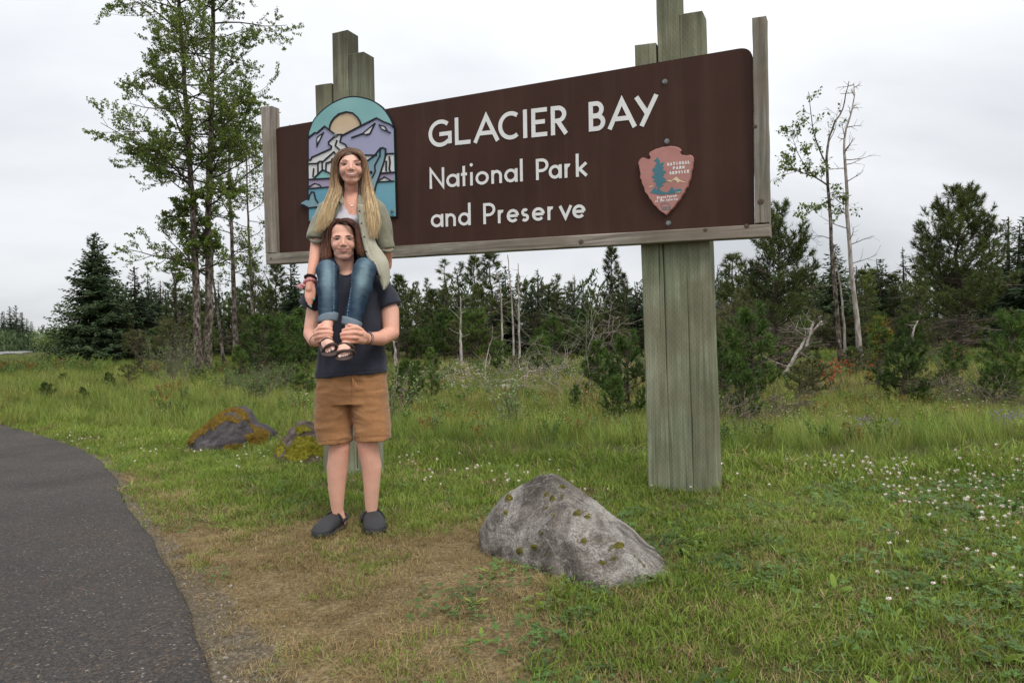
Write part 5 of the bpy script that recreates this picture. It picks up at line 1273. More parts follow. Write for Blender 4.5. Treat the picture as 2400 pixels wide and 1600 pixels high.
    def details(s, root, brow_mat, iris_mat, teeth=False):
        K = s.k; ex, by = K['ex'], K['by']
        for q in (-1, 1):
            mb = MB(); ell(mb, s.w(q*ex, -.0005, K['ez']-.0035), (.0125, .006, .0042), s.R3, 14, 9); ey = mb.build('eye', m_eyewhite, root, True)
            mb = MB(); ell(mb, s.w(q*ex, -.0002, K['ez']), (.0075, .0035, .0044), s.R3, 12, 7); mb.build('iris', iris_mat, ey, True)
            mb = MB(); pts = [s.w(q*(ex+.0165*t_), .0040*(1-t_*t_)-.0006, K['ez']+.002-.010*abs(t_)**2) for t_ in np.linspace(-1, 1, 7)]
            tube(mb, pts, [.0010, .0016, .0019, .0020, .0019, .0016, .0010], 5, cap=False); mb.build('eyelash', m_lash, root)
            mb = MB(); pts = [s.w(q*(ex-.0165+.036*t_), by-.001+K['arch']*math.sin(min(1, t_*1.2)*math.pi*.62)-.003*t_, .0855-.0245*t_**1.6) for t_ in np.linspace(0, 1, 8)]
            bw = K['bw']; tube(mb, pts, [bw*.8, bw, bw*1.1, bw*1.1, bw, bw*.85, bw*.6, bw*.3], 6, cap=False); mb.build('eyebrow', brow_mat, root, True)
        if teeth:
            mb = MB(); n = 13; top, bot = [], []; my = K['my']
            for t_ in np.linspace(-1, 1, n):
                x = t_*.0235; up = K['smile']*(t_*.0235/K['mw'])**2; z = .0875-.0125*t_*t_; tp = (1-t_*t_)**.5
                top.append(s.w(x, my+up+.0022*tp, z)); bot.append(s.w(x, my+up-.0052*tp, z-.001))
            v = top+bot+[p_+np.array([0, .008, 0]) for p_ in top+bot]; f = []
            for i in range(n-1): f += [(i, i+1, n+i+1, n+i), (2*n+i+1, 2*n+i, 3*n+i, 3*n+i+1), (i+1, i, 2*n+i, 2*n+i+1), (n+i, n+i+1, 3*n+i+1, 3*n+i)]
            mb.add(v, f+[(0, n, 3*n, 2*n), (n-1, 3*n-1, 4*n-1, 2*n-1)]); mb.build('teeth', m_teeth, root, True)
def simple(name, col, rough=.5, spec=.4, sss=0):
    m, t, b = new_mat(name); b.inputs['Base Color'].default_value = (*col, 1); b.inputs['Roughness'].default_value = rough; b.inputs['Specular IOR Level'].default_value = spec; return m
m_eyewhite = simple('eye_white', srgb(150, 134, 128), .4); m_lash = simple('dark_lashes', srgb(34, 24, 20), .8); m_teeth = simple('teeth_enamel', srgb(214, 204, 194), .35)
m_iris_m = simple('grey_green_iris', srgb(40, 42, 38), .2, .6); m_iris_w = simple('brown_iris', srgb(34, 24, 20), .2, .6)
m_brow_m = simple('brown_brow', srgb(128, 90, 72), .9, .1); m_brow_w = simple('dark_brow', srgb(112, 76, 62), .9, .1)
def colmat(name, rough=.6, spec=.3, bm_=0, bs=300, sss=0, weave=0, sheen=0):
    m, t, b = new_mat(name); v = coord(t)
    c = mixc(t, 1.0, attr(t), ramp(t, tex_noise(t, v, 14, 5, .6), [(.3, (.93, .93, .93)), (.7, (1.07, 1.07, 1.07))]), 'MULTIPLY')
    if weave: c = mixc(t, 1.0, c, ramp(t, tex_noise(t, v, weave, 3, .6), [(.3, (.84, .84, .84)), (.7, (1.14, 1.14, 1.14))]), 'MULTIPLY')
    t.links.new(c, b.inputs['Base Color']); b.inputs['Roughness'].default_value = rough; b.inputs['Specular IOR Level'].default_value = spec
    if sss: b.inputs['Subsurface Weight'].default_value = sss; b.inputs['Subsurface Radius'].default_value = (.012, .005, .003); b.inputs['Subsurface Scale'].default_value = .6
    if sheen: b.inputs['Sheen Weight'].default_value = sheen
    if bm_: bump(t, b, tex_noise(t, v, bs, 4), bm_, .002)
    return m
m_skin = colmat('skin', .55, .35, .25, 260, .25)
m_cloth = colmat('cotton_cloth', .9, .12, .35, 500, 0, 160, .2)
m_denim = colmat('denim', .88, .12, .45, 420, 0, 220)
m_rubber = colmat('foam_rubber', .7, .3, .3, 120)
def folds(V, N_, seed, amp, sc, stretch=(1, 1, 1), sharp=1.0):
    """cloth creases: sharp ridged noise pushed along the normals"""
    q = V*np.array(stretch)*sc; q = q+.35*np.stack([vn(V*sc*.7+3, seed+50), vn(V*sc*.7+9, seed+51), vn(V*sc*.7+15, seed+52)], 1)
    r = 1-np.abs(fbm(q, seed, 2))*2.4; r = np.sign(r)*np.abs(r)**sharp
    return V+N_*(amp*(r-.4)+amp*.5*vn(V*sc*.5, seed+7))[:, None]
# ------------------------------------------------------------------ the man
MS = np.array(srgb(228, 176, 154)); LIPM = srgb(176, 104, 98)
man = empty('person', tuple(P(822, 1236, 3.9))); man.location.z = Hs(man.location.x, 3.9)
tag(man, 'long haired person in navy t-shirt and tan shorts carrying another on the shoulders', 'person'); bpy.context.view_layer.update()
hm = Head(804.5, 564.5, 3.90, 1, dict(hw=.0705, chin=-.117, my=-.0600, ny=-.041, ex=.0315, mw=.036, by=.0165, smile=.0080, arch=.0045, bw=.0028, ez=.0715, top=.117))
B_ = MB(); hm.parts(B_)
chain(B_, [(806, 590, 3.93, .055), (808, 640, 3.95, .058)]); chain(B_, [(808, 640, 3.95, .06), (822, 700, 3.95, .10), (824, 820, 3.95, .12), (824, 900, 3.95, .125)])
chain(B_, [(808, 650, 3.95, .06), (755, 682, 3.93, .05)]); chain(B_, [(812, 652, 3.95, .055), (892, 682, 3.95, .045)])
chain(B_, [(750, 684, 3.93, .052), (738, 735, 3.92, .050), (729, 782, 3.87, .043), (738, 797, 3.77, .040), (749, 798, 3.665, .029)])
chain(B_, [(899, 692, 3.95, .048), (914, 730, 3.93, .053), (917, 780, 3.89, .046), (893, 793, 3.80, .041), (857, 793, 3.69, .030)])
# hands round the ankles
chain(B_, [(749, 797, 3.66, .028), (746, 786, 3.645, .026), (744, 778, 3.64, .022)]); chain(B_, [(750, 800, 3.655, .024), (752, 796, 3.63, .018)])
for a in ([(741, 775, 3.635, .0105), (752, 768, 3.598, .0105), (766, 768, 3.590, .0098), (776, 770, 3.600, .009)], [(739, 783, 3.63, .011), (751, 779, 3.594, .011), (767, 778, 3.586, .0102), (778, 779, 3.597, .0094)],
          [(740, 792, 3.63, .0105), (751, 789, 3.594, .0108), (766, 786, 3.586, .010), (777, 786, 3.598, .0092)], [(745, 800, 3.635, .0095), (754, 798, 3.598, .0098), (764, 794, 3.592, .009), (771, 792, 3.598, .008)],
          [(745, 774, 3.66, .0115), (748, 764, 3.64, .0105), (755, 760, 3.645, .009)]): chain(B_, a)
chain(B_, [(857, 793, 3.69, .029), (850, 786, 3.655, .028), (843, 778, 3.64, .024)]); chain(B_, [(850, 796, 3.66, .026), (840, 796, 3.63, .02)])
for a in ([(846, 772, 3.63, .011), (832, 768, 3.598, .0112), (814, 771, 3.590, .0102), (804, 774, 3.602, .0092)], [(847, 782, 3.625, .0115), (831, 779, 3.592, .0115), (812, 781, 3.584, .0105), (800, 783, 3.598, .0095)],
          [(845, 792, 3.63, .011), (831, 791, 3.594, .0112), (813, 790, 3.586, .0104), (801, 791, 3.60, .0094)], [(839, 801, 3.635, .0098), (828, 801, 3.602, .010), (814, 799, 3.596, .0092), (804, 798, 3.604, .0084)],
          [(848, 774, 3.655, .0125), (836, 766, 3.625, .0115), (818, 762, 3.62, .0105)]): chain(B_, a)
# legs
capsule(B_, pp(796, 1038, 3.892), .042, pp(796, 1066, 3.905), .036); capsule(B_, pp(861, 1038, 3.892), .042, pp(864, 1066, 3.905), .036)
chain(B_, [(795, 900, 3.95, .085), (794, 980, 3.94, .078), (796, 1046, 3.91, .058), (791, 1092, 3.93, .0605), (789, 1140, 3.94, .050), (791, 1196, 3.96, .034), (797, 1216, 3.97, .032)])
chain(B_, [(852, 900, 3.95, .085), (858, 980, 3.94, .08), (862, 1046, 3.91, .060), (871, 1092, 3.93, .0575), (871, 1140, 3.94, .046), (870.5, 1194, 3.96, .035), (871.5, 1216, 3.97, .032)])
capsule(B_, pp(800, 1222, 3.99), .030, pp(772, 1234, 3.88), .027); capsule(B_, pp(871, 1222, 3.99), .030, pp(877, 1234, 3.86), .027)
V, F_ = remesh(B_, .0042, 3, .5); N_ = vnormals(V, F_)
col = np.tile(MS, (len(V), 1))*(1+.07*fbm(V*16, 201, 3)[:, None]*np.array([.5, 1, 1.1])); q = proj(V)
tan_ = sstep(760, 830, q[:, 1])[:, None]*0
red_ = (sstep(735, 775, q[:, 1])*sstep(860, 800, q[:, 1])*.35)[:, None]; col = col*(1-red_*np.array([0, .22, .28]))
knee = (np.exp(-((q[:, 1]-1052)/16)**2)*.35)[:, None]; col = col*(1-knee*np.array([.05, .25, .25])); pale = (sstep(1120, 1180, q[:, 1])*.5)[:, None]; col = col*(1+pale*np.array([.12, .14, .12]))
V, col = hm.sculpt(V, N_, col, MS, LIPM, .25)
stub = (sstep(-.045, -.07, (V-hm.c)@hm.u)*sstep(-.125, -.10, (V-hm.c)@hm.u)*((V-hm.c)@hm.f > .0))[:, None]; col = col*(1-stub*np.array([.10, .10, .08]))
mesh_obj('body', V, F_, m_skin, man, col)
hm.details(man, m_brow_m, m_iris_m)
# t-shirt
S_ = MB(); loft(S_, [ring(809, 640, 3.94, 27, .07), ring(811, 650, 3.94, 42, .085), ring(818, 668, 3.94, 72, .10, -.01), ring(822, 690, 3.94, 80, .115), ring(822, 740, 3.94, 75, .125), ring(823, 800, 3.94, 75, .128), ring(824, 850, 3.94, 80, .137), ring(824.5, 877, 3.94, 83, .143, .012)])
gloft(S_, [(775, 672, 3.94, .062, .075), (748, 690, 3.93, .072, .078), (733, 708, 3.92, .070, .076), (724, 722, 3.915, .066, .074)])
gloft(S_, [(868, 670, 3.95, .062, .075), (896, 684, 3.945, .072, .078), (908, 700, 3.94, .072, .076), (916, 718, 3.935, .068, .074)])
V, F_ = remesh(S_, .0055, 5, .5); N_ = vnormals(V, F_); q = proj(V)
V = folds(V, N_, 5, .0075, 4.6, (1, 1, .75), 1.2); N_ = vnormals(V, F_); V = folds(V, N_, 8, .0032, 11, (1, 1, .8))
F_ = cut(V, F_, [(784, 600), (787, 632), (796, 644), (809, 648), (822, 643), (832, 630), (836, 600)])
tc_ = np.array(srgb(55, 57, 68)); q = proj(V); col = np.tile(tc_, (len(V), 1))
hem = (np.abs(q[:, 1]-(871-.07*(q[:, 0]-824))) < 1.2)[:, None]; col = col*np.where(hem, .6, 1)
mesh_obj('t_shirt', V, F_, m_cloth, man, col)
mb = MB(); tube(mb, cr([(785.5, 634, 3.89), (795, 643, 3.872), (809, 647.5, 3.868), (823, 642.5, 3.872), (834, 632, 3.89)], 2) if False else [pp(*p) for p in cr([(784, 632, 3.90), (794, 642.5, 3.868), (809, 647.5, 3.853), (824, 642.5, 3.868), (834.5, 630, 3.90)], 14)], .0065, 6, c=np.tile(tc_, (14, 1))); mb.build('collar', m_cloth, man, True)
# shorts
S_ = MB(); loft(S_, [ring(825, 862, 3.94, 74, .115), ring(825.5, 880, 3.94, 79, .122), ring(825.5, 910, 3.94, 84, .134), ring(825, 945, 3.94, 86, .132)])
loft(S_, [ring(785, 915, 3.94, 41, .125), ring(784, 950, 3.94, 42, .12), ring(783, 1000, 3.93, 42, .112), ring(785, 1036, 3.92, 40.5, .108, .006)])
loft(S_, [ring(866, 915, 3.94, 43, .125), ring(868, 950, 3.94, 43, .12), ring(872, 1000, 3.93, 42, .112), ring(874.5, 1030, 3.92, 41, .108, .004)])
V, F_ = remesh(S_, .0055, 3, .5); N_ = vnormals(V, F_)
V = folds(V, N_, 15, .0065, 5.5, (.8, 1, 1.5), 1.3); N_ = vnormals(V, F_); V = folds(V, N_, 18, .0034, 13, (.6, 1, 1.8), 1.2)
sc0 = np.array(srgb(162, 118, 80)); q = proj(V); col = np.tile(sc0, (len(V), 1))
hem = (((np.abs(q[:, 1]-(1031-.09*(q[:, 0]-785))) < 1.0) & (q[:, 0] < 826)) | ((np.abs(q[:, 1]-(1022-.06*(q[:, 0]-875))) < 1.0) & (q[:, 0] > 826)))[:, None]; col = col*np.where(hem, .62, 1)
seam = ((np.abs(q[:, 0]-(823+.02*(q[:, 1]-880))) < .9) & (q[:, 1] < 950))[:, None]; col = col*np.where(seam, .6, 1)
wst = ((np.abs(q[:, 1]-893) < .9))[:, None]; col = col*np.where(wst, .8, 1)
sh = mesh_obj('shorts', V, F_, m_cloth, man, col)
mb = MB(); tube(mb, [pp(*p) for p in cr([(826, 886, 3.80), (829, 900, 3.79), (838, 908, 3.79), (840, 903, 3.79)], 12)], .0022, 5, c=np.tile(np.array(srgb(196, 140, 96)), (12, 1))); tube(mb, [pp(*p) for p in cr([(826, 886, 3.80), (833, 897, 3.79), (839, 908, 3.788)], 10)], .0022, 5, c=np.tile(np.array(srgb(196, 140, 96)), (10, 1))); mb.build('drawstring', m_cloth, sh)
# clogs
def clog(heel, toe, wd, name='clog'):
    h = pp(*heel); t_ = pp(*toe); h[2] = Hs(h[0], h[1])+.004; t_[2] = Hs(t_[0], t_[1])+.004
    ax = Vector(t_-h); L_ = ax.length; ax.normalize(); sd = ax.cross(Vector((0, 0, 1))).normalized(); up = sd.cross(ax); A = np.array(ax); S1 = np.array(sd); U = np.array(up)
    wf = lambda f: wd*(.66+.42*math.sin(min(1, f*1.05)*math.pi*.62)**1.5)*min(1, (1.0001-f)/.16+.02)**.42*min(1, (f+.02)/.09)**.4
    def strip(mb, f0, f1, zt, zb, n=18, inn=0, dome=False):
        rings = []
        for i in range(n+1):
            f = f0+(f1-f0)*i/n; w_ = max(wf(f)*.5-inn, .004); c = h+A*(f*L_); r = []
            for k in range(20):
                a = 2*math.pi*k/20; r.append(c+S1*w_*math.cos(a)*(abs(math.cos(a))**-.25 if abs(math.cos(a)) > .05 else 1)*.96+U*(zb(f)+(zt(f)-zb(f))*(.5+.5*math.sin(a)*(1 if dome else .98))))
            rings.append(r)
        i0 = mb.n; mb.add(np.array(rings).reshape(-1, 3), [(i*20+k, (i+1)*20+k, (i+1)*20+(k+1) % 20, i*20+(k+1) % 20) for i in range(n) for k in range(20)])
        mb.f.append(np.array([[i0+k for k in range(20)]])); mb.f.append(np.array([[i0+n*20+k for k in range(20)][::-1]]))
    mb = MB(); strip(mb, 0, 1, lambda f: .026+.006*f, lambda f: .0+.008*max(0, f-.8)*5)
    strip(mb, .34, .985, lambda f: .098*(1-max(0, (f-.42)/.58)**1.9*.62), lambda f: .004, inn=.003, dome=True)
    V, F_ = remesh(mb, .0042, 3, .5); N_ = vnormals(V, F_); L2 = (V-h)@A/L_; z = (V-h)@U
    gr = np.where((np.abs(z-.030-.006*L2) < .0028), .55, 1.0)*(1+.25*sstep(.6, .9, L2)*sstep(.05, .08, z)); col = np.tile(np.array(srgb(56, 56, 58)), (len(V), 1))*gr[:, None]
    o = mesh_obj(name, V, F_, m_rubber, man, col); mb = MB()
    for f0, hh, rr in ((.40, .108, .008), (.36, .106, .009)):
        pts = [h+A*L_*(f0-.02+.06*abs(math.cos(a))*0)+S1*math.cos(a)*wf(.42)*.53+U*(.035+(hh-.035)*math.sin(a)) for a in np.linspace(0, math.pi, 15)]; tube(mb, pts, rr*.75, 6, c=np.tile(np.array(srgb(44, 44, 47)), (15, 1)))
        break
    pts = [h+A*L_*.40+S1*wf(.4)*.52+U*.055, h+A*L_*.15+S1*wf(.2)*.55+U*.062, h-A*L_*.03+U*.066, h+A*L_*.15-S1*wf(.2)*.55+U*.062, h+A*L_*.40-S1*wf(.4)*.52+U*.055]
    tube(mb, cr(pts, 18), .0085, 6, c=np.tile(np.array(srgb(46, 46, 49)), (18, 1))); mb.build('strap', m_rubber, o, True)
clog((806, 1230, 4.05), (741, 1245, 3.765), .124); clog((870, 1230, 4.06), (882, 1245, 3.755), .128)
# bracelets
def band(px, py, Y, ax, r, rb, colr, name, root, tw=0, ry=None):
    mb = MB(); c = pp(px, py, Y); a = Vector(ax).normalized(); x, y = frame_from(a)
    pts = [Vector(c)+x*(math.cos(t_)*r)+y*(math.sin(t_)*(ry or r)) for t_ in np.linspace(0, 2*math.pi, 25)]; tube(mb, pts, rb, 6, c=np.tile(np.array(colr), (25, 1)), jit=tw); return mb.build(name, m_cloth, root, True)
axr = pp(893, 793, 3.80)-pp(857, 793, 3.69); band(861, 792.5, 3.705, axr, .0325, .0035, srgb(40, 40, 48), 'bracelet', man); band(864.5, 792.5, 3.715, axr, .034, .0028, srgb(132, 128, 130), 'bracelet', man)
axl = pp(738, 797, 3.77)-pp(749, 798, 3.665); band(741, 799, 3.70, axl, .034, .0018, srgb(60, 50, 46), 'hair_tie', man)

# ---- hair: a fitted cap plus many flat tapering locks laid along guide curves
def hair_mat(name, rough=.45):
    m, t, b = new_mat(name); oi = attr(t); v = coord(t, 'Object', (130, 130, 6))
    c = mixc(t, 1.0, oi, ramp(t, tex_noise(t, v, 1, 3, .6), [(.3, (.62, .62, .62)), (.7, (1.3, 1.3, 1.3))]), 'MULTIPLY')
    t.links.new(c, b.inputs['Base Color']); b.inputs['Roughness'].default_value = rough; b.inputs['Specular IOR Level'].default_value = .4; bump(t, b, tex_noise(t, v, 1, 3, .6), .4, .003); return m
m_hair = hair_mat('hair_strands')
def locks(mb, guides, n, rs, w0=.007, jit=.006, colf=None, nseg=16, wv=.004):
    """guides: list of polylines (px, py, Y); a lock interpolates between neighbouring guides"""
    Gd = [np.array(cr([pp(*p) for p in g], nseg)) for g in guides]
    for _ in range(n):
        u = rs.rand()*(len(Gd)-1); k = min(int(u), len(Gd)-2); f = u-k; C = Gd[k]*(1-f)+Gd[k+1]*f
        C = C+rs.normal(size=3)*jit*np.linspace(.4, 1, nseg)[:, None]; ph = rs.uniform(0, 6.28, 3)
        tt = np.linspace(0, 1, nseg)[:, None]; C = C+np.concatenate([np.sin(tt*7+ph[0]), np.sin(tt*6+ph[1])*.6, 0*tt], 1)*wv*tt
        e = rs.uniform(.82, 1.0); m_ = max(6, int(nseg*e)); C = C[:m_]; ww = w0*rs.uniform(.5, 1.3); T = np.gradient(C, axis=0); T /= np.linalg.norm(T, axis=1, keepdims=True)
        S1 = np.cross(T, np.array([0, -1., 0])+rs.normal(size=3)*.35); S1 /= np.linalg.norm(S1, axis=1, keepdims=True); O = np.cross(S1, T); O *= np.sign((O*np.array([0, -1., 0])).sum(1, keepdims=True)+1e-9)
        wd_ = ww*np.clip(np.minimum(np.linspace(0, 1, m_)*6+.4, (1-np.linspace(0, 1, m_))*2.5+.08), 0, 1)[:, None]
        v = np.stack([C-S1*wd_*.5, C+O*wd_*.28, C+S1*wd_*.5, C-O*wd_*.1], 1).reshape(-1, 3); tcol = colf(np.linspace(0, m_/nseg, m_), rs)
        mb.add(v, [(i*4+a, i*4+(a+1) % 4, (i+1)*4+(a+1) % 4, (i+1)*4+a) for i in range(m_-1) for a in range(4)], np.repeat(tcol, 4, 0))
rsh = np.random.RandomState(3)
def man_col(t_, rs):
    b0_ = np.array(srgb(66, 42, 32)); b1_ = np.array(srgb(134, 86, 62)); k = rs.uniform(-.15, .3); f = np.clip(t_*.8+k, 0, 1)[:, None]; return (b0_*(1-f)+b1_*f)*rs.uniform(.7, 1.25)
C_ = MB(); e = lambda mb, h_, x, y, z, rx, ry, rz: ell(mb, h_.w(x, y, z), (rx*h_.s, rz*h_.s, ry*h_.s), h_.R3)
e(C_, hm, 0, .038, -.026, .083, .091, .098); e(C_, hm, 0, -.06, -.070, .086, .10, .05)
chain(C_, [(772, 560, 3.95, .028), (766, 600, 3.95, .026)]); chain(C_, [(842, 565, 3.95, .026), (848, 596, 3.95, .022)])
V, F_ = remesh(C_, .006, 3); F_ = cut(V, F_, [ZA(*p) for p in ((585, 1010), (600, 930), (640, 893), (700, 903), (760, 903), (800, 925), (838, 980), (850, 1060), (843, 1140), (812, 1225), (765, 1290), (665, 1290), (622, 1225), (598, 1130))])
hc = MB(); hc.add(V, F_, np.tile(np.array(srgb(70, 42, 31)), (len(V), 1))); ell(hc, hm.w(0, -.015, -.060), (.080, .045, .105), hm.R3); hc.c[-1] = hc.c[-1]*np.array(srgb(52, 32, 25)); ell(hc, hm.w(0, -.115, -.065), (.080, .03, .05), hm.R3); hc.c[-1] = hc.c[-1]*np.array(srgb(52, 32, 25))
ZZ = lambda pts, o=0: [(*ZA(x, y), Y_+o) for x, y, Y_ in pts]
gm_ = [ZZ([(700, 842, 3.86), (632, 860, 3.82), (592, 920, 3.82), (575, 1010, 3.84), (573, 1100, 3.86), (582, 1200, 3.86), (585, 1262, 3.86)]), ZZ([(700, 842, 3.87), (610, 865, 3.84), (560, 940, 3.85), (545, 1040, 3.87), (540, 1140, 3.87), (530, 1220, 3.86), (520, 1268, 3.85)]),
      ZZ([(695, 838, 3.90), (590, 860, 3.88), (535, 950, 3.90), (520, 1060, 3.90), (505, 1150, 3.89), (495, 1220, 3.88), (490, 1255, 3.86)])]
gm_ = [[(x_, y_, Y_+.045*max(0, 1-i_/(len(g_)*.8))) for i_, (x_, y_, Y_) in enumerate(g_)] for g_ in gm_]
locks(hc, gm_, 480, rsh, .0048, .0055, man_col, 16, .006)
gm2 = [ZZ([(680, 855, 3.86), (745, 845, 3.83), (810, 878, 3.82), (848, 945, 3.83), (864, 1030, 3.84), (870, 1130, 3.85), (876, 1230, 3.85)]), ZZ([(690, 843, 3.87), (770, 845, 3.83), (840, 890, 3.83), (880, 980, 3.84), (895, 1080, 3.85), (905, 1170, 3.84), (915, 1240, 3.84)]),
      ZZ([(700, 838, 3.90), (790, 848, 3.87), (870, 920, 3.88), (905, 1010, 3.89), (920, 1100, 3.88), (930, 1180, 3.87), (935, 1230, 3.86)])]
gm2 = [[(x_, y_, Y_+.045*max(0, 1-i_/(len(g_)*.8))) for i_, (x_, y_, Y_) in enumerate(g_)] for g_ in gm2]
locks(hc, gm2, 480, rsh, .0048, .0055, man_col, 16, .006)
gm3 = [ZZ([(650, 866, 3.83), (690, 850, 3.81), (760, 850, 3.80), (815, 880, 3.81), (850, 940, 3.82)]), ZZ([(636, 880, 3.82), (700, 866, 3.80), (760, 870, 3.795), (812, 902, 3.81), (852, 965, 3.82)])]
gm3 = [[(x_, y_, Y_+.05*max(0, 1-i_/(len(g_)*.8))) for i_, (x_, y_, Y_) in enumerate(g_)] for g_ in gm3]
locks(hc, gm3, 60, rsh, .007, .004, lambda t_, rs: np.tile(np.array(srgb(84, 50, 36))*rs.uniform(.6, 1.3), (len(t_), 1)))
hc.build('hair', m_hair, man, True)

# ------------------------------------------------------------------ the woman on his shoulders
WS = np.array(srgb(233, 181, 160)); LIPW = srgb(186, 104, 100)
wom = empty('person', tuple(P(823, 640, 3.98))); tag(wom, 'smiling person with long blonde tipped hair, olive shirt and jeans, seated on another\'s shoulders', 'person'); bpy.context.view_layer.update()
hw = Head(822.5, 392.8, 3.95, 1, dict(hw=.0690, chin=-.105, my=-.0575, ny=-.037, ex=.0340, mw=.040, by=.0185, smile=.0120, jaw=.72, jx=.031, arch=.0075, bw=.0020, ez=.0705, top=.097), True)
B_ = MB(); hw.parts(B_)
chain(B_, [(823.5, 425, 3.975, .0385), (823, 462, 3.995, .040)]); 
def wtorso(mb, o):
    loft(mb, [ring(822, 455, 4.0, 18+o*300, .05+o), ring(822, 466, 4.0, 36+o*300, .065+o), ring(823, 484, 4.0, 56+o*300, .085+o), ring(823, 520, 3.99, 50+o*300, .10+o), ring(824, 560, 4.01, 45+o*300, .085+o), ring(824, 600, 4.045, 50+o*300, .075+o), ring(824, 640, 4.08, 56+o*300, .08+o)])
wtorso(B_, 0)
for s in (-1, 1): chain(B_, [(822, 472, 3.99, .040), (823+s*44, 486, 4.0, .034)])
chain(B_, [(768, 494, 4.0, .036), (752, 530, 3.99, .042), (743, 572, 3.965, .037), (737, 610, 3.92, .032), (728.5, 646, 3.87, .0235)])
chain(B_, [(879, 496, 4.0, .036), (895, 540, 4.01, .042), (905, 588, 4.02, .037), (906, 622, 4.06, .031), (893, 645, 4.11, .025)])
# left hand resting palm down on the thigh
chain(B_, [(728, 650, 3.865, .022), (727, 665, 3.85, .024), (725, 678, 3.84, .022)]); chain(B_, [(730, 660, 3.86, .02), (733, 676, 3.85, .018)])
for a in ([(718, 680, 3.84, .0085), (717, 694, 3.825, .008), (720, 706, 3.82, .007)], [(722, 683, 3.835, .0088), (721, 699, 3.82, .0082), (725, 714, 3.82, .007)], [(727, 684, 3.835, .0088), (726, 700, 3.82, .0082), (728.5, 718, 3.82, .0068)], [(731, 682, 3.838, .0084), (732, 698, 3.825, .0078), (731, 711, 3.825, .0065)],
          [(735, 668, 3.845, .0105), (738, 685, 3.825, .009), (736, 700, 3.81, .0075)]): chain(B_, a)
# legs and feet
chain(B_, [(776, 626, 4.05, .042), (767, 641, 3.75, .040), (770, 700, 3.715, .040), (769, 740, 3.69, .036), (766.5, 765, 3.66, .029), (765, 785, 3.645, .032)])
chain(B_, [(864, 626, 4.05, .045), (852, 640, 3.75, .042), (838, 700, 3.715, .040), (825, 750, 3.69, .036), (821, 772, 3.66, .029), (818, 795, 3.645, .032)])
capsule(B_, pp(764, 788, 3.655), .030, pp(771, 808, 3.55), .027); capsule(B_, pp(768, 806, 3.56), .026, pp(775, 811, 3.535), .024); capsule(B_, pp(762, 806, 3.57), .022, pp(765, 814, 3.545), .018)
capsule(B_, pp(818, 798, 3.655), .030, pp(806, 819, 3.55), .027); capsule(B_, pp(800, 818, 3.555), .024, pp(799, 823, 3.535), .022); capsule(B_, pp(812, 816, 3.565), .022, pp(813, 821, 3.545), .019)
for x, y, r_ in ((779, 816, .0125), (772, 820, .0095), (767.5, 824, .0088), (763.5, 827, .0082), (760.5, 829, .0075)): capsule(B_, pp(x-.5, y-5, 3.545), r_*.95, pp(x, y, 3.515), r_)
for x, y, r_ in ((797, 834, .0130), (804, 832, .0098), (809, 830.5, .0090), (813.5, 829.5, .0084), (817.5, 828.5, .0075)): capsule(B_, pp(x+.5, y-6, 3.545), r_*.95, pp(x, y, 3.515), r_)
V, F_ = remesh(B_, .0038, 2, .5); N_ = vnormals(V, F_); q = proj(V)
col = np.tile(WS, (len(V), 1))*(1+.07*fbm(V*16, 201, 3)[:, None]*np.array([.5, 1, 1.1])); tn = (sstep(560, 600, q[:, 1])*sstep(725, 700, q[:, 1])*.8+sstep(436, 446, q[:, 1])*sstep(560, 520, q[:, 1])*.8)[:, None]; col = col*(1-tn*np.array([.10, .22, .28]))
V, col = hw.sculpt(V, N_, col, WS, LIPW, .28); mesh_obj('body', V, F_, m_skin, wom, col)
hw.details(wom, m_brow_w, m_iris_w, True)
m_nail = simple('turquoise_nail', srgb(92, 190, 176), .3, .5); m_nail_p = simple('white_nail', srgb(230, 214, 210), .35, .4)
for x, y, Y_, mt, r_ in ((736, 701, 3.803, m_nail, .0058), (729, 718.5, 3.813, m_nail, .0045), (725.5, 715, 3.813, m_nail, .0042), (779.5, 818, 3.503, m_nail_p, .007), (772.3, 822, 3.506, m_nail_p, .005), (767.8, 826, 3.507, m_nail_p, .0045), (763.8, 829, 3.508, m_nail_p, .0042), (796.5, 836, 3.503, m_nail_p, .007), (804, 834, 3.506, m_nail_p, .005), (809, 832.5, 3.506, m_nail_p, .0048), (813.5, 831.5, 3.507, m_nail_p, .0044)):
    mb = MB(); ell(mb, pp(x, y, Y_), (r_, r_*.5, r_*1.2), None, 10, 7); mb.build('nail', mt, wom, True)
# white top and open olive overshirt
T_ = MB(); wtorso(T_, .005); V, F_ = remesh(T_, .005, 2); F_ = cut(V, F_, [ZA(*p) for p in ((690, 380), (700, 640), (738, 725), (775, 792), (800, 806), (840, 800), (864, 788), (876, 640), (890, 380))])
N_ = vnormals(V, F_); V = folds(V, N_, 25, .003, 7); mesh_obj('white_top', V, F_, m_cloth, wom, np.tile(np.array(srgb(214, 210, 218)), (len(V), 1)))
O_ = MB(); wtorso(O_, .017)
for s in (-1, 1): capsule(O_, pp(822+s*12, 474, 3.995), .052, pp(823+s*47, 487, 3.998), .054)
gloft(O_, [(778, 480, 4.0, .046, .056), (766, 492, 4.0, .055, .062), (753, 520, 3.99, .058, .062), (746, 545, 3.98, .054, .058), (742, 562, 3.97, .053, .056)])
gloft(O_, [(868, 480, 4.0, .046, .056), (880, 493, 4.0, .055, .062), (893, 530, 4.01, .058, .062), (900, 560, 4.015, .056, .058), (905, 585, 4.02, .055, .056)])
V, F_ = remesh(O_, .0055, 4, .5); N_ = vnormals(V, F_); V = folds(V, N_, 35, .0115, 5.5, (1.2, 1, .7), 1.2); N_ = vnormals(V, F_); V = folds(V, N_, 38, .005, 14)
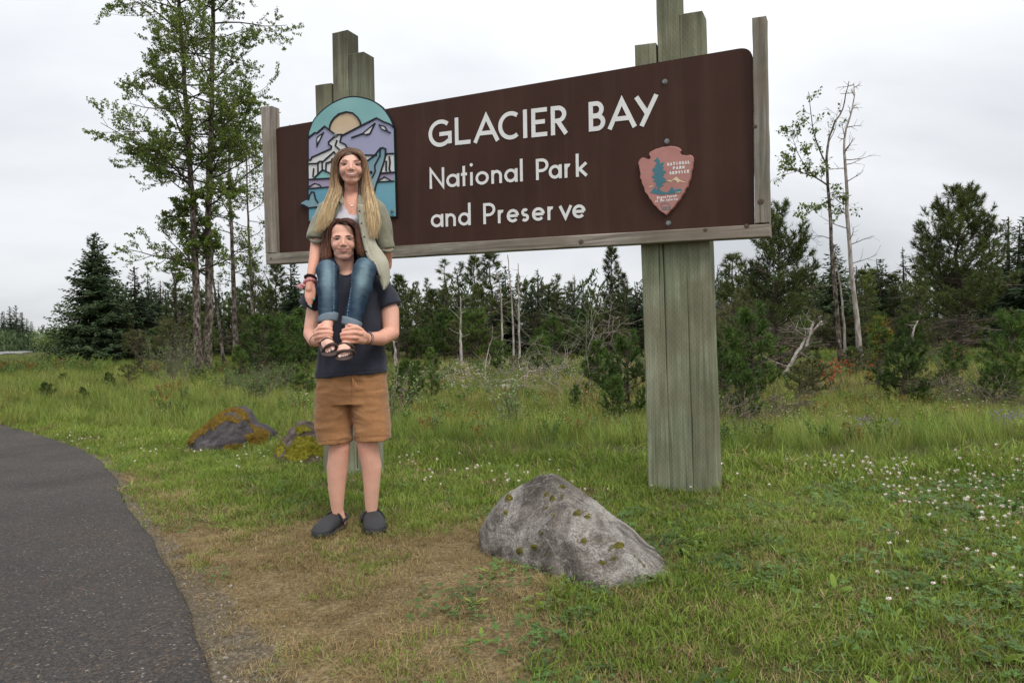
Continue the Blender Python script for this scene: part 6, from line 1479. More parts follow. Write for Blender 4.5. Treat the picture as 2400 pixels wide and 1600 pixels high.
F_ = cut(V, F_, [ZA(*p) for p in ((712, 400), (705, 560), (700, 640), (668, 740), (625, 830), (580, 950), (560, 1300), (990, 1300), (945, 1160), (905, 1000), (878, 900), (864, 760), (872, 660), (870, 560), (868, 400))])
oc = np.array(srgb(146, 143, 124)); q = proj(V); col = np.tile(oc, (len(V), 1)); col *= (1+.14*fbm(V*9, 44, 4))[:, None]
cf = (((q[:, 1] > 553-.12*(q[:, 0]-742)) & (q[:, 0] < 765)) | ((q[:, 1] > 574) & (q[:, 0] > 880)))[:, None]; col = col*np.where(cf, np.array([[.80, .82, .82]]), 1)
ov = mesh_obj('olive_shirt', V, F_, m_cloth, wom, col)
def sheet(name, left, right, th, mat, col, parent, n=26, m=12, bulge=.012, seed=0, w=.003):
    A = np.array(cr([pp(*p) for p in left], n)); B = np.array(cr([pp(*p) for p in right], n)); vs = []
    for i in range(n):
        for j in range(m):
            f = j/(m-1); p_ = A[i]*(1-f)+B[i]*f; p_ = p_+np.array([0, -bulge*math.sin(math.pi*f), 0]); vs.append(p_)
    V = np.array(vs); dn = fbm(V*12, seed, 3)*w*2; V[:, 1] += dn; Vb = V+np.array([0, th, 0]); f = []
    g = lambda i, j: i*m+j
    for i in range(n-1):
        for j in range(m-1): f += [(g(i, j), g(i+1, j), g(i+1, j+1), g(i, j+1)), tuple(n*m+k for k in (g(i, j), g(i, j+1), g(i+1, j+1), g(i+1, j)))]
    for i in range(n-1): f += [(g(i, 0), n*m+g(i, 0), n*m+g(i+1, 0), g(i+1, 0)), (g(i, m-1), g(i+1, m-1), n*m+g(i+1, m-1), n*m+g(i, m-1))]
    for j in range(m-1): f += [(g(0, j), g(0, j+1), n*m+g(0, j+1), n*m+g(0, j)), (g(n-1, j), n*m+g(n-1, j), n*m+g(n-1, j+1), g(n-1, j+1))]
    mb = MB(); mb.add(np.concatenate([V, Vb]), f, np.tile(np.array(col), (2*n*m, 1))*(1+.14*fbm(np.concatenate([V, Vb])*9, 44, 4))[:, None]); return mb.build(name, mat, parent, True)
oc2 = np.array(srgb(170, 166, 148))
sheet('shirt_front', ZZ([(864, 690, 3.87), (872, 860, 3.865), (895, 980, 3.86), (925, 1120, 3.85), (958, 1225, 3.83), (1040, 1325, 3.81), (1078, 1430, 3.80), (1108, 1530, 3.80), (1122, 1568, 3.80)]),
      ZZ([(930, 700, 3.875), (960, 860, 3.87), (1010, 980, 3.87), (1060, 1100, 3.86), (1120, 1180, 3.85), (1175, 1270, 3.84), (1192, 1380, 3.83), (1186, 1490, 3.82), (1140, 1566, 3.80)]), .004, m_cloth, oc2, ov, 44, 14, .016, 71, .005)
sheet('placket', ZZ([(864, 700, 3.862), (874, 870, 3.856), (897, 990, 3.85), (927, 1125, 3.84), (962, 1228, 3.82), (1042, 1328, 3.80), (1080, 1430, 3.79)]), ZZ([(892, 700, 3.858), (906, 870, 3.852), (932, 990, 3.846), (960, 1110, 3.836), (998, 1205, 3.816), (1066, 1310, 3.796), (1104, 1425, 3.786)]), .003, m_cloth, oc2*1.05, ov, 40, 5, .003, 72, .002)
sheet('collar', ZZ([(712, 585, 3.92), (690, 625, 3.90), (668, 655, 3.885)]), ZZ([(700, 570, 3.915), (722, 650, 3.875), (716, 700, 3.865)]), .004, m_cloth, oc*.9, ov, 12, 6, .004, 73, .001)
sheet('collar', ZZ([(872, 590, 3.92), (862, 660, 3.88), (872, 712, 3.87)]), ZZ([(905, 590, 3.915), (930, 660, 3.88), (925, 730, 3.87)]), .004, m_cloth, oc*.9, ov, 12, 6, .004, 74, .001)
m_button = simple('dark_button', srgb(66, 56, 48), .4, .5)
for x, y, Y_ in ((883, 762, 3.838), (902, 886, 3.832), (930, 1025, 3.828), (948, 1172, 3.815), (1018, 1280, 3.797), (1075, 1402, 3.775)):
    mb = MB(); ell(mb, pp(*ZA(x, y), Y_), (.0058, .003, .0058), None, 10, 6); mb.build('button', m_button, ov, True)
for pts in ([(727, 560, 3.95), (735, 566, 3.915), (748, 567, 3.91), (757, 563, 3.94)], [(891, 585, 4.0), (900, 588, 3.965), (912, 589, 3.965), (920, 585, 4.0)]):
    mb = MB(); tube(mb, [pp(*p) for p in cr(pts, 14)], .010, 8, c=np.tile(oc*.86, (14, 1)), jit=.1); mb.build('sleeve_cuff', m_cloth, ov, True)
# necklace
m_silver = simple('silver', (.75, .73, .70), .25, .8); bpy.data.materials['silver'].node_tree.nodes['Principled BSDF'].inputs['Metallic'].default_value = .9
nk = MB(); tube(nk, [pp(*p) for p in cr(ZZ([(738, 600, 3.93), (760, 650, 3.905), (803, 705, 3.885), (848, 655, 3.905), (868, 600, 3.93)]), 16)], .0009, 4); nk_ = nk.build('necklace', m_silver, wom); mb = MB(); ell(mb, pp(*ZA(803, 711), 3.882), (.0062, .003, .0062), None, 10, 7); mb.build('pendant', m_silver, nk_, True)
# jeans
J_ = MB(); chain(J_, [(778, 618, 4.05, .075), (768, 634, 3.88, .064), (766.5, 637, 3.745, .0575), (767.5, 675, 3.72, .0560), (770, 705, 3.715, .054), (769.5, 730, 3.70, .049)])
gloft(J_, [(769, 700, 3.715, .055, .056), (769.5, 725, 3.705, .0515, .052), (769, 748, 3.695, .046, .047)])
chain(J_, [(868, 616, 4.05, .080), (858, 630, 3.88, .070), (853.5, 635, 3.745, .0640), (847, 675, 3.72, .061), (839, 705, 3.715, .057), (831, 735, 3.70, .051)])
gloft(J_, [(841, 700, 3.715, .057, .058), (832, 730, 3.705, .053, .053), (825, 757, 3.695, .047, .048)])
capsule(J_, pp(790, 612, 4.10), .085, pp(858, 612, 4.10), .085)
V, F_ = remesh(J_, .0048, 3, .5); N_ = vnormals(V, F_); V = folds(V, N_, 45, .0042, 7, (1, 1, 1.5), 1.4); N_ = vnormals(V, F_); V = folds(V, N_, 48, .002, 18, (1, 1, 1.7), 1.2); q = proj(V)
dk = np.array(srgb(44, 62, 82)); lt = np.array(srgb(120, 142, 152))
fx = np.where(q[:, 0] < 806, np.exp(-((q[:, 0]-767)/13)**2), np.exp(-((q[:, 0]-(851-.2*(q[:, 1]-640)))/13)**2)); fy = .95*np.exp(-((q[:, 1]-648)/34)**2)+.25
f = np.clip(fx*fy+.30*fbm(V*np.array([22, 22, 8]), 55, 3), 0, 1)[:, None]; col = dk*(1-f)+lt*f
sm = ((np.abs(q[:, 0]-np.interp(q[:, 1], [620, 735], [782.5, 782.5])) < 1.0) & (q[:, 0] < 800)) | (np.abs(q[:, 0]-np.interp(q[:, 1], [620, 680, 750], [826, 822, 812])) < 1.0); col = np.where(sm[:, None] & (np.sin(q[:, 1:2]*2.2) > -.2), lt*1.1, col)
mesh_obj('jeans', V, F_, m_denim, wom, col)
cc = np.array(srgb(120, 134, 144))
for path in ([(769.5, 738, 3.70, .0535, .054), (769.5, 743, 3.698, .0545, .055), (768.5, 750, 3.695, .0535, .054), (768, 755, 3.693, .052, .052)], [(826.5, 748, 3.70, .0545, .055), (825.5, 753, 3.698, .0555, .056), (824, 760, 3.695, .0545, .055), (823, 766, 3.693, .053, .053)]):
    mb = MB(); gloft(mb, path, 30); V, F_ = remesh(mb, .004, 2); N_ = vnormals(V, F_); V = folds(V, N_, 61, .0028, 12); V[:, 2] += (V[:, 0]-V[:, 0].mean())*(.18 if path[0][0] < 800 else -.16); mesh_obj('jean_cuff', V, F_, m_denim, wom, np.tile(cc, (len(V), 1)))
# sandals
m_leather = simple('brown_leather', srgb(74, 58, 54), .6, .35)
def sandal(sole_pts, straps):
    mb = MB()
    for a, b in zip(sole_pts[:-1], sole_pts[1:]): capsule(mb, pp(*a[:3]), a[3], pp(*b[:3]), b[3])
    V, F_ = remesh(mb, .0045, 2); c = V.mean(0); a = Vector(pp(*sole_pts[-1][:3])-pp(*sole_pts[0][:3])).normalized(); nrm = np.array(Vector((1, 0, 0)).cross(a).normalized()); 
    V = V-nrm*((V-c)@nrm)[:, None]*.72; o = mesh_obj('sandal', V, F_, m_leather, wom)
    for st, w_ in straps:
        mb = MB(); pts = cr([pp(*p) for p in st], 14)
        tube(mb, pts, w_, 8, c=np.ones((14, 3))); mb.build('strap', m_leather, o, True)
sandal([(762, 800, 3.655, .036), (768, 812, 3.60, .043), (774, 826, 3.525, .046)], [([(754.5, 806, 3.60), (757, 799, 3.57), (765, 794, 3.565), (774, 796, 3.565), (782, 802, 3.58)], .0095), ([(758, 830, 3.545), (757, 822, 3.515), (765, 812, 3.502), (777, 806, 3.502), (787, 808, 3.515), (791, 816, 3.55)], .0085)])
sandal([(818, 812, 3.655, .036), (811, 824, 3.60, .043), (806, 836, 3.525, .046)], [([(793, 816, 3.585), (798, 808, 3.565), (809, 806, 3.56), (820, 808, 3.565), (829, 815, 3.59)], .010), ([(789, 838, 3.54), (791, 828, 3.512), (800, 823, 3.502), (815, 821.5, 3.502), (826, 821, 3.515), (831, 828, 3.55)], .0088)])
# scrunchie and bands on her wrist
axw = pp(737, 610, 3.92)-pp(728.5, 646, 3.87)
band(728, 651.5, 3.868, axw, .028, .0095, srgb(48, 28, 28), 'dark_band', wom, .15)
mb = MB(); c = pp(728, 663, 3.862); x, y = frame_from(Vector(axw).normalized()); nn = 50
tube(mb, [Vector(c)+x*(math.cos(t_)*.031)+y*(math.sin(t_)*.031)+Vector((0, 0, .006*math.cos(t_))) for t_ in np.linspace(0, 2*math.pi, nn)], [.0095*(1+.4*math.sin(i*2.3)) for i in range(nn)], 9, c=np.tile(np.array(srgb(206, 138, 142)), (nn, 1)), jit=.12)
sphere(mb, pp(710, 668, 3.83), (.020, .008, .008), 12, 8, Matrix.Rotation(R(20), 3, 'Y'), np.array(srgb(212, 146, 150))); sphere(mb, pp(703, 672, 3.83), (.018, .006, .012), 12, 8, Matrix.Rotation(R(28), 3, 'Y'), np.array(srgb(212, 146, 150)))
mb.build('pink_scrunchie', m_cloth, wom, True)
# her hair
def wom_col(t_, rs):
    a = np.array(srgb(122, 92, 70)); b = np.array(srgb(164, 130, 94)); c = np.array(srgb(222, 194, 148)); k = rs.uniform(-.12, .12); t2 = np.clip(t_+k, 0, 1)[:, None]
    f1 = sstep(.15, .45, t2); f2 = sstep(.4, .75, t2); return ((a*(1-f1)+b*f1)*(1-f2)+c*f2)*rs.uniform(.68, 1.2)
C_ = MB(); e(C_, hw, 0, .026, -.026, .078, .083, .097); e(C_, hw, 0, -.085, -.060, .078, .11, .04)
V, F_ = remesh(C_, .006, 3); F_ = cut(V, F_, [ZA(*p) for p in ((665, 290), (690, 235), (730, 200), (790, 182), (850, 190), (895, 230), (915, 300), (915, 380), (890, 440), (850, 495), (800, 525), (745, 520), (702, 478), (672, 400))])
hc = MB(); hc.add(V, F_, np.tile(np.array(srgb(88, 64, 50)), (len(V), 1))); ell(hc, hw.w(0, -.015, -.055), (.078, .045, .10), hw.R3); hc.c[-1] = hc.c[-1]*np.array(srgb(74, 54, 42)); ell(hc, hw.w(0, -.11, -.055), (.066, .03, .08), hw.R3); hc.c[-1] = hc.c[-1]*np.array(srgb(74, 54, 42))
gw = [ZZ([(790, 152, 3.872), (716, 176, 3.86), (668, 222, 3.865), (645, 300, 3.88), (643, 400, 3.90), (662, 490, 3.90), (690, 560, 3.89), (660, 640, 3.87), (620, 740, 3.86), (590, 860, 3.855), (520, 930, 3.85), (440, 985, 3.85)]),
      ZZ([(785, 130, 3.90), (700, 160, 3.88), (650, 240, 3.885), (635, 340, 3.90), (632, 440, 3.91), (628, 540, 3.90), (600, 640, 3.88), (570, 740, 3.865), (540, 850, 3.86), (490, 930, 3.855), (430, 1000, 3.85)]),
      ZZ([(795, 122, 3.93), (690, 150, 3.91), (630, 240, 3.92), (612, 350, 3.93), (608, 450, 3.93), (598, 550, 3.91), (560, 650, 3.89), (520, 760, 3.87), (480, 860, 3.86), (450, 940, 3.86), (415, 990, 3.86)])]
gw = [[(x_, y_, Y_+.036*max(0, 1-i_/(len(g_)*.8))) for i_, (x_, y_, Y_) in enumerate(g_)] for g_ in gw]
locks(hc, gw, 900, rsh, .0048, .0060, wom_col, 22, .006)
gw2 = [ZZ([(765, 150, 3.872), (852, 168, 3.86), (908, 210, 3.865), (934, 300, 3.88), (938, 400, 3.895), (930, 480, 3.895), (935, 580, 3.88), (945, 680, 3.865), (960, 790, 3.855), (975, 880, 3.85), (985, 990, 3.845), (990, 1090, 3.84)]),
      ZZ([(785, 130, 3.90), (870, 155, 3.88), (925, 230, 3.885), (945, 320, 3.90), (960, 420, 3.90), (975, 520, 3.89), (995, 620, 3.875), (1015, 720, 3.86), (1030, 820, 3.855), (1040, 920, 3.85), (1045, 1010, 3.845), (1050, 1070, 3.84)]),
      ZZ([(795, 122, 3.93), (890, 150, 3.91), (945, 240, 3.915), (965, 340, 3.92), (985, 440, 3.92), (1010, 550, 3.90), (1040, 650, 3.885), (1060, 740, 3.87), (1075, 820, 3.86), (1088, 890, 3.855), (1080, 960, 3.85)])]
gw2 = [[(x_, y_, Y_+.036*max(0, 1-i_/(len(g_)*.8))) for i_, (x_, y_, Y_) in enumerate(g_)] for g_ in gw2]
locks(hc, gw2, 900, rsh, .0048, .0060, wom_col, 22, .006)
dkc = lambda t_, rs: np.tile(np.array(srgb(92, 66, 50))*rs.uniform(.5, 1.2), (len(t_), 1))
locks(hc, [ZZ([(662, 400, 3.93), (672, 470, 3.93), (702, 540, 3.935), (712, 610, 3.915), (690, 700, 3.89)]), ZZ([(650, 400, 3.93), (655, 480, 3.93), (672, 560, 3.92), (668, 640, 3.90), (640, 720, 3.88)])], 70, rsh, .008, .004, dkc)
locks(hc, [ZZ([(922, 400, 3.93), (910, 470, 3.93), (884, 540, 3.935), (880, 620, 3.915), (905, 720, 3.88)]), ZZ([(930, 400, 3.93), (925, 480, 3.93), (912, 560, 3.92), (920, 640, 3.90), (940, 720, 3.87)])], 70, rsh, .008, .004, dkc)
hc.build('hair', m_hair, wom, True)
# ================================================================== GRASS, CLOVER, FLOWERS (what nobody could count)
PROT = bpy.data.collections.new('plant_pieces')      # not linked to the scene: only a store the scatter takes its pieces from
rg = np.random.RandomState(99)
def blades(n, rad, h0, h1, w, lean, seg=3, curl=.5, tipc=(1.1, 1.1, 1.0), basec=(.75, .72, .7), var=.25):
    """n curved tapering blades standing in a disc"""
    mb = MB(); a = rg.uniform(0, 6.283, n); r = rad*np.sqrt(rg.rand(n)); x0 = r*np.cos(a); y0 = r*np.sin(a)
    h = rg.uniform(h0, h1, n); b = rg.uniform(0, 6.283, n); ln = lean*rg.uniform(.2, 1.6, n); ws = w*rg.uniform(.6, 1.3, n)
    dx, dy = np.cos(b), np.sin(b); sx, sy = -dy, dx; vs = []; cs = []
    ct = (1+rg.uniform(-var, var, (n, 1)))*np.array([[1, 1, 1]])*rg.uniform(.9, 1.1, (n, 3))
    for k in range(seg+1):
        f = k/seg; hh = h*f*(1-.22*ln*f); out = h*ln*(f*.4+curl*f*f); wd = ws*(1-f**1.6)*.5
        if k < seg:
            for s in (-1, 1): vs.append(np.stack([x0+dx*out+sx*wd*s, y0+dy*out+sy*wd*s, hh], 1))
        else: vs.append(np.stack([x0+dx*out, y0+dy*out, hh], 1))
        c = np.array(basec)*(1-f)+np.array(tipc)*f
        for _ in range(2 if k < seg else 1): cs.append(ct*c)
    V = np.stack(vs, 1).reshape(-1, 3); C_ = np.stack(cs, 1).reshape(-1, 3); m = 2*seg+1; o = np.arange(n)[:, None]*m
    mb.add(V, np.concatenate([o+np.array([2*k, 2*k+1, 2*k+3, 2*k+2]) for k in range(seg-1)]) if seg > 1 else np.zeros((0, 4), int), C_)
    mb.f.append(o+np.array([2*seg-2, 2*seg-1, 2*seg]))
    return mb
def proto(mb, name, mat):
    o = bpy.data.objects.new(name, mb.mesh(name, mat)); return o
def make_coll(name, objs):
    c = bpy.data.collections.new(name)
    for i, o in enumerate(objs): o.name = 'piece_%s_%02d' % (name, i); c.objects.link(o)
    return c
def scatter(name, label, coll, n_kinds, xyz, scale, tilt=.15, idx=None, cols=None):
    n = len(xyz); me = bpy.data.meshes.new(name); me.vertices.add(n); me.vertices.foreach_set('co', np.asarray(xyz, float).ravel())
    def at(nm, ty, arr, key): a = me.attributes.new(nm, ty, 'POINT'); a.data.foreach_set(key, arr)
    rot = np.stack([rg.normal(0, tilt, n), rg.normal(0, tilt, n), rg.uniform(0, 6.283, n)], 1)
    at('rot', 'FLOAT_VECTOR', rot.ravel(), 'vector'); at('scl', 'FLOAT', np.asarray(scale, float), 'value')
    at('idx', 'INT', (rg.randint(0, n_kinds, n) if idx is None else idx).astype(np.int32), 'value')
    o = bpy.data.objects.new(name, me); COL.objects.link(o)
    g = bpy.data.node_groups.new(name, 'GeometryNodeTree'); g.interface.new_socket('Geometry', in_out='INPUT', socket_type='NodeSocketGeometry')
    g.interface.new_socket('Geometry', in_out='OUTPUT', socket_type='NodeSocketGeometry')
    gi = g.nodes.new('NodeGroupInput'); go = g.nodes.new('NodeGroupOutput'); ip = g.nodes.new('GeometryNodeInstanceOnPoints'); ci = g.nodes.new('GeometryNodeCollectionInfo')
    ci.inputs['Collection'].default_value = coll; ci.inputs['Separate Children'].default_value = True; ci.inputs['Reset Children'].default_value = True
    def na(nm, ty):
        q = g.nodes.new('GeometryNodeInputNamedAttribute'); q.data_type = ty; q.inputs['Name'].default_value = nm; return q.outputs['Attribute']
    ip.inputs['Pick Instance'].default_value = True
    g.links.new(gi.outputs[0], ip.inputs['Points']); g.links.new(ci.outputs[0], ip.inputs['Instance']); g.links.new(na('idx', 'INT'), ip.inputs['Instance Index'])
    e2 = g.nodes.new('FunctionNodeEulerToRotation'); g.links.new(na('rot', 'FLOAT_VECTOR'), e2.inputs[0]); g.links.new(e2.outputs[0], ip.inputs['Rotation'])
    g.links.new(na('scl', 'FLOAT'), ip.inputs['Scale']); g.links.new(ip.outputs[0], go.inputs[0])
    md = o.modifiers.new('scatter', 'NODES'); md.node_group = g
    return tag(o, label, kind='stuff')
def pts_in(y0, y1, dens, fn, xk=.86, pad=.6, xlim=None):
    """random ground points between distances y0..y1 inside a wedge a little wider than the view; fn = chance of keeping"""
    area = xk*(y1*y1-y0*y0)+2*pad*(y1-y0); n = int(area*dens)
    y = np.sqrt(rg.uniform(y0*y0, y1*y1, n)); x = rg.uniform(-1, 1, n)*(xk*y+pad)
    k = rg.rand(n) < fn(x, y); x, y = x[k], y[k]; return np.stack([x, y, H(x, y)], 1)
m_lawn = leaf_mat('lawn_grass', [srgb(100, 120, 46), srgb(128, 150, 60), srgb(156, 172, 86)], .35, .55, .9)
m_dry = leaf_mat('dry_grass', [srgb(122, 106, 72), srgb(158, 138, 98), srgb(190, 170, 128)], .25, .7, 1.6)
m_mead = leaf_mat('meadow_grass', [srgb(124, 104, 58), srgb(104, 118, 52), srgb(132, 142, 68), srgb(160, 160, 88), srgb(176, 164, 104)], .35, .6, .42)
m_tall = leaf_mat('tall_grass', [srgb(94, 114, 48), srgb(126, 148, 64), srgb(156, 172, 88)], .35, .55, .8)
m_clov = leaf_mat('clover_leaves', [srgb(66, 92, 44), srgb(84, 114, 54), srgb(106, 134, 68)], .25, .5, 2)
m_brownleaf = leaf_mat('brown_leaves', [srgb(88, 58, 46), srgb(124, 84, 60), srgb(150, 110, 80)], .15, .7, 3)
m_fl = pmat('clover_blossom', [(.3, srgb(232, 218, 204)), (.6, srgb(246, 242, 234))], 90, 2, .8, 0, use_col=True)
m_cot = pmat('cotton_tufts', [(.3, srgb(206, 198, 178)), (.7, srgb(232, 228, 214))], 30, 2, .9, 0)
m_straw = leaf_mat('straw_stems', [srgb(150, 132, 96), srgb(176, 158, 118), srgb(190, 176, 140)], .2, .7, 2)
m_asterf = pmat('aster_blossom', [(.3, srgb(134, 118, 160)), (.7, srgb(166, 152, 186))], 40, 2, .8, 0)
m_moss_or = leaf_mat('bog_plants', [srgb(110, 84, 44), srgb(140, 104, 58), srgb(130, 120, 62)], .2, .7, 2)

def forb(n, h, col):
    mb = MB()
    for _ in range(n):
        a = rg.uniform(0, 6.283); b0 = np.array([rg.normal(0, .05), rg.normal(0, .05), 0]); d = np.array([math.cos(a)*.45, math.sin(a)*.45, 1.]); L_ = h*rg.uniform(.55, 1.1); m_ = 9
        pts = [b0+d*L_*k/3 for k in range(4)]; tube(mb, pts, .0022, 3, c=[.6, .55, .45], cap=False)
        f = rg.uniform(.15, 1, m_*2)[:, None]; C = b0+d*L_*f; D = rg.normal(size=(m_*2, 3)); D[:, 2] = abs(D[:, 2])*.6; quads_at(mb, C+D*.012, D, rg.uniform(.035, .06, m_*2), rg.uniform(.012, .02, m_*2), tint(m_*2, .7, 1.25)*col)
    return mb
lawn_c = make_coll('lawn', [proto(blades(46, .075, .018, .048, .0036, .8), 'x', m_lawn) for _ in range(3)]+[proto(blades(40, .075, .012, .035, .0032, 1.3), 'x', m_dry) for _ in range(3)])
def trifol(n, rad, h, size):
    mb = MB()
    for _ in range(n):
        a = rg.uniform(0, 6.28); r = rad*math.sqrt(rg.rand()); c = np.array([r*math.cos(a), r*math.sin(a), h*rg.uniform(.4, 1)]); rot = rg.uniform(0, 6.28); s = size*rg.uniform(.7, 1.2)
        tt = rg.uniform(.7, 1.2)
        for k in range(3):
            q = rot+k*2.094; d = np.array([math.cos(q), math.sin(q), rg.uniform(-.05, .25)]); p = np.array([-d[1], d[0], 0])
            v = [c, c+d*s*.45+p*s*.42, c+d*s*.95+p*s*.3, c+d*s*.95-p*s*.3, c+d*s*.45-p*s*.42]
            mb.add(v, [(0, 1, 2, 3), ], np.ones((5, 3))*tt); mb.f.append(np.array([[mb.n-5, mb.n-2, mb.n-1]]))
    return mb
def rosette(n, L_, w, col=1.0, flat=.25):
    mb = MB()
    for k in range(n):
        a = rg.uniform(0, 6.28); d = np.array([math.cos(a), math.sin(a), flat*rg.uniform(.3, 1.6)]); d /= np.linalg.norm(d); p = np.array([-math.sin(a), math.cos(a), 0]); s = L_*rg.uniform(.6, 1.1); ww = w*rg.uniform(.7, 1.1)
        v = [(0, 0, .004), d*s*.4+p*ww*.5, d*s*.4-p*ww*.5+[0, 0, .003], d*s*.8+p*ww*.4-[0, 0, s*.05], d*s*.8-p*ww*.4-[0, 0, s*.05], d*s-[0, 0, s*.12]]
        mb.add(v, [(1, 2, 4, 3)], np.ones((6, 3))*rg.uniform(.75, 1.2)*col); b_ = mb.n-6; mb.f.append(np.array([[b_, b_+2, b_+1], [b_+3, b_+4, b_+5]]))
    return mb
clov_c = make_coll('clover', [proto(trifol(11, .07, .035, .013), 'x', m_clov) for _ in range(3)]+[proto(rosette(5, .06, .022), 'x', m_clov), proto(rosette(7, .08, .018, flat=.6), 'x', m_lawn), proto(rosette(2, .04, .018, flat=.2), 'x', m_brownleaf)])
def blossom(h, r, brown=False):
    mb = MB(); tube(mb, [(0, 0, 0), (.004, .002, h*.6), (0, 0, h)], .0011, 3, c=[.35, .45, .22], cap=False)
    v = []
    for k in range(22):
        d = rg.normal(size=3); d[2] = d[2]*.6+.45; d /= np.linalg.norm(d); v.append(d)
    d = np.array(v); c = np.where(d[:, 2:3] < .15, np.array([[.82, .66, .58]]), np.array([[1, 1, 1]]))
    if brown: c = c*np.array([[.75, .5, .42]])
    tris_at(mb, np.array([[0, 0, h]])+d*r*.15, d, np.full(22, r), np.full(22, r*.6), c); return mb
fl_c = make_coll('blossoms', [proto(blossom(.06, .0105), 'x', m_fl), proto(blossom(.085, .0115), 'x', m_fl), proto(blossom(.045, .009, True), 'x', m_fl)])
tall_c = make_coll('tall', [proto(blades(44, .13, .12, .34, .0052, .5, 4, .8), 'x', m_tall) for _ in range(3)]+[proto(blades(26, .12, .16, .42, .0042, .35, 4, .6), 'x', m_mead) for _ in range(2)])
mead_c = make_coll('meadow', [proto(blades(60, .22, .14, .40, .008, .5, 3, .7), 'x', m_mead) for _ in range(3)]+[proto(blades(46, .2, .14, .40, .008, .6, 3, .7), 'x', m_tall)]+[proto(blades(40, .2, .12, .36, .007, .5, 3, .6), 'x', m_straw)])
def stemmy(n, rad, h0, h1, head, mat_head_col, w=.003):
    mb = blades(n, rad, h0, h1, w, .18, 3, .3)
    V = np.concatenate(mb.v); tips = V[6::7] if len(V) % 7 == 0 else V[-n:]
    return mb, tips
def heads(n, rad, h0, h1, hr, mat, flat=1.0, w=.003, per=7):
    mb, tips = stemmy(n, rad, h0, h1, hr, None, w); hb = MB()
    for t_ in tips:
        d = rg.normal(size=(per, 3)); d[:, 2] = abs(d[:, 2])*.4*flat; d /= np.linalg.norm(d, axis=1, keepdims=True)
        tris_at(hb, np.repeat(t_[None], per, 0)-d*hr*.2, d, np.full(per, hr), np.full(per, hr*.7), tint(per, .8, 1.15))
    me = mb.mesh('stalk', m_straw); mh = hb.mesh('head', mat)
    # one mesh with two materials
    bm = bmesh.new(); bm.from_mesh(me); k = len(bm.faces); bm.from_mesh(mh); bm.faces.ensure_lookup_table()
    for f in bm.faces[k:]: f.material_index = 1
    m2 = bpy.data.meshes.new('stalk'); bm.to_mesh(m2); bm.free(); m2.materials.append(m_straw); m2.materials.append(mat); return bpy.data.objects.new('x', m2)
stalk_c = make_coll('stalks', [heads(7, .14, .22, .42, .018, m_straw), heads(6, .12, .25, .45, .014, m_cot, .6), heads(6, .14, .16, .3, .02, m_moss_or)])
cot_c = make_coll('cotton', [heads(9, .25, .22, .40, .03, m_cot), heads(7, .25, .2, .36, .026, m_cot)])
ast_c = make_coll('asters', [heads(9, .12, .16, .28, .017, m_asterf, 1.2)])

def off_path(x, y): return (x > edge_x(y)+.02)
def lawnmask(x, y): return sstep(.25, -.15, y-Yb(x)+.35*vn(np.stack([x*1.6, y*1.6, 0*x], 1), 41))
def f_lawn(x, y): return off_path(x, y)*lawnmask(x, y)*(1-.72*gravel(x, y))*(.55+.45*(fbm(np.stack([x*2, y*2, 0*x], 1), 51, 3) > -.25))
p = np.concatenate([pts_in(1.7, 4.2, 640, f_lawn, .80), pts_in(4.2, 12.5, 210, f_lawn, .82)])
dr = dryness(p[:, 0], p[:, 1]); dr = np.clip(dr+.45*fbm(p*3.1, 61, 3), 0, 1); isdry = rg.rand(len(p)) < sstep(.10, .85, dr)*.70+.16+.16*sstep(4.6, 3.2, p[:, 1])
idx = np.where(isdry, 3+rg.randint(0, 3, len(p)), rg.randint(0, 3, len(p)))
sc_ = rg.uniform(.65, 1.15, len(p))*np.where(p[:, 1] > 4.2, 1.55, 1.0)*(1-.35*sstep(.5, 1, dr))*(1+.7*sstep(-1.3, 0, p[:, 1]-Yb(p[:, 0])))
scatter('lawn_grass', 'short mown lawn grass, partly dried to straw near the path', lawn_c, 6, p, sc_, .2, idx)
def cl_mask(x, y): return np.clip(.28+1.1*fbm(np.stack([x*1.3, y*1.3, 0*x], 1), 71, 3)+.55*sstep(.1, 2.2, x)-.55*dryness(x, y)-.12*sstep(5, 8, y), 0, 1)
p = np.concatenate([pts_in(1.7, 4.2, 240, lambda x, y: off_path(x, y)*lawnmask(x, y)*cl_mask(x, y)*(1-gravel(x, y)), .80), pts_in(4.2, 9.5, 80, lambda x, y: off_path(x, y)*lawnmask(x, y)*cl_mask(x, y), .8)])
idx = rg.choice(6, len(p), p=[.24, .24, .2, .14, .12, .06]); scatter('clover', 'clover and broad leaved weeds growing through the lawn', clov_c, 6, p, rg.uniform(.7, 1.3, len(p)), .25, idx)
def flmask(x, y):
    n = fbm(np.stack([x*1.7, y*1.7, 0*x], 1), 81, 3)
    band = np.exp(-((y-Yb(x)+1.15-.25*np.maximum(x-1.5, 0))/.75)**2)*(.26+.74*sstep(1.0, 2.2, x)-.12*sstep(-1.5, -3, x))
    near = sstep(1.3, 2.3, x+.25*(4-y)-.2)*sstep(1.9, 2.7, y)*.75
    return lawnmask(x, y)*off_path(x, y)*np.clip(band+near, 0, 1)*np.clip(.5+1.6*n, 0, 1)*(1-.8*dryness(x, y))
p = pts_in(2.0, 11, 230, flmask, .82); scatter('clover_flowers', 'small white and pink clover blossoms in the lawn', fl_c, 3, p, rg.uniform(.6, 1.0, len(p))*(1+.25*(p[:, 1] > 4.5)), .2)
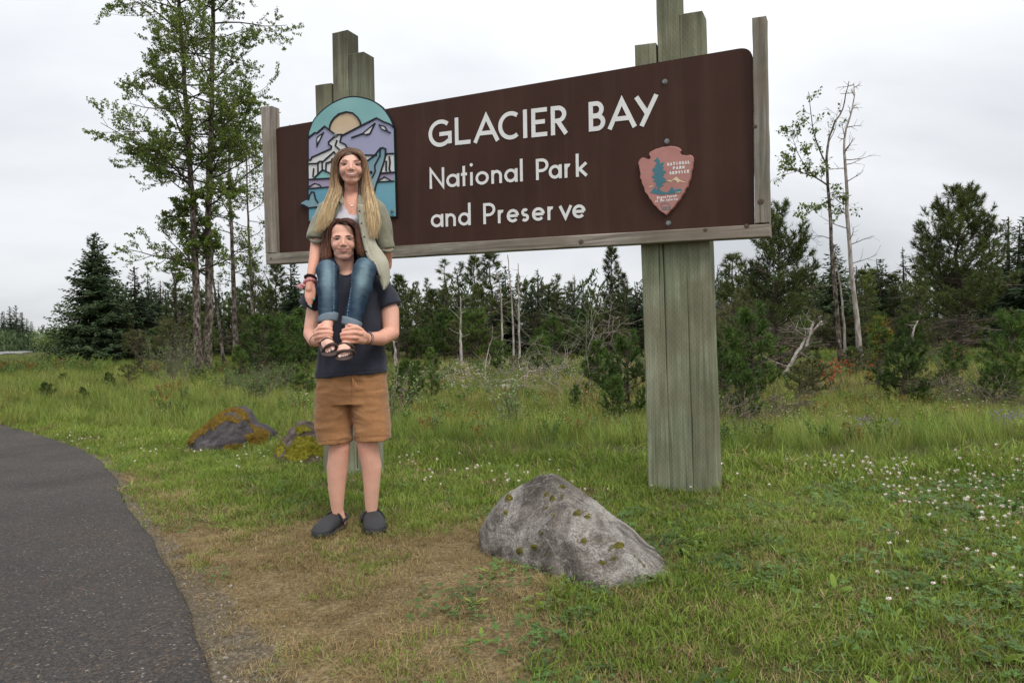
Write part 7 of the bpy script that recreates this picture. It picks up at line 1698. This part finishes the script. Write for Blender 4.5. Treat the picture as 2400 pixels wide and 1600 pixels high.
# taller grass beyond the mown edge
def nearmead(x, y): return 1-lawnmask(x, y)
p = np.concatenate([pts_in(4.6, 14, 46, lambda x, y: nearmead(x, y)*(.75+.5*fbm(np.stack([x*.8, y*.8, 0*x], 1), 91, 2)), .84)])
sc_ = (.62+.38*sstep(0, 2.2, p[:, 1]-Yb(p[:, 0])))*rg.uniform(.65, 1.25, len(p))
idx = np.where(rg.rand(len(p)) < .30+.5*sstep(1.5, 4, p[:, 1]-Yb(p[:, 0])), 3+rg.randint(0, 2, len(p)), rg.randint(0, 3, len(p)))
scatter('tall_grass', 'tall uncut grass behind the lawn edge', tall_c, 5, p, sc_, .12, idx)
def pm_(x, y): return np.clip(.72+.6*fbm(np.stack([x*.35, y*.35, 0*x], 1), 95, 3), 0, 1)
p = np.concatenate([pts_in(9, 24, 13, lambda x, y: nearmead(x, y)*pm_(x, y), .86), pts_in(24, 62, 3.4, pm_, .88), pts_in(62, 110, .6, pm_, .9)])
sc_ = rg.uniform(.7, 1.3, len(p))*np.interp(p[:, 1], [9, 24, 60, 110], [.85, 1.0, 1.2, 1.3])*np.where((p[:, 0]/p[:, 1] < -.6) & (p[:, 1] > 40), .45, 1)
left = p[:, 0]/p[:, 1] < -.28
idx = np.where(left, rg.choice([0, 1, 3, 3], len(p)), rg.choice([0, 1, 2, 3, 4], len(p)))
scatter('meadow_grass', 'rough bog meadow grass stretching to the trees', mead_c, 5, p, sc_, .12, idx)
forb_c = make_coll('forbs', [proto(forb(n_, h_, m_c), 'x', m_f) for n_, h_, m_c, m_f in ((9, .34, 1, m_willow), (12, .26, 1, m_clov), (8, .30, 1, m_moss_or), (11, .42, 1, m_tall))])
p = np.concatenate([pts_in(5.4, 13, 5.0, lambda x, y: nearmead(x, y)*sstep(.4, 1.5, y-Yb(x))*np.clip(.5+1.3*fbm(np.stack([x*.7, y*.7, 0*x], 1), 93, 2), 0, 1), .84), pts_in(13, 34, 2.2, lambda x, y: np.clip(.45+1.5*fbm(np.stack([x*.3, y*.3, 0*x], 1), 94, 2), 0, 1), .86)])
scatter('low_plants', 'leafy knee high plants mixed into the bog grass', forb_c, 4, p, rg.uniform(.7, 1.25, len(p))*np.interp(p[:, 1], [5, 13, 32], [.75, 1.1, 1.7]), .1)
p = pts_in(5.0, 20, 3.2, lambda x, y: nearmead(x, y)*np.clip(.5+fbm(np.stack([x, y, 0*x], 1), 97, 2), 0, 1), .82)
scatter('seed_stalks', 'dry flower stalks with pale seed heads', stalk_c, 3, p, rg.uniform(.7, 1.15, len(p)), .1)
def cotm(x, y):
    q = x/y; return np.clip(np.exp(-((y-28)/7)**2)*sstep(-.16, -.11, q)*sstep(.24, .16, q)*(.3+1.4*fbm(np.stack([x*.4, y*.4, 0*x], 1), 99, 2)+.5)+.16*np.exp(-((y-18)/6)**2)*sstep(-.4, -.2, q)*sstep(.5, .2, q), 0, 1)
p = pts_in(12, 44, 3.2, cotm, .6); scatter('cotton_grass', 'white cotton grass tufts in the open bog', cot_c, 2, p, rg.uniform(.8, 1.3, len(p)), .1)
p = np.concatenate([np.array([foot(px+rg.normal()*9, Yd+rg.normal()*.15) for _ in range(n)]) for px, Yd, n in ((2022, 6.4, 7), (2075, 6.6, 3), (2372, 6.2, 8), (2330, 6.5, 3))])
scatter('asters', 'small purple asters in the tall grass on the right', ast_c, 1, p, rg.uniform(.7, 1.0, len(p)), .1)
# gravel on the shoulder of the path
m_stone = pmat('gravel_stone', [(.3, srgb(98, 92, 84)), (.5, srgb(136, 130, 122)), (.7, srgb(176, 172, 166))], 12, 3, .9, .3, world=True)
def peb(r):
    mb = MB(); bm = bmesh.new(); bmesh.ops.create_icosphere(bm, subdivisions=1, radius=r)
    v = np.array([w.co[:] for w in bm.verts]); v *= 1+rg.uniform(-.28, .28, (len(v), 1)); v[:, 2] *= .6
    mb.add(v, [[w.index for w in f.verts] for f in bm.faces]); bm.free(); return mb
st_c = make_coll('stones', [proto(peb(r_), 'x', m_stone) for r_ in (.005, .0065, .008, .011)])
p = pts_in(1.7, 5.5, 1300, lambda x, y: off_path(x, y-.0)*np.clip(gravel(x, y)*.8+.06*sstep(3.6, 2.4, y)*(x < .6), 0, 1), .8, .2)
idx = rg.choice(4, len(p), p=[.52, .3, .14, .04]); scatter('gravel', 'fine grey gravel along the edge of the path', st_c, 4, p, rg.uniform(.4, .95, len(p)), .6, idx)
